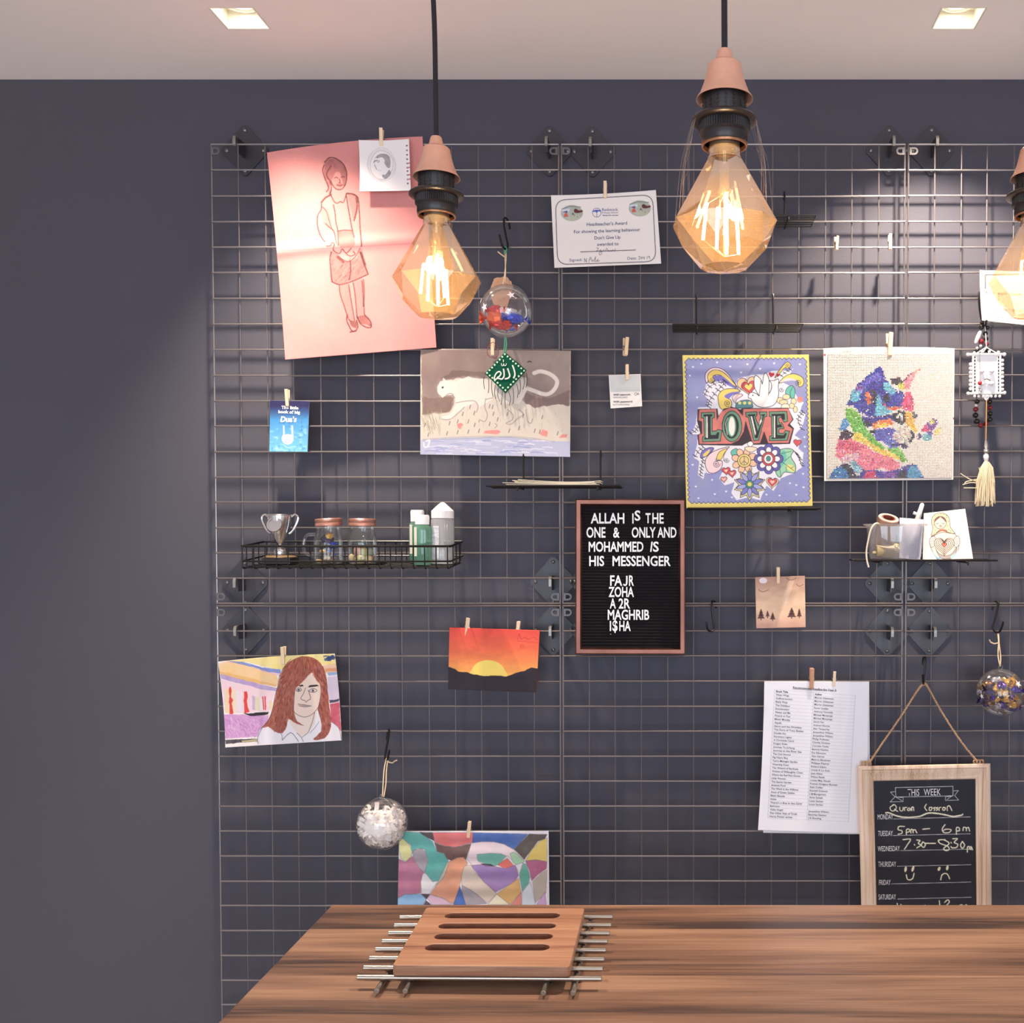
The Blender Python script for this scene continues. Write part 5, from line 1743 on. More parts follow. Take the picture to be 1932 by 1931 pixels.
# blouse, face, hair
c.poly(g([(630, 1450), (660, 1260), (700, 1210), (800, 1200), (960, 1290), (1100, 1100), (1480, 980), (1660, 1150), (1770, 1200), (1815, 1390), (1300, 1430)]), (226, 220, 228), warp=.5, tex=(.06, 10))
SK = (226, 202, 190)
c.poly(g([(1060, 1100), (1140, 980), (1480, 940), (1440, 1150), (1350, 1290), (1240, 1340), (1150, 1240)]), (224, 206, 198))
c.poly(g([(1160, 640), (1260, 500), (1400, 440), (1510, 560), (1520, 800), (1490, 930), (1400, 1030), (1300, 1065), (1210, 1040), (1150, 990)]), SK, smooth=3, tex=(.08, 9))
HR = [(1100, 280), (1260, 215), (1420, 240), (1520, 310), (1590, 440), (1620, 640), (1640, 900), (1670, 1130), (1650, 1260), (1580, 1360), (1480, 1390), (1420, 1370), (1530, 1270), (1520, 1080), (1480, 960), (1520, 800), (1510, 600), (1470, 560), (1400, 440), (1300, 540), (1220, 620), (1170, 660), (1150, 800), (1150, 990), (1200, 1130), (1300, 1190), (1180, 1160), (1070, 1090), (1050, 1180), (990, 1290), (880, 1270), (790, 1200), (690, 1220), (790, 1100), (850, 950), (890, 760), (930, 600), (960, 470), (1030, 340)]
HAIR = (146, 72, 58)
c.poly(g(HR), HAIR, warp=.8, tex=(.2, 7), smooth=2)


def hang(x, y):
    X_, Y_ = (x - 400) * 7.431, (y - 1210) * 7.431
    d = (X_ - 1330) / 400.0
    return PI / 2 - max(-1.0, min(1.0, d)) * (0.9 if Y_ < 600 else 0.28)


c.hatch(g(HR), [(112, 48, 40), (176, 100, 80), (206, 142, 116), (96, 40, 36), (160, 82, 64)], 620, 9, hang, 0.9, .75, .2)
FL = (58, 46, 54)
for pts, w in (([(1110, 250), (1020, 350), (950, 480), (920, 640), (880, 780), (850, 950), (790, 1110), (690, 1220)], .8), ([(1160, 680), (1150, 850), (1148, 985), (1210, 1040), (1300, 1066), (1400, 1030), (1490, 925), (1520, 780)], .8),
               ([(1310, 660), (1280, 740), (1245, 800), (1265, 825), (1300, 832), (1320, 858), (1345, 830), (1380, 815), (1378, 780), (1350, 690)], .9), ([(1205, 885), (1260, 890), (1390, 910)], .9), ([(1215, 905), (1300, 925), (1390, 910)], .8),
               ([(1440, 1000), (1410, 1120), (1370, 1230), (1340, 1290), (1260, 1350)], .8), ([(985, 1390), (1100, 1285), (1180, 1360), (1210, 1410)], .9), ([(985, 1390), (980, 1320), (960, 1290)], .8), ([(1190, 1290), (1250, 1350), (1280, 1410)], .8),
               ([(650, 1440), (640, 1360), (700, 1220)], .8), ([(1670, 1130), (1770, 1210), (1800, 1300), (1810, 1380)], .7), ([(1500, 1130), (1440, 1220), (1370, 1290)], .6)):
    c.line(g(pts), w, FL, .9, smooth=3)
c.poly(g([(1210, 905), (1280, 895), (1395, 908), (1300, 928)]), (160, 136, 140), .8)
c.poly(g([(1345, 650), (1370, 620), (1470, 612), (1500, 630), (1440, 640)]), (44, 32, 40))
c.poly(g([(1215, 625), (1270, 610), (1285, 632), (1240, 640)]), (44, 32, 40))
for x, y, w_ in ((1415, 695, 55), (1215, 685, 38)):
    c.line(g([(x - w_, y + 5), (x - w_ * .4, y - 25), (x + w_ * .5, y - 25), (x + w_, y), (x + w_ * .4, y + 22), (x - w_ * .5, y + 20), (x - w_, y + 5)]), .9, FL, .9, smooth=3)
    c.ell(400 + x / 7.431, 1210 + y / 7.431, 2.6, 2.5, (120, 112, 124))
    c.ell(400 + x / 7.431, 1210 + y / 7.431, 1.1, 1.1, (50, 42, 52))
tag(sheet('portrait_drawing', [(411, 1249), (631.5, 1234), (644.5, 1397.5), (425, 1411)], c, YP - .001, M_paper, 1.6,
          curl=lambda u, v: .002 + .012 * (1 - v) ** 2 * (u - .5) ** 2 + .008 * v ** 2 * (1 - u), bulge=(-2.5, 2, 0, 3)),
    'pencil portrait of a red haired person in a white collar on a coloured background', 'portrait')

# ---- patchwork watercolour at the bottom
g = zm(730, 1550, 6.0375)
c = Canvas(742, 1560, 1042, 1800, 1.4, (226, 222, 234))
c.wash(4, 40, 2)
BLK = (62, 50, 56)
PA = [([(140, 115), (390, 130), (520, 235), (550, 300), (580, 350), (660, 380), (700, 450), (650, 560), (590, 680), (520, 690), (460, 640), (430, 570), (470, 450), (430, 320), (340, 310), (290, 370), (270, 270), (180, 200), (140, 170)], (84, 170, 164)),
      ([(370, 125), (525, 130), (540, 225), (470, 190), (400, 150)], (70, 56, 60)), ([(520, 130), (985, 130), (975, 240), (880, 270), (780, 295), (650, 280), (545, 240)], (222, 110, 112)),
      ([(545, 245), (650, 285), (780, 298), (960, 255), (930, 340), (900, 440), (860, 410), (800, 420), (740, 450), (690, 430), (650, 370), (570, 345)], (96, 68, 64)),
      ([(985, 130), (1610, 145), (1450, 320), (1330, 260), (1210, 235), (1080, 235), (970, 250)], (58, 92, 172)), ([(1620, 145), (1825, 150), (1800, 200), (1720, 230), (1650, 320), (1590, 400), (1565, 440), (1500, 370), (1450, 320)], (76, 68, 64)),
      ([(1825, 190), (1825, 460), (1700, 440), (1580, 450), (1640, 340), (1730, 235)], (222, 196, 100)), ([(140, 205), (180, 200), (250, 260), (290, 350), (270, 410), (220, 460), (160, 430), (140, 330)], (222, 220, 156)),
      ([(300, 330), (390, 310), (440, 350), (465, 470), (430, 580), (380, 560), (330, 460), (295, 400)], (160, 150, 162)), ([(130, 430), (210, 465), (290, 400), (370, 540), (430, 590), (385, 680), (385, 820), (200, 840), (125, 880)], (182, 108, 138)),
      ([(410, 590), (450, 600), (520, 690), (590, 680), (540, 740), (480, 830), (400, 830), (385, 700)], (230, 226, 230)), ([(590, 670), (690, 460), (710, 470), (660, 620), (550, 740)], (196, 190, 176)),
      ([(710, 460), (800, 415), (880, 410), (920, 480), (870, 560), (850, 640), (830, 740), (790, 870), (750, 945), (650, 880), (490, 835), (560, 740), (650, 640)], (224, 152, 120)),
      ([(880, 510), (960, 500), (1000, 580), (1080, 660), (1180, 750), (1250, 830), (1150, 930), (1000, 830), (850, 720), (850, 620)], (212, 196, 184)),
      ([(960, 250), (1080, 235), (1210, 235), (1330, 260), (1450, 330), (1550, 440), (1480, 500), (1380, 400), (1200, 370), (1040, 380), (1020, 430), (1090, 500), (980, 510), (910, 430), (940, 330)], (230, 212, 224)),
      ([(1025, 380), (1180, 365), (1300, 370), (1360, 400), (1300, 470), (1240, 510), (1100, 480), (1040, 450)], (98, 172, 162)), ([(1070, 485), (1180, 490), (1230, 515), (1130, 520)], (40, 36, 46)), ([(1260, 500), (1370, 420), (1450, 510), (1350, 540)], (214, 100, 92)),
      ([(1400, 370), (1450, 350), (1570, 455), (1500, 500), (1440, 480)], (162, 210, 178)), ([(960, 505), (1080, 495), (1230, 515), (1350, 540), (1460, 500), (1500, 610), (1460, 690), (1240, 810), (1100, 690)], (150, 118, 186)),
      ([(1460, 500), (1550, 470), (1510, 600)], (222, 222, 236)), ([(1580, 455), (1700, 440), (1825, 465), (1820, 540), (1720, 610), (1650, 680), (1620, 560)], (172, 88, 128)), ([(1550, 480), (1590, 490), (1630, 640), (1610, 720), (1540, 800), (1510, 620)], (92, 168, 156)),
      ([(1660, 690), (1760, 590), (1825, 555), (1810, 820), (1690, 930)], (180, 170, 160)), ([(1540, 810), (1630, 690), (1660, 780), (1690, 960), (1535, 955)], (212, 222, 240)), ([(1250, 830), (1500, 650), (1530, 810), (1400, 950)], (216, 170, 106)),
      ([(1150, 950), (1250, 830), (1400, 950)], (232, 226, 200)), ([(1410, 955), (1530, 810), (1535, 955)], (220, 130, 124)), ([(850, 730), (950, 780), (1050, 850), (1140, 940), (900, 960), (860, 850)], (158, 152, 164)),
      ([(830, 740), (860, 820), (900, 960), (755, 955)], (58, 96, 178)), ([(490, 835), (640, 880), (740, 950), (520, 955), (460, 880)], (222, 184, 208)), ([(120, 880), (200, 835), (390, 830), (450, 880), (410, 955), (120, 955)], (132, 178, 222)), ([(390, 830), (490, 835), (440, 900), (510, 955), (415, 955), (450, 890)], (70, 54, 64)),
      ([(1700, 960), (1800, 810), (1815, 960)], (206, 160, 212)), ([(120, 955), (600, 955), (560, 1200), (120, 1200)], (120, 170, 210)), ([(600, 955), (1000, 960), (1100, 1200), (560, 1200)], (206, 150, 160)), ([(1000, 960), (1810, 955), (1810, 1200), (1100, 1200)], (220, 200, 150))]
for k, (pts, col) in enumerate(PA):
    c.poly(g(pts), col, .96, warp=.7, tex=(.2, 16), seed=k + 3, outline=(.8, (96, 88, 100), .5))
c.a *= (1 + .06 * (vnoise(c.X, c.Y * 3, 14, 31, 3) - .5))[..., None]
tag(sheet('patchwork_painting', [(753, 1569), (1035, 1568.5), (1037, 1780), (749, 1780)], c, YP - .001, M_paper, 1.3, curl=lambda u, v: .002 + .004 * v + .0014 * np.sin(v * 40) * (1 - u)),
    'abstract patchwork watercolour in many colours, low behind the table', 'painting')

# ---- book list sheets
for k, (cs, y_) in enumerate((([(1445, 1290), (1640, 1288), (1642, 1575), (1440, 1572)], YP), ([(1442, 1286), (1640, 1286.5), (1638, 1574), (1430, 1567)], YP - .007))):
    c = Canvas(1425, 1280, 1648, 1582, 1.2 if k == 0 else 1.3, (226, 224, 234))
    c.wash(4, 70, 5)
    if k:
        g = zm(1430, 1270, 6.036)
        zx = lambda x: 1430 + x / 6.036
        zy = lambda y: 1270 + y / 6.036
        A_ = np.array
        TLc, TRc, BRc, BLc = A_((190, 190.)), A_((1108, 258.)), A_((1030, 1695.)), A_((112, 1655.))
        rows = 37

        def tp(u, v):
            return (TLc * (1 - u) + TRc * u) * (1 - v) + (BLc * (1 - u) + BRc * u) * v
        for j in range(rows + 1):
            v = j / rows
            c.line(g([tp(0, v), tp(1, v)]), .45, (150, 148, 166), .8)
        for u in (0, .485, 1):
            c.line(g([tp(u, 0), tp(u, 1)]), .55, (130, 128, 150), .9)
        TT = ['Book Title', 'Water Wings', 'Gulliverunners', 'Belly Flop', 'The Diddakoi', 'Stormbreaker', 'Waiter and Me', 'Friend or Foe', 'Mister Monday', 'Aquila', 'Harry and the Wrinklies', 'The Story of Tracy Beaker', 'Double Act', 'Northern Lights', 'A Christmas Carol', 'Dragon Rider', 'Journey To Jo\u2019burg', 'Journey to the River Sea', 'The Owl Service', 'Pig Heart Boy', 'Tom\u2019s Midnight Garden', 'Watership Down', 'The Wizard of Earthsea', 'Wolves of Willoughby Chase', 'Where the Red Fern Grows', 'Little Women', 'The Secret Garden', 'Artemis Fowl', 'The Wind in the Willows', 'Anne of Green Gables', 'Black Beauty', 'Holes', 'There\u2019s a Boy in the Girls\u2019', 'Bathroom', 'Vicky Angel', 'The Other Side of Truth', 'Harry Potter series']
        AU = ['Author', 'Morris Gleitzman', 'Morris Gleitzman', 'Morris Gleitzman', 'Rumer Godden', 'Anthony Horowitz', 'Michael Morpurgo', 'Michael Morpurgo', 'Garth Nix', 'Andrew Norriss', 'Alan Temperley', 'Jacqueline Wilson', 'Jacqueline Wilson', 'Philip Pullman', 'Charles Dickens', 'Cornelia Funke', 'Beverly Naidoo', 'Eva Ibbotson', 'Alan Garner', 'Malorie Blackman', 'Philippa Pearce', 'Richard Adams', 'Ursula K Le Guin', 'Joan Aiken', 'Wilson Rawls', 'Louisa May Alcott', 'Frances Hodgson Burnett', 'Eoin Colfer', 'Kenneth Grahame', 'L M Montgomery', 'Anna Sewell', 'Louis Sachar', 'Louis Sachar', '', 'Jacqueline Wilson', 'Beverley Naidoo', 'J K Rowling']
        for j in range(rows):
            v = (j + .72) / rows
            for u, s in ((.02, TT[j]), (.50, AU[j])):
                if not s:
                    continue
                p = tp(u, v)
                vv, ff = glyphs(s)
                c.text(s, zx(p[0]), zy(p[1]), 3.3, (62, 60, 84), ang=-4.0 + 1.6 * v, bold=.012 if j else .03, w=min(85, len(s) * 2.25))
        c.text('Recommended Reading for Year 5', zx(398), zy(178), 3.8, (50, 48, 70), w=82, ang=-4, bold=.02)
        c.line(g([(398, 184), (890, 210)]), .6, (50, 48, 70))
    tag(sheet('printed_page', cs, c, y_, M_paper, 1.2, curl=(lambda u, v: .001 + .006 * v) if k == 0 else (lambda u, v: .001 + .007 * v + .006 * v ** 3 * (1 - u) + .0012 * np.sin(u * 9 + v * 3)), bulge=(0, -1.5, 0, 2) if k else (0, 0, 0, 0)),
        ['blank white page showing at the right and bottom behind the printed book list', 'white page with a two column printed book list, pinned beside the chalkboard'][k], 'page', 'pages pinned beside the chalkboard')

# ================================================================ pegs, hooks and things hung on the grid
def D(px, py, d):
    return PV(px, py, CAMY + d)


M_peg = wood('peg_birch', (206, 174, 142), (226, 198, 166), (236, 212, 184), 4.0, None, 0.6, 2)
M_peg2 = wood('peg_brown', (158, 112, 84), (182, 134, 104), (200, 154, 124), 4.0, None, 0.6, 2)
M_spring = mat('peg_spring', (170, 164, 160), 0.35, 0.9)


def make_peg(label, m):
    t = thing('clothes_peg', label, 'clothes peg', (0, 0, 0), 'small wooden pegs on the wire grid')
    pr = [(-0.0008, -0.0115), (-0.0046, -0.0098), (-0.0054, 0.0030), (-0.0068, 0.0215), (-0.0042, 0.0215), (-0.0022, 0.0050), (-0.0022, 0.0035), (-0.0012, 0.0020)]
    for s in (1, -1):
        MB().prism([(-0.0031, s * y, z) for y, z in pr], (0.0062, 0, 0)).build('jaw', m, t, smooth=False, bevel=0.0005)
    pts = [(-0.0046 + 0.0092 * k / 40, 0.0022 * math.cos(k * PI / 4.0), 0.0042 + 0.0022 * math.sin(k * PI / 4.0)) for k in range(41)]
    sp = MB().tube([(-0.0046, -0.0056, 0.0062)] + pts + [(0.0046, 0.0056, 0.0062)], 0.0005, 6)
    sp.build('spring', M_spring, t)
    return t


PEGS = [(720, 265.5, -.014, 4, 0, 1, 0, 'wooden peg holding the small pencil note over the pink paper'),
        (1142, 364, -.004, 0, 0, .95, 0, 'wooden peg at the top edge of the white school certificate'),
        (1180, 660, 0, 30, 3, 1.05, 0, 'loose wooden peg on a wire above the wifi card, holding nothing'),
        (1183, 708, -.003, 8, 0, .9, 0, 'wooden peg gripping the small wifi card'),
        (543, 757, -.003, 0, -2, 1.0, 0, 'wooden peg at the top of the blue booklet'),
        (930, 661, -.003, 0, 0, 1.0, 0, 'pinkish wooden peg inside the red ribbon loop, on the white cat painting'),
        (1677.5, 658, -.003, 12, 1, 1.35, 0, 'large pale peg holding the beaded cat picture'),
        (1577.5, 463.5, 0, 25, 2, .8, 0, 'tiny empty peg left of the other, on a bare wire above the cat picture'),
        (1679, 462, 0, 0, 0, .9, 0, 'pale empty peg on a bare wire, straight above the cat picture\u2019s peg'),
        (1531, 1287, -.008, 0, 2, 1.2, 1, 'brown wooden peg at the middle of the printed book list'),
        (1574, 1286, -.008, -10, 3, .85, 0, 'thin pale peg on the book list, right of the brown peg'),
        (1468, 1091, -.003, 0, 0, .95, 0, 'wooden peg holding the brown dusk card with fir trees'),
        (881, 1189, -.008, 15, 6, 1.05, 0, 'left peg of the two on the orange sunset painting'),
        (977, 1192, -.008, 0, 5, .9, 0, 'right peg of the two on the orange sunset painting'),
        (535, 1243, -.004, 0, 0, 1.05, 0, 'wooden peg holding the portrait with red hair'),
        (884.5, 1571, -.003, 5, 5, .95, 0, 'wooden peg at the top of the patchwork watercolour')]
protos = {}
for px, py, y, rz, ry, s, k, lab in PEGS:
    loc = P(px, py, y)
    rot = (0, math.radians(ry), math.radians(rz))
    if k not in protos:
        protos[k] = make_peg(lab, [M_peg, M_peg2][k])
        protos[k].location = loc
        protos[k].rotation_euler = rot
        o = protos[k]
    else:
        o = dup(protos[k], loc, rot, lab)
    o.scale = (s, s, s)

M_black = mat('black_wire', (20, 18, 20), 0.35, 0.3)


def hook(pts, label, r=0.0019):
    """pts: (px, py, Y)"""
    b = MB().tube([Vector(p) for p in catmull([P(x, y, Y) for x, y, Y in pts], 6)], r, 8)
    return tag(b.build('s_hook', M_black), label, 'hook', 'black S hooks on the wire grid')


hook([(962, 432, .012), (960, 420, .012), (955, 412, .004), (951, 413, -.004), (951, 425, -.0065), (955, 448, -.008), (958, 463, -.012), (955, 470, -.018), (949, 466, -.026), (945, 455, -.030), (942, 443, -.031)],
     'black S hook carrying the round bauble with red and blue sweets')
hook([(1351, 1148, .010), (1350, 1138, .010), (1345, 1134, .002), (1343, 1140, -.006), (1344, 1160, -.007), (1347, 1180, -.008), (1345, 1190, -.012), (1338, 1191, -.017), (1334, 1184, -.021), (1333, 1173, -.022)],
     'empty black S hook on a wire right of the letter board')
hook([(1872, 1152, .010), (1874, 1143, .010), (1878, 1136, .003), (1884, 1138, -.005), (1882, 1150, -.007), (1877, 1170, -.009), (1873, 1184, -.013), (1877, 1192, -.018), (1885, 1193, -.024), (1890, 1184, -.030), (1893, 1173, -.032)],
     'black S hook carrying the bauble with purple and gold sweets')
hook([(1741, 1256, .010), (1741, 1246, .010), (1744, 1240, .003), (1746, 1244, -.006), (1745, 1262, -.008), (1743, 1282, -.010), (1743, 1291, -.015), (1742, 1288, -.022), (1741, 1274, -.025)],
     'black S hook at the top of the chalkboard\u2019s rope')
hook([(730, 1396, .010), (731, 1386, .010), (733, 1377, .003), (734, 1382, -.006), (731, 1402, -.008), (727, 1425, -.011), (727, 1432, -.015), (731, 1434, -.021), (733, 1424, -.026), (735, 1416, -.027)],
     'black S hook carrying the bauble stuffed with white shreds')
hook([(1849, 560, .010), (1848, 556, .010), (1847, 552, .002), (1847, 560, -.006), (1848, 580, -.007), (1851, 600, -.008), (1855, 612, -.012), (1859, 614, -.018), (1862, 604, -.022)],
     'black S hook half hidden behind the printed notice')

# ---------------------------------------------------------------- clear baubles
M_clear = thin_glass('clear_plastic', (0.97, 0.97, 0.98), 0.16, (240, 240, 244), 0.05, 0.03)
M_string = mat('string_cream', (214, 190, 158), 0.85, bump=(1500, .5))
M_twine = mat('jute_twine', (186, 148, 116), 0.9, noise=(400, .2, (1, 1, 1)), bump=(900, .6))
M_star = mat('white_star', (236, 230, 232), 0.5)
M_green = mat('green_ribbon', (58, 150, 118), 0.5)


def star(mb, c, r, nrm):
    n = Vector(nrm).normalized()
    u = n.cross(Vector((0, 0, 1))).normalized()
    w = n.cross(u)
    pts = []
    for k in range(10):
        a = k * PI / 5
        q = r if k % 2 == 0 else r * .42
        pts.append(Vector(c) + u * q * math.cos(a) + w * q * math.sin(a))
    mb.prism(pts, n * 0.0004)


def bauble(label, px, py, rpx, d, stars, cord, knot, seam_yaw=0.0, cord_m=None):
    ct = D(px, py, d)
    R = rpx / F * d
    t = thing('clear_bauble', label, 'bauble', ct - Vector((0, 0, R)), 'clear plastic baubles hung on the grid')
    MB().ball(ct, R, n=48).build('shell', M_clear, t)
    M = Matrix.Rotation(seam_yaw, 4, 'Z') @ Matrix.Rotation(PI / 2, 4, 'Y')
    MB().lathe([(R * .995, -0.0012), (R * 1.025, -0.0010), (R * 1.025, 0.0010), (R * .995, 0.0012)], 64, ct, M=M, close=True).build('seam_rim', M_clear, t)
    lp = MB().tube([ct + Vector((0.0035 * math.cos(a), 0, R + .003 + 0.004 * math.sin(a))) for a in np.linspace(0, 2 * PI, 14)[:-1]], 0.0011, 6, closed=True)
    lp.build('hanging_loop', M_clear, t)
    for (sx, sy, r) in stars:
        v = Vector((sx, -math.sqrt(max(0.02, 1 - sx * sx - sy * sy)), sy))
        b = MB()
        star(b, ct + v * R * 1.004, r, v)
        b.build('star_sticker', M_star, t)
    s = MB()
    for path in cord:
        s.tube([Vector(p) for p in catmull([P(x, y, Y) for x, y, Y in path], 5)], 0.0011, 7)
    s.tube([Vector(p) for p in catmull([P(x, y, Y) for x, y, Y in knot], 4)], 0.0013, 7)
    s.build('cord', cord_m or M_string, t)
    return ct, R


def crinkle(name, c, r, s, m, label, cat, group, seed, parts=None):
    random.seed(seed)
    M = Matrix.Rotation(random.uniform(0, 6), 4, 'Z') @ Matrix.Rotation(random.uniform(-.8, .8), 4, 'X')
    b = MB().ball(c, r, s, 14, M=M, jit=.22)
    # twisted ends of the wrapper
    ax = M @ Vector((1, 0, 0))
    up = M @ Vector((0, 0, 1))
    sd = M @ Vector((0, 1, 0))
    for e in (1, -1):
        root_ = Vector(c) + ax * e * r * s[0] * .9
        fan = [root_]
        for k in range(7):
            a = -1 + 2 * k / 6
            fan.append(root_ + ax * e * r * .8 + (up * math.sin(a * 1.2) + sd * (.35 if k % 2 else -.35)) * r * .8)
        b.add(fan, [(0, k, k + 1) for k in range(1, 7)])
    o = b.build(name, m, None, smooth=False)
    return tag(o, label, cat, group)


M_foil = {k: mat('foil_' + k, v, 0.25, 0.55) for k, v in dict(orange=(226, 104, 62), red=(196, 44, 50), blue=(44, 76, 200), silver=(200, 200, 210), gold=(222, 176, 92), purple=(74, 52, 150), dark=(48, 34, 70), bronze=(150, 104, 66)).items()}
b1, R1 = bauble('clear round bauble holding a few red, orange and blue foil sweets', 955, 587, 49, 1.872, [(.33, .40, .008), (-.68, -.02, .008), (-.42, .52, .003), (-.90, .30, .005), (.50, .30, .002)],
                [[(954.5, 470, -.016), (955, 486, -.03), (954, 500, -.045), (951, 528, -.056), (949, 537, -.058)], [(953, 470, -.014), (953, 490, -.03), (954, 510, -.05), (953, 534, -.057)]], [(954, 486, -.03), (948, 482, -.031), (939, 475, -.032)], 1.2)
gr = MB().tube([Vector(p) for p in catmull([P(x, y, Y) for x, y, Y in [(952, 480, -.022), (951, 472, -.018), (953, 466, -.016), (956, 470, -.02), (954, 480, -.024)]], 5)], .0012, 6)
tag(gr.build('green_string_loop', M_green), 'tiny green loop at the hook above the bauble with red and blue sweets', 'string')
for k, (x, y, r, s, m) in enumerate(((-.40, -.30, .021, (1.15, .8, .9), 'orange'), (-.48, .02, .012, (1, .8, .8), 'red'), (.52, -.38, .016, (1.2, .8, .6), 'blue'), (.02, -.35, .016, (1.1, .9, .6), 'dark'), (.22, -.12, .013, (1.1, .8, .7), 'silver'), (-.08, -.66, .015, (1.3, .9, .55), 'red'), (.22, -.66, .012, (1.2, .8, .6), 'blue'))):
    crinkle('foil_sweet', b1 + Vector((x * R1 * .8, -.006 * (k % 3), y * R1 * .9)), r * .85, s, M_foil[m],
            ['large orange foil sweet at the left of the bauble above the green felt diamond', 'upper red foil sweet inside the bauble above the green felt diamond', 'bright blue foil sweet at the right inside the bauble above the green diamond', 'dark foil sweet in the middle of the bauble above the green diamond',
             'silver foil sweet highest on the right in the bauble above the green diamond', 'red foil sweet at the very bottom of the bauble above the green diamond', 'lower blue foil sweet near the bottom of the bauble above the green diamond'][k], 'sweet', 'foil sweets in the bauble above the green diamond', 30 + k)

M_kraft = mat('kraft_card', (186, 142, 114), 0.8, noise=(80, .1, (1, 1, 1)))
g = zm(890, 400, 5.085)
kp = [(215, 640), (245, 628), (280, 630), (310, 616), (345, 628), (362, 658), (380, 665), (388, 700), (400, 720), (330, 940), (215, 900), (165, 770)]
b = MB().prism([P(x, y, -.006) for x, y in g(kp)][::-1], (0, .0008, 0))
kt = b.build('gift_tag', M_kraft, None, smooth=False)
tag(kt, 'brown kraft paper tag hanging behind the bauble with red and blue sweets', 'tag')

b2, R2 = bauble('clear bauble stuffed with crumpled white shreds, hanging at the lower left', 720.5, 1554.5, 48.5, 1.872, [(.55, .80, .003)],
                [[(729, 1431, -.018), (725, 1450, -.03), (723, 1475, -.045), (722, 1495, -.055), (721, 1504, -.058)], [(732, 1432, -.02), (729, 1455, -.03), (728, 1480, -.045), (724, 1504, -.058)]], [(732, 1438, -.022), (740, 1440, -.024), (744, 1437, -.026), (749, 1435, -.027)], .9)
rs = random.Random(8)
sh = MB().ball(b2 - Vector((0, 0, .004)), R2 * .72, (1, 1, .85), 20)  # white core ball added inside to bounce light onto the shreds
placed = 0
while placed < 150:
    v = Vector((rs.uniform(-1, 1), rs.uniform(-1, 1), rs.uniform(-1, 1)))
    if v.length > .93 or v.z > .48 + .25 * rs.random():
        continue
    if v.length < .62:
        continue
    c0 = b2 + v * R2 * .93
    ax = Vector((rs.gauss(0, 1), rs.gauss(0, 1), rs.gauss(0, 1))).normalized()
    u = ax.cross(Vector((rs.gauss(0, 1), rs.gauss(0, 1), .3))).normalized()
    w = ax.cross(u)
    rad, wd, n = rs.uniform(.005, .011), rs.uniform(.0022, .0042), 12
    a0, a1 = rs.uniform(0, 6), rs.uniform(2.5, 5)
    vs, fs = [], []
    for k in range(n + 1):
        a = a0 + a1 * k / n
        p = c0 + (u * math.cos(a) + w * math.sin(a) * .8) * rad + ax * .003 * k / n
        for s in (-1, 1):
            q = p + ax * wd * s
            off = q - b2
            if off.length > R2 * .96:
                q = b2 + off.normalized() * R2 * (.96 - .05 * rs.random())
            vs.append(q)
    for k in range(n):
        fs.append((2 * k, 2 * k + 1, 2 * k + 3, 2 * k + 2))
    sh.add(vs, fs)
    placed += 1
o = sh.build('paper_shreds', mat('white_shreds', (250, 243, 240), 0.6), None, angle=179)
tag(o, 'crumpled white paper shreds filling the lower left bauble', 'paper shreds', None, 'stuff')

b3, R3 = bauble('clear bauble full of purple and gold sweets at the right edge', 1887.5, 1307, 45, 1.872, [(.50, .46, .0075), (-.90, -.10, .005), (-.60, .70, .004), (.92, .2, .004)],
                [[(1882, 1192, -.02), (1884, 1212, -.03), (1883, 1235, -.045), (1885, 1250, -.055), (1887, 1258, -.058)], [(1884, 1192, -.02), (1885, 1214, -.032), (1888, 1240, -.048), (1887, 1258, -.058)]], [(1884, 1213, -.032), (1876, 1215, -.034), (1869, 1212, -.035), (1867, 1208, -.036)], .1)
rs = random.Random(21)
names = ['gold', 'purple', 'gold', 'dark', 'purple', 'bronze', 'gold', 'silver', 'purple', 'gold']
cnt = 0
while cnt < 46:
    v = Vector((rs.uniform(-1, 1), rs.uniform(-1, .6), rs.uniform(-1, 1)))
    if not (.45 < v.length < .86) or v.z > .55:
        continue
    mname = names[cnt % 10]
    crinkle('foil_sweet', b3 + v * R3 * .92, rs.uniform(.0065, .0095), (1.2, .9, .75), M_foil[mname], '%s foil wrapped sweet inside the bauble at the right edge' % {'dark': 'dark violet'}.get(mname, mname), 'sweet', '%s foil sweets in the right hand bauble' % mname, 100 + cnt)
    cnt += 1

# ---------------------------------------------------------------- green felt diamond
g = zm(890, 400, 5.085)
gx = zm(780, 640, 6.232)
M_felt = mat('green_felt', (20, 82, 62), 0.95, noise=(300, .2, (1, 1, 1)), bump=(900, .6), spec=.1)
cpt = [(318, 1345), (525, 1520), (322, 1742), (125, 1550)]
YD = -.014
t = thing('felt_hanging', 'green felt diamond with white Arabic lettering and fringe, hung over the white cat painting', 'hanging', P(953, 742, YD))
MB().prism([P(x, y, YD - .0015) for x, y in g(cpt)][::-1], (0, .003, 0)).build('felt_diamond', M_felt, t, smooth=False, bevel=.0008)
M_let = mat('white_felt_paint', (238, 232, 226), 0.6)
for st_, r in (([(1165, 308), (1185, 360), (1195, 420), (1178, 462)], .0015), ([(1108, 345), (1126, 395), (1134, 435), (1112, 462), (1075, 470)], .0014), ([(1060, 350), (1068, 400), (1064, 445), (1040, 472), (1010, 466), (990, 460)], .0014),
               ([(990, 460), (960, 478), (952, 462), (965, 420), (990, 390), (1015, 385), (1030, 405), (1015, 435), (985, 455)], .0013), ([(1033, 285), (1040, 312), (1056, 310), (1062, 290), (1068, 312), (1088, 308), (1094, 286)], .0007), ([(1058, 240), (1060, 270)], .0008)):
    MB().tube([Vector(p) for p in catmull([P(x, y, YD - .002) for x, y in gx(st_)], 5)], r, 8).build('lettering_stroke', M_let, t)
M_seq = mat('pale_sequin', (206, 236, 204), 0.2, .2)
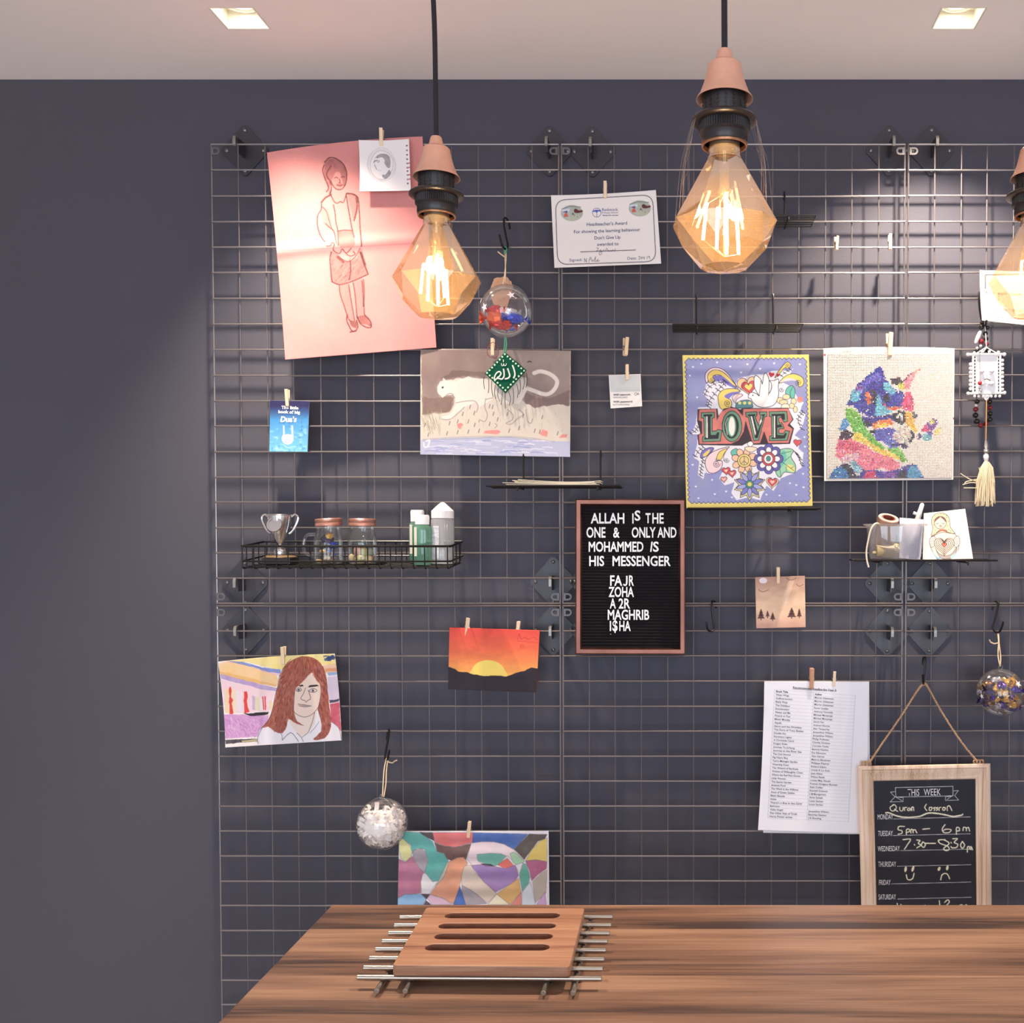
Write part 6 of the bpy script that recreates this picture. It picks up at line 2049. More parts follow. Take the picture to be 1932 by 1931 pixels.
inn = [(318, 1366), (502, 1524), (324, 1712), (148, 1546)]
sq = None
for k in range(4):
    a, b_ = np.array(inn[k], float), np.array(inn[(k + 1) % 4], float)
    for j in range(7):
        p = a + (b_ - a) * j / 7
        q = P(*g([p])[0], YD - .0018)
        if sq is None:
            sq = MB().ball(q, .0019, (1, .5, 1), 10).build('sequin', M_seq, t)
            sq0 = Vector(q)
        else:
            o = sq.copy()
            COL.objects.link(o)
            o.location = Vector(q) - sq0
M_fr = mat('dark_green_thread', (26, 46, 40), 0.9)
for pts in ([(118, 1585), (115, 1640), (122, 1700)], [(162, 1600), (165, 1680), (158, 1740)], [(192, 1620), (192, 1700), (205, 1775)], [(225, 1660), (220, 1740), (228, 1795)], [(255, 1690), (250, 1760), (270, 1820)], [(292, 1720), (292, 1790), (280, 1850)], [(322, 1740), (320, 1820), (326, 1885)],
            [(352, 1720), (372, 1790), (360, 1860)], [(395, 1690), (402, 1770), (396, 1845)], [(432, 1650), (445, 1720), (438, 1785)], [(462, 1610), (468, 1690), (455, 1750)], [(498, 1575), (505, 1640), (490, 1705)], [(525, 1545), (532, 1610), (522, 1685)]):
    MB().tube([Vector(p) for p in catmull([P(x, y, YD - .001 - .001 * i) for i, (x, y) in enumerate(g(pts))], 5)], .0006, 6).build('fringe_thread', M_fr, t)
MB().tube([Vector(P(x, y, Y)) for x, y, Y in [(951, 668, YD), (952, 650, YD), (953, 634, -.010), (955, 634, -.010), (956, 650, YD), (954, 668, YD)]], .0011, 6).build('ribbon_loop', M_green, t)
rb = MB().tube([P(930 + 10.5 * math.cos(a) + 1.5 * math.sin(2 * a), 660.5 + 14.5 * math.sin(a), -.0115 + .003 * math.sin(a)) for a in np.linspace(0, 2 * PI, 28)[:-1]], .0006, 6, closed=True)
tag(rb.build('ribbon_ring', mat('red_ribbon', (150, 62, 62), .5)), 'thin red ribbon loop round the peg above the green felt diamond', 'ribbon')

# ---------------------------------------------------------------- bead strand and pearl framed ornament
g = zm(1800, 590, 4.955)
M_bd = {'b': mat('black_bead', (22, 18, 20), .12), 'r': mat('dark_red_bead', (112, 24, 34), .12), 'w': mat('white_bead', (228, 222, 222), .2)}
t = thing('bead_strand', 'string of black, dark red and white beads hanging behind the pearl framed ornament', 'bead string', P(1847, 808, -.008))
beads = [(262, 92, 20, 'b'), (255, 137, 25, 'b'), (312, 140, 22, 'b'), (292, 195, 24, 'b'), (300, 245, 22, 'b'), (255, 270, 26, 'r'), (250, 312, 15, 'w'), (215, 332, 14, 'w'), (215, 357, 20, 'b'), (228, 400, 22, 'b'), (224, 450, 24, 'b'), (220, 500, 24, 'r'), (218, 550, 24, 'b'), (217, 600, 24, 'b'), (217, 650, 24, 'r'), (216, 700, 24, 'b'),
         (215, 752, 24, 'b'), (215, 832, 25, 'b'), (206, 868, 14, 'w'), (202, 905, 26, 'r'), (200, 960, 28, 'b'), (212, 1018, 28, 'b'), (250, 1055, 26, 'r'), (300, 1040, 24, 'r'), (335, 1000, 26, 'b'), (337, 945, 26, 'b'), (336, 890, 25, 'r'), (334, 835, 25, 'b'), (330, 780, 24, 'b'), (327, 725, 24, 'r'), (325, 670, 24, 'b'), (322, 615, 24, 'b'), (320, 560, 24, 'r'), (318, 505, 24, 'b'), (315, 450, 24, 'b'), (312, 395, 24, 'b'), (308, 345, 24, 'b'), (305, 295, 22, 'r')]
for x, y, r, k in beads:
    q = g([(x, y)])[0]
    MB().ball(P(*q, -.010), r / 4.955 / F * 1.92, (1, 1, .92), 16).build('bead', M_bd[k], t)
a, b_ = [Vector(P(*q, -.012)) for q in g([(248, 172), (200, 288)])]
MB().tube([a, a.lerp(b_, .15), a.lerp(b_, .5), a.lerp(b_, .85), b_], [.0018, .0034, .0042, .0034, .0018], 12).build('long_bead', M_bd['w'], t)
MB().tube([Vector(P(*q, -.010)) for q in catmull(g([(262, 60), (255, 137), (230, 330), (215, 700), (203, 905), (205, 990), (250, 1055), (320, 1030), (337, 945), (325, 650), (300, 245), (290, 80)]), 4)], .0005, 5).build('thread', M_black, t)

YO = -.024
t = thing('hanging_ornament', 'small white pearl edged frame with a long cream tassel, hanging at the right', 'ornament', P(1856, 958, YO))
M_pearl = mat('pearl', (240, 234, 234), .22, coat=.3)


def bar(p, q, r=.0016, m=None, name='frame_bar', yo=YO):
    (xa, ya), (xb, yb) = g([p, q])
    MB().tube([P(xa, ya, yo), P(xb, yb, yo)], r, 8).build(name, m or M_pearl, t)


bar((130, 393), (478, 390), .0024)
bar((130, 758), (480, 752), .0024)
for x in (178, 432):
    bar((x, 393), (x, 757), .0020)
for x in (206, 407):
    bar((x, 405), (x, 745), .0009)
for k in range(12):
    yy = 405 + k * 31
    for xa, xb in ((180, 206), (407, 432)):
        bar((xa, yy), (xb, yy), .0008, name='rung')
for x, y, r in [(130, 393, 17), (470, 392, 18), (132, 757, 17), (472, 750, 17)] + [(155, 485 + 38 * k, 17) for k in range(7)] + [(453, 448 + 38.5 * k, 15) for k in range(8)] + [(190, 378, 13), (265, 368, 15), (330, 366, 14), (415, 372, 15)] + [(192 + 39 * k, 783, 14) for k in range(7)]:
    MB().ball(P(*g([(x, y)])[0], YO), r / 4.955 / F * 1.905, n=14).build('pearl', M_pearl, t)
cd = [P(*q, YO + .0015) for q in g([(206, 402), (407, 402), (407, 750), (206, 750)])]
MB().prism(cd[::-1], (0, .001, 0)).build('backing_card', mat('pale_card', (226, 226, 232), .3), t, smooth=False)
M_sil = mat('silver', (214, 212, 214), .18, .95)
for x, y, r in ((262, 548, 24), (352, 548, 26), (352, 664, 25), (262, 668, 18)):
    MB().ball(P(*g([(x, y)])[0], YO - .003), r / 4.955 / F * 1.9, n=14).build('pearl_stud', mat('grey_pearl', (216, 214, 222), .2, .3), t)
MB().tube([Vector(P(*q, YO - .003)) for q in catmull(g([(285, 585), (300, 575), (310, 590), (328, 580)]), 4)], .0007, 5).build('silver_wire', M_sil, t)
MB().tube([Vector(P(*q, YO - .003)) for q in catmull(g([(280, 625), (310, 622), (338, 636)]), 4)], .0014, 6).build('silver_wire', M_sil, t)
MB().tube([Vector(P(*q, YO - .004)) for q in catmull(g([(240, 360), (238, 500), (242, 600), (242, 640)]), 4)], .0006, 5).build('chain', M_sil, t)
MB().ball(P(*g([(242, 660)])[0], YO - .004), .0042, n=14).build('red_bead', mat('red_bead', (176, 36, 44), .15), t)
for k in range(3):
    MB().ball(P(*g([(240 + 10 * (k % 2), 700 + 28 * k)])[0], YO - .004), .0030, n=10).build('clear_bead', M_sil, t)
MB().tube([Vector(P(*q, y)) for q, y in zip(g([(285, 70), (296, 200), (302, 325)]), (-.006, -.014, YO))], .0009, 6).build('white_cord', M_pearl, t)
for p, q in (((302, 325), (200, 388)), ((302, 325), (410, 386)), ((302, 330), (260, 388))):
    bar(p, q, .0010, name='hanger_cord')
MB().prism([P(*q, YO) for q in g([(262, 770), (345, 768), (318, 812), (304, 826), (288, 812)])][::-1], (0, .002, 0)).build('frame_drop', M_pearl, t, smooth=False)
bar((304, 815), (299, 1200), .0009, mat('amber_cord', (196, 138, 84), .7), 'tassel_cord')


def lz(px, prof, name, m):
    pts = [P(*g([(px, y)])[0], YO) for r, y in prof]
    rs_ = [r / 4.955 / F * 1.905 for r, y in prof]
    return MB().tube([Vector(p) for p in pts], rs_, 16).build(name, m, t)


lz(298, [(5, 1190), (12, 1205), (18, 1235), (20, 1262), (12, 1272)], 'cone_bead', M_sil)
lz(298, [(10, 1268), (24, 1278), (28, 1294), (22, 1312), (12, 1320)], 'round_bead', M_sil)
lz(299, [(12, 1318), (22, 1330), (26, 1350), (22, 1372), (16, 1390)], 'cream_bead', M_pearl)
M_tas = mat('tassel_thread', (214, 196, 166), .9, noise=(500, .18, (1, 1, .1)))
rs = random.Random(5)
tb = MB()
for k in range(110):
    a = rs.uniform(0, 2 * PI)
    rr = math.sqrt(rs.random())
    x0, x1 = 302 + 14 * rr * math.cos(a), 285 + 95 * rr * math.cos(a) + rs.uniform(-6, 6)
    y1 = rs.uniform(1760, 1815)
    yy = .010 * rr * math.sin(a)
    pts = [(x0, 1388, YO + yy * .3), (x0 + (x1 - x0) * .55 + 8, 1450, YO + yy * .7), (x0 + (x1 - x0) * .85 + rs.uniform(-5, 8), 1580, YO + yy), (x1 + rs.uniform(-6, 6), 1700, YO + yy * 1.1), (x1 + rs.uniform(-10, 6), y1, YO + yy * 1.2)]
    tb.tube([Vector(P(*g([(x, y)])[0], Y)) for x, y, Y in pts], rs.uniform(.0006, .0010), 5)
for pts in ([(230, 1580), (150, 1560), (60, 1505)], [(240, 1600), (160, 1590), (80, 1610)], [(230, 1640), (140, 1640), (90, 1640)], [(260, 1520), (240, 1480), (232, 1448)], [(340, 1560), (375, 1590)], [(220, 1560), (120, 1580), (100, 1600)]):
    tb.tube([Vector(P(*q, YO - .004)) for q in catmull(g(pts), 4)], .0009, 5)
o = tb.build('tassel', M_tas, t)

# ---------------------------------------------------------------- thin wire shelves
def shelf(label, xa, xb, zfar_px, ups, slats=3, dfar=1.918, dnear=1.855, tab=True):
    """xa, xb and zfar_px: the far edge in the photograph; ups: (px, top py) of the wire uprights"""
    A, B = D(xa, zfar_px, dfar), D(xb, zfar_px, dfar)
    z, y0, y1 = A.z, A.y, CAMY + dnear
    t = thing('wire_shelf', label, 'shelf', ((A.x + B.x) / 2, y0, z - .004), 'small black wire shelves on the grid')
    MB().tube([(A.x, y0, z), (B.x, y0, z), (B.x, y1, z), (A.x, y1, z)], .0018, 8, closed=True).build('rim', M_black, t)
    s = MB()
    for k in range(1, slats + 1):
        y = y0 + (y1 - y0) * k / (slats + 1)
        s.tube([(A.x, y, z), (B.x, y, z)], .0012, 6)
    s.build('deck_wires', M_black, t)
    for px, py in ups:
        q = D(px, py, 1.922)
        b = MB().tube([(q.x, .008, q.z - .008), (q.x, .008, q.z - .001), (q.x, .003, q.z + .0035), (q.x, -.005, q.z + .002), (q.x, -.0075, q.z - .004), (q.x, -.0085, z - .0038), (q.x, (y0 + y1) / 2, z - .0036), (q.x, y1 - .002, z - .0036), (q.x, y1 - .003, z - .009)], .0017, 8)
        b.build('support_hook', M_black, t)
    return A.x, B.x, y1, y0, z + .0018


shelf('empty black wire shelf in the gap between certificate and cat picture, behind the nearest bulb', 1293, 1531, 427, [(1338, 362), (1480.5, 363)], 4)
shelf('empty black wire shelf directly above the LOVE canvas', 1269.5, 1508, 626, [(1314, 558), (1459, 557)], 4)
ps = shelf('black wire shelf carrying loose paper sheets, above the letter board', 930, 1174, 920.5, [(987.5, 855), (1133, 853)], 4)
shelf('black wire shelf under the LOVE canvas', 1297, 1541, 961.5, [(1340, 905), (1488, 905)], 4, dnear=1.862)
rsf = shelf('black wire shelf carrying a plastic tub and a nesting doll card', 1603, 1861, 1056.5, [(1648, 1000), (1806, 1000)], 4, dnear=1.850)

# paper sheets lying on the shelf
M_sheet = mat('sheet_paper', (232, 224, 206), 0.7)


def lying(label, xa, xb, ya, yb, z, lift, sag, k):
    nx = 24
    vs, fs = [], []
    th = .0007
    for s in (0, 1):
        for i in range(nx + 1):
            u = i / nx
            x = xa + (xb - xa) * u
            zz = z + lift * (1 - u) ** 2 * 2.0 + sag * (u ** 4) + th * s
            vs += [(x, ya, zz), (x, yb, zz + .0005)]
    o = (nx + 1) * 2
    for i in range(nx):
        a = 2 * i
        fs += [(a, a + 1, a + 3, a + 2), (o + a, o + a + 2, o + a + 3, o + a + 1), (a, a + 2, o + a + 2, o + a), (a + 1, o + a + 1, o + a + 3, a + 3)]
    fs += [(0, o, o + 1, 1), (2 * nx, 2 * nx + 1, o + 2 * nx + 1, o + 2 * nx)]
    b = MB().add(vs, fs)
    return tag(b.build('paper_sheet', M_sheet), label, 'paper', 'loose sheets on the shelf above the letter board')


X = lambda px: (px - CX) / F * 1.87
ordn = ['bottom cream sheet of the loose stack on the shelf above the letter board', 'second cream sheet from the bottom on the shelf above the letter board', 'middle cream sheet of the stack above the letter board', 'second cream sheet from the top on the shelf above the letter board', 'topmost curled cream sheet on the shelf above the letter board']
for k, (xa, xb, lf, sg) in enumerate(((957, 1131, .0002, .0005), (950, 1126, .0014, .0010), (972, 1133, .0016, .0022), (968, 1122, .0026, .0024), (978, 1134, .0030, .0036))):
    lying(ordn[k], X(xa), X(xb), ps[2] + .004 + .002 * k, ps[3] - .003, ps[4] + .0002 + k * .0010, lf, sg, k)

# ---------------------------------------------------------------- black wire basket
dF, dB = 1.812, 1.918
xL, xR = (453 - CX) / F * dF, (848.5 - CX) / F * dF
yF, yB = CAMY + dF, CAMY + dB
zr_f, zr_b = D(500, 1031, dF).z, D(500, 1022.3, dB).z
zm_f = D(500, 1059.5, dF).z
zb_f = D(500, 1073.5, dF + .004).z
zb_b = zb_f + (zr_b - zr_f)
zm_b = zm_f + (zr_b - zr_f)
t = thing('wire_basket', 'long black wire basket hung on the left of the grid, holding trophy, jars and bottles', 'basket', ((xL + xR) / 2, (yF + yB) / 2, zb_f))


def ring4(zf, zb, r, name, ins=0.0):
    c_ = .008
    pts = [(xL + ins + c_, yF + ins, zf), (xR - ins - c_, yF + ins, zf), (xR - ins - c_ * .3, yF + ins + c_ * .3, zf), (xR - ins, yF + ins + c_, zf), (xR - ins, yB, zb), (xL + ins, yB, zb), (xL + ins, yF + ins + c_, zf), (xL + ins + c_ * .3, yF + ins + c_ * .3, zf)]
    MB().tube(pts, r, 8, closed=True).build(name, M_black, t)


ring4(zr_f, zr_b, .0021, 'top_rim')
ring4(zm_f, zm_b, .0016, 'middle_rail')
nb_ = 19
w1, w2 = MB(), MB()
for k in range(nb_):
    x = xL + .004 + (xR - xL - .008) * k / (nb_ - 1)
    w1.tube([(x, yF, zr_f), (x, yF, zb_f + .004), (x, yF + .004, zb_f), (x, yB - .002, zb_b), (x, yB, zb_b + .004), (x, yB, zr_b)], .0011, 6)
for k in range(5):
    f = (k + .1) / 4.2
    y = yF + .004 + (yB - yF - .006) * f
    w2.tube([(xL + .001, y, zb_f + (zb_b - zb_f) * f + .0018), (xR - .001, y, zb_f + (zb_b - zb_f) * f + .0018)], .0013, 6)
for k in range(1, 4):
    f = k / 4
    y = yF + (yB - yF) * f
    for x in (xL, xR):
        w2.tube([(x, y, zr_f + (zr_b - zr_f) * f), (x, y, zb_f + (zb_b - zb_f) * f)], .0011, 6)
w1.build('cross_wires', M_black, t)
w2.build('long_wires', M_black, t)
for px in (520, 800):
    x = (px - CX) / F * dB
    MB().tube([(x, yB - .001, zr_b), (x, -.006, zr_b + .020), (x, -.003, zr_b + .028), (x, .004, zr_b + .027), (x, .008, zr_b + .018)], .0016, 8).build('hook', M_black, t)


def floor_z(y):
    return zb_f + (zb_b - zb_f) * (y - yF) / (yB - yF) + .0032


g6 = zm(440, 940, 4.2)


def at6(x, y, d):
    (px, py), = g6([(x, y)])
    return D(px, py, d)


# trophy
dT = 1.866
M_tro = mat('trophy_silver', (206, 204, 206), .16, .95)
M_trod = mat('trophy_dark', (38, 32, 34), .35)
M_trog = mat('trophy_gold', (150, 124, 92), .35, .5)
x0 = at6(372, 300, dT).x
yT = CAMY + dT
zf = floor_z(yT)
k6 = dT / F / 4.2
t = thing('trophy_cup', 'small silver two handled trophy on a dark base, at the left of the basket', 'trophy', (x0, yT, zf))
MB().box((x0 - 112 * k6, yT - .022, zf), (x0 + 112 * k6, yT + .022, zf + 50 * k6)).build('base', M_trod, t, smooth=False, bevel=.001)
MB().lathe([(0, 0), (128 * k6, 0), (128 * k6, 5 * k6), (105 * k6, 16 * k6), (60 * k6, 22 * k6), (0, 22 * k6)], 40, (x0, yT, zf + 50 * k6 + .0002)).build('gold_step', M_trog, t)
zc = zf + 72 * k6 + .0003
MB().lathe([(0, 0), (48 * k6, 0), (52 * k6, 20 * k6), (46 * k6, 44 * k6), (26 * k6, 60 * k6), (14 * k6, 66 * k6), (12 * k6, 78 * k6), (16 * k6, 86 * k6), (30 * k6, 110 * k6), (58 * k6, 170 * k6), (80 * k6, 225 * k6), (90 * k6, 270 * k6), (95 * k6, 310 * k6), (101 * k6, 316 * k6), (98 * k6, 320 * k6), (90 * k6, 310 * k6), (78 * k6, 240 * k6), (40 * k6, 150 * k6), (0, 120 * k6)], 40, (x0, yT, zc)).build('cup', M_tro, t)
for s in (-1, 1):
    MB().tube([Vector(p) for p in catmull([(x0 + s * 92 * k6, yT, zc + 300 * k6), (x0 + s * 118 * k6, yT, zc + 318 * k6), (x0 + s * 142 * k6, yT, zc + 300 * k6), (x0 + s * 138 * k6, yT, zc + 262 * k6), (x0 + s * 105 * k6, yT, zc + 195 * k6), (x0 + s * 72 * k6, yT, zc + 165 * k6)], 6)], [5.5 * k6 * 1.6] * 31, 8).build('handle', M_tro, t)
Mx = Matrix.Rotation(PI / 2, 4, 'X')
MB().lathe([(0, 2.2e-3), (44 * k6, 2.2e-3), (46 * k6, 3.2e-3), (58 * k6, 3.2e-3), (61 * k6, 1.4e-3), (60 * k6, 0)], 32, (x0 - 8 * k6, yT - 86 * k6, zc + 236 * k6), M=Matrix.Rotation(-.25, 4, 'X') @ Mx).build('medal', M_tro, t)

# jars
M_jar = thin_glass('jar_glass', (0.97, 0.98, 0.98), .12, (235, 238, 238), .02, .03)
M_lid = mat('copper_lid', (196, 142, 126), .32, .65)


def jar(label, x, d, lid_y, tilt, handle):
    c0 = at6(x, 540, d)
    y = c0.y
    z0 = floor_z(y)
    k = d / F / 4.2
    t = thing('glass_jar', label, 'jar', (c0.x, y, z0), 'small glass jars with copper lids')
    H = 300 * k
    pr = [(60, 0), (100, 4), (112, 20), (113, 80), (112, 170), (106, 215), (96, 245), (92, 258), (92, 296)]
    MB().lathe([(r * k, zv * k) for r, zv in [(0, 0)] + pr], 40, (c0.x, y, z0), close=True).build('glass_body', M_jar, t)
    M = Matrix.Rotation(tilt, 4, 'Y')
    lid = MB().lathe([(0, 26 * k), (98 * k, 26 * k), (104 * k, 20 * k), (104 * k, 2 * k), (100 * k, -4 * k), (104 * k, -10 * k), (104 * k, -30 * k), (99 * k, -33 * k), (97 * k, -6 * k), (0, 20 * k)], 48, (c0.x + (4 * k if tilt else 0), y, z0 + (H / k + 34) * k), M=M)
    lid.build('screw_lid', M_lid, t)
    if handle:
        MB().tube([Vector(p) for p in catmull([(c0.x - 100 * k, y, z0 + 235 * k), (c0.x - 165 * k, y - .002, z0 + 228 * k), (c0.x - 190 * k, y - .003, z0 + 170 * k), (c0.x - 180 * k, y - .003, z0 + 90 * k), (c0.x - 112 * k, y, z0 + 60 * k)], 6)], 13 * k, 10).build('handle', M_jar, t)
    return c0.x, y, z0, k


jx, jy, jz, k = jar('glass mug jar with a handle and copper lid, beside the trophy in the basket', 755, 1.864, 180, -.06, True)
rs = random.Random(3)
M_sw = {n: mat('jar_' + n, c, .3) for n, c in dict(gold=(206, 158, 84), navy=(40, 36, 72), blue=(70, 96, 170), cream=(222, 200, 160), brown=(122, 74, 52), pink=(196, 140, 120), olive=(170, 160, 96), grey=(150, 150, 136)).items()}
for i in range(14):
    a, rr = rs.uniform(0, 6.28), 84 * math.sqrt(rs.random())
    c_ = (jx + rr * k * math.cos(a), jy + rr * k * math.sin(a) * .9, jz + (22 + 26 * (i % 4) + rs.uniform(0, 6)) * k)
    mm = ['gold', 'gold', 'cream', 'blue', 'gold', 'cream', 'brown'][i % 7]
    tag(MB().ball(c_, 15 * k * rs.uniform(.9, 1.2), (1.2, 1, .8), 12, jit=.08).build('small_sweet', M_sw[mm]), '%s sweet in the mug jar beside the trophy' % mm, 'sweet', '%s sweets in the mug jar' % mm)
for i, (dx, dz, r, mm) in enumerate(((-2, 190, 42, 'navy'), (48, 150, 30, 'blue'), (20, 222, 26, 'navy'))):
    tag(MB().ball((jx + dx * k, jy - (10 + 12 * i) * k, jz + dz * k), r * k, (1.2, .8, .9), 14, jit=.18).build('wrapped_sweet', M_foil[['dark', 'blue', 'gold'][i]], None, smooth=False),
        ['dark foil bundle in the middle of the mug jar', 'blue foil piece at the right of the mug jar', 'gold foil piece near the lid of the mug jar'][i], 'sweet', 'foil pieces in the mug jar')
jx, jy, jz, k = jar('glass jar without handle, copper lid, in the middle of the basket', 1026, 1.864, 178, 0, False)
for i, (dx, dy, dz, r, s, mm) in enumerate(((-78, -30, 45, 30, (.8, .8, 1.1), 'cream'), (-50, 20, 25, 28, (1, 1, .8), 'grey'), (-24, -55, 100, 40, (.7, .6, 1.1), 'pink'), (20, -40, 85, 46, (.8, .7, 1.0), 'olive'), (70, -30, 90, 36, (.7, .8, .9), 'grey'), (5, -60, 38, 42, (1.2, .7, .8), 'olive'), (62, -50, 36, 34, (1, .8, .9), 'cream'), (-40, 40, 70, 34, (1, 1, 1), 'cream'), (40, 45, 50, 36, (1, 1, 1), 'pink'))):
    tag(MB().ball((jx + dx * k, jy + dy * k, jz + (dz + 4) * k), r * k, s, 16, jit=.03).build('pebble', M_sw[mm]),
        '%s pebble in the glass jar in the middle of the basket' % {'pink': 'reddish', 'grey': 'grey green', 'olive': 'yellow'}.get(mm, mm), 'pebble', '%s pebbles in the middle jar' % mm)

# bottles
M_gel = thin_glass('green_gel', (0.66, 0.86, 0.77), .12, (150, 206, 180), .40, .06)
M_clearb = thin_glass('milky_bottle', (0.94, 0.95, 0.96), .12, (240, 240, 244), .45, .12)
M_capw = mat('white_plastic', (234, 230, 232), .3)
M_lab = mat('label_cream', (226, 220, 196), .5)


def bottle(label, x, d, xl, cap_y, top_y, w, group):
    c0 = at6(x, 550, d)
    y = c0.y
    z0 = floor_z(y)
    k = d / F / 4.2
    t = thing('gel_bottle', label, 'bottle', (c0.x, y, z0), group)
    hb = 545 - cap_y
    S = Matrix.Diagonal((1, .62, 1, 1))
    MB().lathe([(0, 0), (w * .86 * k, 0), (w * k, 14 * k), (w * k, (hb - 40) * k), (w * .93 * k, (hb - 14) * k), (w * .7 * k, hb * k), (0, hb * k)], 36, (c0.x, y, z0), M=S).build('bottle_body', M_gel, t)
    MB().lathe([(0, 0), (w * .80 * k, 0), (w * .82 * k, (cap_y - top_y - 14) * k), (w * .74 * k, (cap_y - top_y) * k), (0, (cap_y - top_y) * k)], 36, (c0.x, y, z0 + hb * k + .0003), M=S).build('flip_cap', M_capw, t)
    lw = 20 * k
    MB().box((c0.x - w * .62 * k - lw / 2, y - w * .62 * .80 * k - .0016, z0 + 70 * k), (c0.x - w * .62 * k + lw / 2, y - w * .62 * .80 * k - .0008, z0 + 300 * k)).build('label', M_lab, t, smooth=False)


bottle('green gel bottle in front, beside the white cone capped bottle', 1500, 1.848, 0, 226, 150, 70, 'green gel bottles in the basket')
bottle('green gel bottle standing behind the other, furthest left', 1462, 1.892, 0, 222, 130, 66, 'green gel bottles in the basket')
c0 = at6(1662, 552, 1.866)
k = 1.866 / F / 4.2
z0 = floor_z(c0.y)
t = thing('cone_cap_bottle', 'clear bottle with a tall white cone cap at the right end of the basket', 'bottle', (c0.x, c0.y, z0))
MB().lathe([(0, 0), (84 * k, 0), (90 * k, 8 * k), (90 * k, 345 * k), (86 * k, 356 * k), (60 * k, 360 * k), (0, 360 * k)], 40, (c0.x, c0.y, z0)).build('bottle_body', M_clearb, t)
MB().lathe([(0, 0), (88 * k, 0), (88 * k, 58 * k), (82 * k, 64 * k), (58 * k, 88 * k), (36 * k, 108 * k), (17 * k, 124 * k), (8 * k, 128 * k), (0, 128 * k)], 40, (c0.x, c0.y, z0 + 360 * k + .0002)).build('cone_cap', M_capw, t)
vs, fs = [], []
for i in range(9):
    a = -PI / 2 - .95 + .85 * i / 8
    for zv in (40, 300):
        vs.append((c0.x + 91.5 * k * math.cos(a), c0.y + 91.5 * k * math.sin(a), z0 + zv * k))
fs = [(2 * i, 2 * i + 2, 2 * i + 3, 2 * i + 1) for i in range(8)]
MB().add(vs, fs).build('label', mat('label_grey', (208, 208, 214), .5, noise=(260, .25, (.3, .3, 1))), t)

# ================================================================ letter board
def mitred(cs, w, prof, name, m, parent, py0=None):
    """frame of four mitred rails: cs outer corners TL TR BR BL (px), w rail width in px,
    prof: list of (fraction inwards, depth Y) across the rail"""
    cs = [np.array(c, float) for c in cs]
    cen = sum(cs) / 4
    vs, fs = [], []
    k = len(prof)
    for i in range(4):
        p, a, b_ = cs[i], cs[i - 1], cs[(i + 1) % 4]
        da = (a - p) / np.linalg.norm(a - p)
        db = (b_ - p) / np.linalg.norm(b_ - p)
        for f, Y in prof:
            q = p + (da + db) * w * f
            vs.append(P(q[0], q[1], Y))
    for i in range(4):
        j = (i + 1) % 4
        for q in range(k - 1):
            fs.append((i * k + q, i * k + q + 1, j * k + q + 1, j * k + q))
        fs.append((i * k + k - 1, i * k, j * k, j * k + k - 1))
    b = MB().add(vs, fs)
    return b.build(name, m, parent, smooth=False, bevel=.0006)


M_copper = mat('copper_frame', (118, 78, 68), .33, .85, noise=(14, .22, (1, 1, 1)))
M_feltb = mat('black_felt', (26, 22, 26), .85, spec=.2)
M_ltr = mat('white_letter', (240, 238, 240), .4)
LBc = [(1086, 942), (1293, 942.5), (1293, 1235.5), (1085.5, 1235)]
Y0b, Y1b = -.005, -.027
t = thing('letter_board', 'copper framed black letter board with white plastic letters', 'letter board', P(1189, 1235, Y0b))
mitred(LBc, 13.0, [(0, Y0b), (0, Y1b + .002), (.12, Y1b), (.72, Y1b), (.80, Y1b + .003), (1.0, Y1b + .009), (1.0, Y0b)], 'frame', M_copper, t)
b = MB()
xa, xb = P(1097, 1090, -.012)[0], P(1282.5, 1090, -.012)[0]
za, zb = P(1190, 1224, -.012)[2], P(1190, 953, -.012)[2]
nr = 47
pitch = (zb - za) / nr
vs, fs = [], []
for i in range(nr):
    for j, (fz, dy) in enumerate(((0, 0), (.10, 0), (.22, -.0022), (.5, -.0028), (.78, -.0022), (.90, 0))):
        z = za + pitch * (i + fz)
        vs += [(xa, -.012 + dy, z), (xb, -.012 + dy, z)]
vs += [(xa, -.012, zb), (xb, -.012, zb)]
for i in range(len(vs) // 2 - 1):
    fs.append((2 * i, 2 * i + 1, 2 * i + 3, 2 * i + 2))
n0 = len(vs)
vs += [(xa, -.007, za), (xb, -.007, za), (xb, -.007, zb), (xa, -.007, zb)]
fs.append((n0 + 3, n0 + 2, n0 + 1, n0))
b.add(vs, fs).build('felt_panel', M_feltb, t, smooth=False)


def raised(rows, name, parent, m, Y, th):
    b = MB()
    for (v, f) in rows:
        n = len(v)
        fr = [P(x, y, Y - th) for x, y in v]
        bk = [P(x, y, Y) for x, y in v]
        cnt = {}
        for fa in f:
            for i in range(len(fa)):
                e = (fa[i], fa[(i + 1) % len(fa)])
                cnt[e] = cnt.get(e, 0) + 1
        fs = [tuple(fa) for fa in f]
        for (i, j) in cnt:
            if (j, i) not in cnt:
                fs.append((j, i, i + n, j + n))
        b.add(fr + bk, fs)
    return b.build(name, m, parent, smooth=False)


g = zm(900, 840, 3.1145)


def lt(s, xa, xb, base, cap, shear=0.0):
    (x0, y0), (x1, y1) = g([(xa, base), (xb, base)])
    return txt(s, x0, y0, cap / 3.1145, w=x1 - x0, bold=.022, shear=shear)


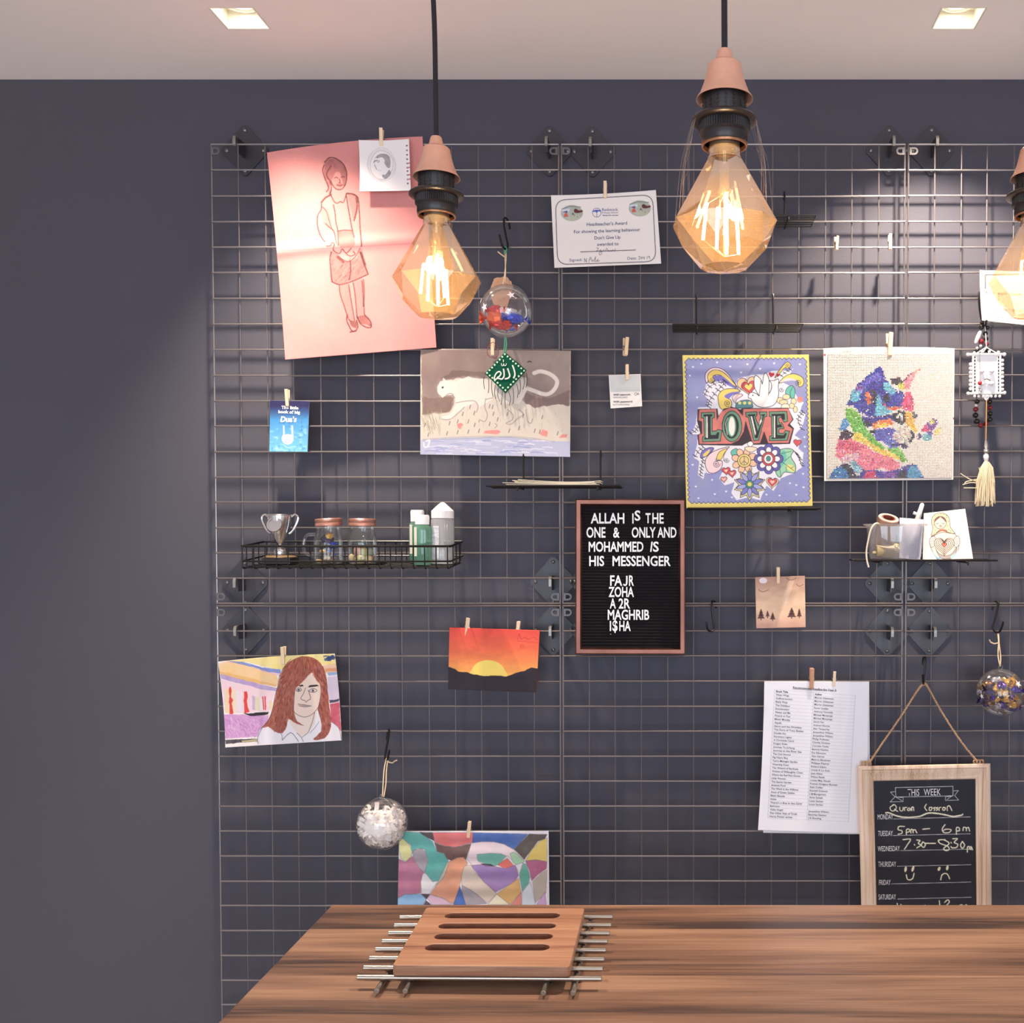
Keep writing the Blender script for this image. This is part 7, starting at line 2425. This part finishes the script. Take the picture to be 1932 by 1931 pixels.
ROWS = [[('ALLAH', 668, 866, 460, 58), ('I', 912, 920, 460, 56), ('_', 912, 932, 460, 10), ('S', 926, 960, 443, 56), ('T', 990, 1020, 458, 56), ('HE', 1030, 1097, 460, 58)],
        [('ONE', 643, 755, 543, 58), ('&', 800, 838, 543, 58), ('ONLY', 909, 1050, 543, 58), ('AND', 1060, 1172, 543, 58)],
        [('MOHAMMED', 656, 978, 626, 56), ('I', 1017, 1026, 626, 56, .12), ('S', 1034, 1068, 626, 56)],
        [('HIS', 659, 747, 710, 56), ('MESSENGER', 796, 1138, 710, 56)],
        [('FA', 782, 853, 826, 58), ('R', 893, 922, 826, 58)], [('ZOHA', 773, 922, 892, 56)], [('A', 780, 816, 960, 56), ('2R', 832, 900, 960, 56)], [('MAGHRIB', 768, 1012, 1026, 56)], [('I', 780, 788, 1092, 56), ('$', 796, 826, 1092, 60), ('HA', 836, 903, 1092, 56)]]


def stroke2d(pts, w):
    pts = [np.array(p, float) for p in catmull(pts, 6)]
    v, f = [], []
    for i, p in enumerate(pts):
        d_ = pts[min(i + 1, len(pts) - 1)] - pts[max(i - 1, 0)]
        n_ = np.array([-d_[1], d_[0]]) / (np.linalg.norm(d_) + 1e-9)
        v += [p + n_ * w / 2, p - n_ * w / 2]
    f = [(2 * i, 2 * i + 2, 2 * i + 3, 2 * i + 1) for i in range(len(pts) - 1)]
    return np.array(v), f


for ri, row in enumerate(ROWS):
    raised([lt(*w) for w in row if w[0] != '_'] + ([stroke2d(g([(880, 769), (880, 805), (877, 820), (868, 824), (860, 818)]), 2.9)] if ri == 4 else []), 'letter_row', t, M_ltr, -.0150, .0016)
tag(MB().ball(P(1152, 1197, -.0152), .0007, (1.5, 1, .8), 8).build('letter_peg', M_ltr), 'tiny white broken letter bit stuck low on the black letter board', 'letter bit')

# ================================================================ chalkboard
M_fwood = wood('pale_frame_wood', (176, 140, 118), (216, 186, 164), (234, 212, 194), 1.6, None, .6, 2)
CB = [(1618.5, 1446), (1868.5, 1441), (1872, 1800), (1627, 1800)]
Yc0, Yc1 = -.010, -.032
cbt = thing('framed_chalkboard', 'weekly chalkboard in a pale wooden frame, hung by rope behind the table', 'chalkboard', P(1745, 1800, Yc0))
mitred(CB, 31.0, [(0, Yc0), (0, Yc1 + .004), (.06, Yc1 + .001), (.24, Yc1), (.30, Yc1 + .003), (.36, Yc1 + .0015), (.74, Yc1 + .006), (.80, Yc1 + .004), (.88, Yc1 + .004), (1.0, Yc1 + .012), (1.0, Yc0)], 'frame', M_fwood, cbt)
g = zm(1600, 1420, 5.819)
c = Canvas(1640, 1462, 1846, 1800, 2.0, (30, 28, 40))
c.wash(3, 30, 3)
c.a += (np.clip(vnoise(c.X, c.Y * .6, 30, 6, 4) - .6, 0, 1) * 22)[..., None]
CHK, PR = (232, 226, 200), (222, 220, 226)
# printed ribbon
c.line(g([(520, 388), (1152, 374), (1152, 478), (525, 492), (520, 388)]), 1.0, PR)
c.line(g([(520, 432), (465, 438), (515, 490), (462, 545), (605, 540), (605, 498), (525, 492), (590, 530)]), .9, PR)
c.line(g([(1152, 425), (1212, 420), (1170, 475), (1215, 525), (1070, 530), (1068, 490), (1140, 480), (1085, 520)]), .9, PR)
c.text('THIS', 1600 + 655 / 5.819, 1420 + 478 / 5.819, 12.5, PR, w=22, ang=.6)
c.text('WEEK', 1600 + 832 / 5.819, 1420 + 474 / 5.819, 12.5, PR, w=32, ang=.6)
for s, x, xb_, y, l0, l1, ly0, ly1 in (('MONDAY', 325, 495, 738, 500, 1342, 732, 710), ('TUESDAY', 330, 492, 920, 497, 1342, 914, 895), ('WEDNESDAY', 327, 568, 1088, 575, 1345, 1080, 1064), ('THURSDAY', 332, 528, 1258, 540, 1350, 1252, 1235), ('FRIDAY', 340, 468, 1458, 475, 1350, 1446, 1425), ('SATURDAY', 336, 526, 1618, 545, 1352, 1612, 1592)):
    c.text(s, 1600 + x / 5.819, 1420 + y / 5.819, 9.6, PR, w=(xb_ - x) / 5.819, ang=.8)
    c.line(g([(l0, ly0), (l1, ly1)]), .85, PR)


def chalk(strokes, w=2.0, col=CHK):
    for k, s in enumerate(strokes):
        c.line(g(s), w, col, .95, smooth=4, seed=k + 11)
        c.line(g(s), w * .55, col, .9, smooth=4)


chalk([[(500, 580), (462, 605), (475, 640), (510, 640), (530, 605), (510, 575), (490, 580)], [(510, 625), (545, 650)], [(568, 605), (572, 640), (600, 640), (605, 605)], [(622, 640), (620, 610), (645, 605)], [(670, 610), (650, 630), (668, 642), (685, 615), (688, 640)], [(700, 640), (700, 605), (718, 605), (722, 640)],
       [(860, 570), (842, 605), (865, 640)], [(895, 605), (890, 635), (915, 635), (920, 605), (895, 605)], [(960, 605), (938, 612), (955, 625), (945, 640)], [(985, 605), (968, 612), (985, 625), (970, 640)], [(1000, 640), (1000, 610), (1022, 605)], [(1045, 605), (1038, 632), (1060, 636), (1068, 610), (1045, 605)], [(1090, 640), (1090, 600), (1115, 590), (1140, 640)]])
chalk([[(415, 665), (450, 665), (540, 700), (640, 715), (780, 705), (880, 668), (980, 672), (1080, 690), (1150, 705), (1240, 692), (1260, 680)]], 3.0)
chalk([[(620, 815), (560, 815), (550, 850), (590, 860), (590, 890), (550, 900)], [(640, 905), (642, 850), (670, 845), (672, 870), (645, 880)], [(690, 885), (690, 850), (710, 850), (715, 885)], [(715, 860), (735, 850), (755, 885)], [(820, 845), (895, 838)],
       [(1065, 795), (1035, 840), (1050, 880), (1110, 880), (1130, 850), (1075, 845), (1045, 860)], [(1190, 900), (1190, 830), (1220, 830), (1222, 860), (1195, 865)], [(1262, 860), (1268, 825), (1295, 830), (1300, 862)], [(1300, 835), (1322, 825), (1335, 865)]], 2.2)
chalk([[(605, 960), (685, 955), (655, 1010), (620, 1065)], [(728, 1012), (732, 1020)], [(755, 965), (790, 970), (770, 1000), (800, 1020), (755, 1050)], [(820, 985), (805, 1020), (830, 1045), (850, 1010), (825, 985)], [(850, 1000), (960, 1000)],
       [(1065, 960), (995, 965), (1010, 1000), (1090, 1030), (1110, 1065), (1075, 1080), (1050, 1055), (1110, 1000), (1050, 960)], [(1130, 990), (1134, 996)], [(1130, 1035), (1134, 1040)], [(1150, 950), (1200, 950), (1165, 990), (1205, 1010), (1190, 1045), (1140, 1050)], [(1255, 980), (1235, 1020), (1255, 1055), (1280, 1020), (1255, 980)],
       [(1310, 1095), (1312, 1040), (1335, 1040), (1332, 1065)], [(1350, 1070), (1350, 1035), (1368, 1070)]], 2.4)
for x, y, rx, ry, ro in ((632, 1285, 14, 32, .15), (712, 1280, 14, 34, .3), (1000, 1280, 15, 25, .4), (1090, 1270, 14, 28, .2)):
    c.ell(1600 + x / 5.819, 1420 + y / 5.819, rx / 5.819, ry / 5.819, CHK, .95, ro)
chalk([[(640, 1345), (650, 1390), (675, 1402), (710, 1385), (725, 1330)], [(1018, 1400), (1030, 1350), (1065, 1330), (1095, 1345), (1115, 1390)]], 2.4)
chalk([[(540, 1660), (548, 1720)], [(580, 1670), (590, 1730)], [(660, 1690), (640, 1720), (670, 1730), (680, 1690), (690, 1730)], [(700, 1730), (700, 1690), (725, 1690), (730, 1730)], [(845, 1680), (890, 1705), (945, 1688)], [(1002, 1630), (1012, 1720)], [(1060, 1650), (1095, 1620), (1110, 1650), (1055, 1710), (1115, 1712)],
       [(1140, 1690), (1165, 1690), (1150, 1710), (1140, 1690)], [(1220, 1720), (1225, 1680), (1260, 1680), (1265, 1720)], [(1270, 1700), (1300, 1675), (1320, 1720)]], 2.2)
sheet('slate', [(1647, 1474), (1840.5, 1469.5), (1844, 1772), (1654, 1772)], c, -.0205, painted('chalkboard_slate', .55), 1.4, thick=.004, parent=cbt, side=(30, 28, 40))
g = zm(1360, 1100, 3.1145)
R_ = MB()
ya = -.030
apex = [(1743, 1291), (1748, 1288)]


def rope(path):
    pts = [np.array(P(x, y, Y)) for x, y, Y in path]
    pts = [Vector(p) for p in catmull(pts, 14)]
    L = 0.0
    acc = [0.0]
    for i in range(1, len(pts)):
        L += (pts[i] - pts[i - 1]).length
        acc.append(L)
    for k in range(3):
        q = []
        for i, p in enumerate(pts):
            tn = (pts[min(i + 1, len(pts) - 1)] - pts[max(i - 1, 0)]).normalized()
            u = tn.cross(Vector((0, 1, 0))).normalized()
            w = tn.cross(u)
            a = acc[i] / .010 * 2 * PI + k * 2 * PI / 3
            q.append(p + (u * math.cos(a) + w * math.sin(a)) * .0011)
        R_.tube(q, .0013, 6)


rope([(1640, 1440, -.026), (1664, 1404, -.024), (1700, 1352, -.020), (1732, 1302, -.017), (1743, 1292, -.0175), (1750, 1296, -.018), (1778, 1346, -.022), (1812, 1398, -.026), (1844, 1438, -.028)])
R_.build('rope', M_twine, cbt)
kn = MB()
for cx_, cy_ in ((1634, 1443), (1846, 1439)):
    for j in range(3):
        kn.tube([P(cx_ - 6 + 6 * j + 3.2 * math.cos(a), cy_ - 1 + 4.5 * math.sin(a) * (1 if cx_ < 1700 else .8), -.023 - .004 * math.sin(a + j)) for a in np.linspace(0, 2 * PI, 12)[:-1]], .0016, 6, closed=True)
kn.build('rope_knot', M_twine, cbt)

# ================================================================ things on the right shelf
g = zm(1590, 920, 5.649)
dS = 1.872
YS = CAMY + dS
kS = dS / F / 5.649
zS = rsf[4] + .0003


def at7(x, y, d=dS):
    (q,) = g([(x, y)])
    return D(q[0], q[1], d)


cxs = at7(560, 780).x
cyS = YS
M_tub = thin_glass('clear_tub', (0.90, 0.90, 0.92), .2, (226, 224, 228), .16, .06)
zt = at7(560, 398).z - zS
t = thing('plastic_tub', 'clear plastic tub holding tape, glue and a white packet on the right shelf', 'tub', (cxs, cyS, zS))
S = Matrix.Diagonal((1, .46, 1, 1))
wb, wt = 278 * kS, 308 * kS
MB().lathe([(0, 0), (wb - .004, 0), (wb, .004), (wt, zt - .003), (wt + .006, zt - .001), (wt + .007, zt + .001), (wt + .003, zt + .0015), (wt - .0015, zt - .002), (wb - .0015, .005), (wb - .005, .0015), (0, .0015)], 48, (cxs, cyS, zS), M=S).build('tub_wall', M_tub, t)


def part_tilt(c0, M):
    return Matrix.Translation(c0) @ M


# roll of tape standing in the tub
M_tape = mat('tape_tan', (164, 122, 104), .55, noise=(200, .08, (1, 1, .2)))
M_core = mat('tape_core', (122, 60, 46), .7)
tc = at7(490, 325, 1.868)
Mt = Matrix.Rotation(math.radians(26), 4, 'X') @ Matrix.Rotation(math.radians(8), 4, 'Y')
r0, r1, hh = 112 * kS, 60 * kS, .052
t = thing('tape_roll', 'roll of brown tape with a cream edge standing in the clear tub', 'tape', tc - Vector((0, 0, hh)))
MB().lathe([(r0, -hh), (r0, -.0008), (r0 - .0008, 0), (r1 + .003, 0), (r1 + .003, -hh), (r0, -hh)], 48, tc, M=Mt, close=True).build('tape_winding', [M_tape, mat('tape_edge', (226, 206, 176), .6)], t)
MB().lathe([(r1 + .0028, -hh), (r1 + .0028, .0003), (r1, .0003), (r1, -hh)], 40, tc, M=Mt, close=True).build('core', M_core, t)
MB().lathe([(r1 + .0032, .0004), (r0 - .001, .0004)], 48, tc, M=Mt, close=True).build('cream_edge', mat('tape_edge', (226, 206, 176), .6), t)
# bundle lying at the bottom
wx = at7(450, 720, 1.866)
M_wax = mat('olive_wrap', (170, 148, 104), .45, noise=(90, .12, (1, 1, 1)))
My = Matrix.Rotation(PI / 2, 4, 'Y')
t = thing('wrapped_roll', 'short olive coloured roll lying at the bottom of the clear tub', 'roll', Vector((wx.x, wx.y, zS + .002)))
wc = Vector((wx.x, wx.y - .002, zS + .003 + 68 * kS))
MB().lathe([(0, -100 * kS), (60 * kS, -98 * kS), (66 * kS, -90 * kS), (68 * kS, 92 * kS), (60 * kS, 98 * kS), (0, 100 * kS)], 28, wc, M=My).build('roll_body', M_wax, t)
random.seed(9)
MB().ball(wc + Vector((112 * kS, -.004, .006)), 42 * kS, (.8, .8, 1.1), 14, jit=.22).build('crumpled_end', mat('cream_film', (230, 214, 158), .5), t, smooth=False)
MB().ball(wc + Vector((-112 * kS, -.003, -.002)), 22 * kS, (1, .8, .7), 10, jit=.2).build('crumpled_end', mat('cream_film', (230, 214, 158), .5), t, smooth=False)
# white packet
pk = [at7(x, y, 1.862) for x, y in ((606, 322), (862, 342), (826, 776), (604, 752))]
t_ = MB()
nU, nV = 10, 14
vs, fs = [], []
for s in (0, 1):
    for j in range(nV + 1):
        for i in range(nU + 1):
            u, v = i / nU, j / nV
            p = (pk[0] * (1 - u) + pk[1] * u) * (1 - v) + (pk[3] * (1 - u) + pk[2] * u) * v
            bul = .0050 * math.sin(PI * u) * math.sin(PI * min(1, v * 1.15)) + .0012 * math.sin(u * 17 + v * 7) * math.sin(PI * u)
            vs.append(p + Vector((0, -bul if s == 0 else bul * .6 + .001, 0)))
n1_ = (nU + 1) * (nV + 1)
for s in (0, 1):
    for j in range(nV):
        for i in range(nU):
            a = s * n1_ + j * (nU + 1) + i
            q = (a, a + nU + 1, a + nU + 2, a + 1)
            fs.append(q if s == 0 else q[::-1])
for j in range(nV):
    for i in (0, nU):
        a = j * (nU + 1) + i
        fs.append((a, a + nU + 1, n1_ + a + nU + 1, n1_ + a))
for i in range(nU):
    for j in (0, nV):
        a = j * (nU + 1) + i
        fs.append((a, a + 1, n1_ + a + 1, n1_ + a))
t_.add(vs, fs)
tag(t_.build('paper_packet', mat('packet_white', (226, 224, 234), .45), angle=60), 'white paper packet standing at the right in the clear tub', 'packet')
# glue stick
p0, p1 = at7(770, 420, 1.884), at7(852, 168, 1.884)
ax = (p1 - p0)
t = thing('glue_stick', 'white round ended glue stick poking up from the clear tub', 'glue stick', p0)
dv = ax.normalized()
Lx = ax.length
MB().tube([p0, p0 + dv * Lx * .55], 30 * kS, 20).build('barrel', mat('glue_barrel', (214, 206, 204), .4, noise=(150, .18, (1, 1, 1))), t)
MB().tube([p0 + dv * Lx * .55, p0 + dv * Lx * .93, p0 + dv * Lx * .98, p0 + dv * Lx], [26 * kS, 24 * kS, 18 * kS, 6 * kS], 20).build('cap', M_capw, t)
MB().tube([p0 + dv * Lx * .50 + Vector((-58 * kS, 0, .004)), p0 + dv * Lx * .5], 17 * kS, 12).build('clip', M_capw, t)
# cream string over the rim
st_ = MB().tube([Vector(p) for p in catmull([at7(x, y, d) for x, y, d in ((395, 470, 1.876), (392, 420, 1.868), (378, 386, 1.848), (340, 392, 1.843), (300, 450, 1.843), (272, 560, 1.843), (252, 680, 1.843), (256, 770, 1.842), (276, 852, 1.842))], 6)], 9.5 * kS, 8)
tag(st_.build('string', mat('cream_string', (226, 214, 196), .8)), 'thick cream string hanging over the left rim of the clear tub', 'string')
# nesting doll card, leaning
c = Canvas(1738, 955, 1840, 1062, 2.6, (234, 226, 220))
c.wash(3, 30, 3)
OLd = (70, 56, 56)
DC = (236, 206, 170)
c.poly(g([(945, 530), (960, 440), (945, 370), (960, 310), (1000, 280), (1045, 272), (1095, 285), (1130, 320), (1142, 380), (1150, 430), (1195, 490), (1225, 550), (1238, 610), (1225, 680), (1190, 735), (1140, 765), (1050, 775), (1010, 765), (965, 700), (935, 630), (925, 580)]), (236, 220, 196), smooth=4, outline=(1.0, OLd))
c.poly(g([(960, 310), (1000, 280), (1045, 272), (1095, 285), (1130, 320), (1142, 380), (1150, 430), (1195, 495), (1110, 475), (1050, 460), (945, 520), (960, 440), (945, 370)]), DC, smooth=3, outline=(.9, OLd))
c.ell(1590 + 1040 / 5.649, 920 + 375 / 5.649, 11.4, 12, (238, 212, 190), outline=(.9, OLd))
c.poly(g([(978, 372), (985, 330), (1025, 312), (1040, 318), (1000, 350)]), (120, 88, 78), smooth=3)
c.poly(g([(1100, 372), (1095, 332), (1060, 312), (1042, 316), (1075, 345)]), (120, 88, 78), smooth=3)
for x in (1008, 1072):
    c.line(g([(x - 12, 380), (x, 388), (x + 12, 380)]), .9, OLd, smooth=3)
c.line(g([(1025, 402), (1040, 406), (1055, 402)]), .7, OLd)
c.line(g([(1030, 418), (1045, 412), (1058, 418), (1044, 423), (1030, 418)]), .9, (170, 90, 80))
rd = random.Random(4)
for x, y in ((970, 400), (985, 460), (965, 350), (985, 305), (1020, 290), (1075, 290), (1110, 320), (1125, 360), (1130, 450), (1150, 465), (1000, 480), (975, 490), (1115, 410), (1105, 300), (955, 500), (1048, 285)):
    c.ell(1590 + x / 5.649, 920 + y / 5.649, .8, .8, OLd)
c.poly(g([(1005, 480), (1030, 455), (1060, 450), (1085, 450), (1115, 465), (1085, 468), (1060, 462), (1030, 470)]), (214, 110, 90), outline=(.7, OLd))
c.line(g([(950, 525), (1000, 500), (1050, 480), (1100, 480), (1150, 490), (1195, 492)]), 1.0, OLd, smooth=3)
for s in (-1, 1):
    xm = 1085 + s * 128
    c.poly(g([(xm - 28, 545), (xm + 22, 520), (xm + 35, 600), (xm - 10, 640), (xm - 30, 600)]), (228, 216, 206), smooth=3, outline=(.9, OLd))
    for k in range(5):
        c.line(g([(xm - 24, 550 + 16 * k), (xm + 24, 545 + 16 * k)]), .6, (110, 96, 92))
for k, r_ in enumerate((20, 16.4, 12.8, 9.2, 5.6)):
    c.heart(1590 + 1082 / 5.649, 920 + (620 - k * 2) / 5.649, r_, ((240, 218, 196), (236, 226, 214), (240, 220, 200), (236, 226, 214), (212, 110, 92))[k], outline=(1.1, (84, 62, 58)))
c.poly(g([(985, 640), (1020, 700), (1090, 730), (1160, 710), (1215, 640), (1195, 720), (1120, 760), (1040, 750)]), (160, 150, 150), .8, smooth=3, outline=(.8, OLd))
c.poly(g([(955, 680), (1000, 740), (1060, 750), (1020, 765), (985, 740)]), (120, 176, 214), .9, smooth=3)
c.poly(g([(1150, 735), (1215, 690), (1232, 620), (1215, 720), (1160, 760)]), (170, 212, 214), .9, smooth=3)
c.line(g([(1040, 782), (1110, 780)]), 2, (206, 140, 100), .7)
dY = lambda u, v: .012 * v
tag(sheet('doll_card', [(1743.2, 969), (1821, 960.5), (1836, 1054.8), (1741, 1056.5)], c, YS + .020, M_photo, 2.0, thick=.0012, curl=lambda u, v: .022 * v),
    'white card with a drawn nesting doll and heart, leaning on the right shelf', 'card')

# ================================================================ table, trivet and board
M_table = wood('table_walnut', (58, 42, 38), (112, 81, 65), (152, 117, 95), 1.0, (.155, .626), .42)
A = PZ(626.5, 1707.5, TABLE_Z)
Y_FAR, X_L = A.y, A.x
TX1, TY0 = 1.75, -1.35
t = thing('wooden_table', 'brown wooden table in the foreground with dark grain stripes', 'table', (0.6, Y_FAR, 0.0))
ORG[t.name] = Vector((0.6, Y_FAR, 0.0))
MB().box((X_L, TY0, TABLE_Z - .038), (TX1, Y_FAR, TABLE_Z)).build('tabletop', M_table, t, smooth=False, bevel=.002)
for x in (X_L + .05, TX1 - .12):
    for y in (TY0 + .06, Y_FAR - .13):
        MB().box((x, y, 0), (x + .07, y + .07, TABLE_Z - .0385)).build('leg', M_table, t, smooth=False, bevel=.003)
MB().box((X_L + .06, Y_FAR - .10, TABLE_Z - .13), (TX1 - .07, Y_FAR - .08, TABLE_Z - .0385)).build('apron', M_table, t, smooth=False)
M_steel = mat('trivet_steel', (178, 170, 160), .28, .95)
M_rub = mat('black_rubber', (24, 20, 20), .6)
RR = .0034
zc_ = TABLE_Z + .003 + RR
zr = zc_ + 2 * RR
Lp = [(754.6, 1731.7), (744, 1747), (733, 1761.5), (721, 1777), (709, 1792.3), (697, 1809), (686, 1827), (674, 1845)]
Rp = [(1156.5, 1731), (1154, 1746.3), (1151, 1762), (1147, 1777.5), (1144, 1794), (1141, 1811), (1138, 1829), (1135.5, 1847.3)]
q0, q1 = PZ(754, 1732, zr), PZ(674, 1846, zr)
t = thing('metal_trivet', 'polished steel rod trivet lying on the table under the wooden board', 'trivet', PZ(905, 1790, TABLE_Z))
ends = []
for (a, b_) in zip(Lp, Rp):
    pa, pb = PZ(a[0], a[1], zr), PZ(b_[0], b_[1], zr)
    ends.append((pa, pb))
    d_ = (pb - pa).normalized()
    MB().tube([pa, pa + d_ * .0006, pb - d_ * .0006, pb], [RR * .8, RR, RR, RR * .8], 14).build('rod', M_steel, t)
fr, bk = ends[-1], ends[0]
for px, py in ((710, 1872), (764, 1872), (1025, 1875.5), (1081, 1875.5)):
    p = PZ(px, py, zc_)
    f = (p.x - fr[0].x) / (fr[1].x - fr[0].x)
    q = bk[0].lerp(bk[1], f)
    far = Vector((q.x, q.y + .02, zc_))
    d_ = (far - p).normalized()
    MB().tube([p, p + d_ * .0008, far - d_ * .0008, far], [RR * .75, RR, RR, RR * .75], 14).build('cross_rod', M_steel, t)
    for s, e in ((.006, p + d_ * .050), (0, far - d_ * .024)):
        MB().lathe([(0, 0), (.0062, 0), (.0068, .0012), (.0068, .0028), (0, .0029)], 20, (e.x, e.y, TABLE_Z + .0002)).build('rubber_foot', M_rub, t)

# slotted board
zt_ = zr + RR + .0005
BT = .0135
zT = zt_ + BT
g5 = zm(640, 1680, 3.578)
outl = [PZ(*p, zT) for p in g5([(592, 119), (1650, 122), (1549, 514), (366, 505)])]
cu = bpy.data.curves.new('tmp_board', 'CURVE')
cu.dimensions = '2D'
cu.fill_mode = 'BOTH'
cu.extrude = BT / 2 - .0012
cu.bevel_depth = .0012
cu.bevel_resolution = 2
bc = sum((Vector(p) for p in outl), Vector()) / 4


def spl(pts):
    s = cu.splines.new('POLY')
    s.points.add(len(pts) - 1)
    for i, p in enumerate(pts):
        s.points[i].co = (p[0] - bc.x, p[1] - bc.y, 0, 1)
    s.use_cyclic_u = True


rc = []
for i in range(4):
    p, a, b_ = outl[i], outl[i - 1], outl[(i + 1) % 4]
    pa, pb = p + (a - p).normalized() * .004, p + (b_ - p).normalized() * .004
    for k in range(5):
        w_ = k / 4
        rc.append(pa * (1 - w_) ** 2 + p * 2 * w_ * (1 - w_) + pb * w_ * w_)
spl(rc)
for (xa, xb, ya, yb) in ((708, 1495, 158, 184), (665, 1468, 228, 254), (637, 1448, 297, 326), (574, 1426, 369, 401)):
    pa, pb = PZ(*g5([(xa, (ya + yb) / 2)])[0], zT), PZ(*g5([(xb, (ya + yb) / 2)])[0], zT)
    pu, pd_ = PZ(*g5([((xa + xb) / 2, ya)])[0], zT), PZ(*g5([((xa + xb) / 2, yb)])[0], zT)
    r = (pu.y - pd_.y) / 2 * 1.35 + .0012
    d_ = (pb - pa).normalized()
    ca, cb = pa + d_ * r, pb - d_ * r
    n_ = Vector((-d_.y, d_.x, 0))
    pts = []
    for k in range(9):
        a = PI / 2 + PI * k / 8
        pts.append(ca + d_ * r * math.cos(a) + n_ * r * math.sin(a))
    for k in range(9):
        a = -PI / 2 + PI * k / 8
        pts.append(cb + d_ * r * math.cos(a) + n_ * r * math.sin(a))
    spl(pts)
ob = bpy.data.objects.new('tmp_board', cu)
COL.objects.link(ob)
me = bpy.data.meshes.new_from_object(ob.evaluated_get(bpy.context.evaluated_depsgraph_get()))
bpy.data.objects.remove(ob)
bpy.data.curves.remove(cu)
me.name = 'slotted_board'
me.materials.clear()
M_board = wood('board_acacia', (108, 72, 54), (152, 108, 84), (178, 136, 108), 1.6, None, .45)
me.materials.append(M_board)
me.materials.append(mat('slot_wood', (124, 76, 56), .6, noise=(60, .2, (1, 4, 4))))
for p in me.polygons:
    q = p.center
    if abs(p.normal.z) < .5 and all(abs((Vector((q.x, q.y, 0)) - Vector((rc[i].x - bc.x, rc[i].y - bc.y, 0))).cross((Vector((rc[(i + 1) % len(rc)].x - rc[i].x, rc[(i + 1) % len(rc)].y - rc[i].y, 0))).normalized()).length) > .004 for i in (4, 9, 14, 19)):
        p.material_index = 1
me.polygons.foreach_set('use_smooth', [True] * len(me.polygons))
me.set_sharp_from_angle(angle=math.radians(35))
ob = bpy.data.objects.new('slotted_board', me)
COL.objects.link(ob)
ob.location = (bc.x, bc.y, zt_ + BT / 2)
tag(ob, 'wooden board with four long slots lying on the steel trivet', 'board')
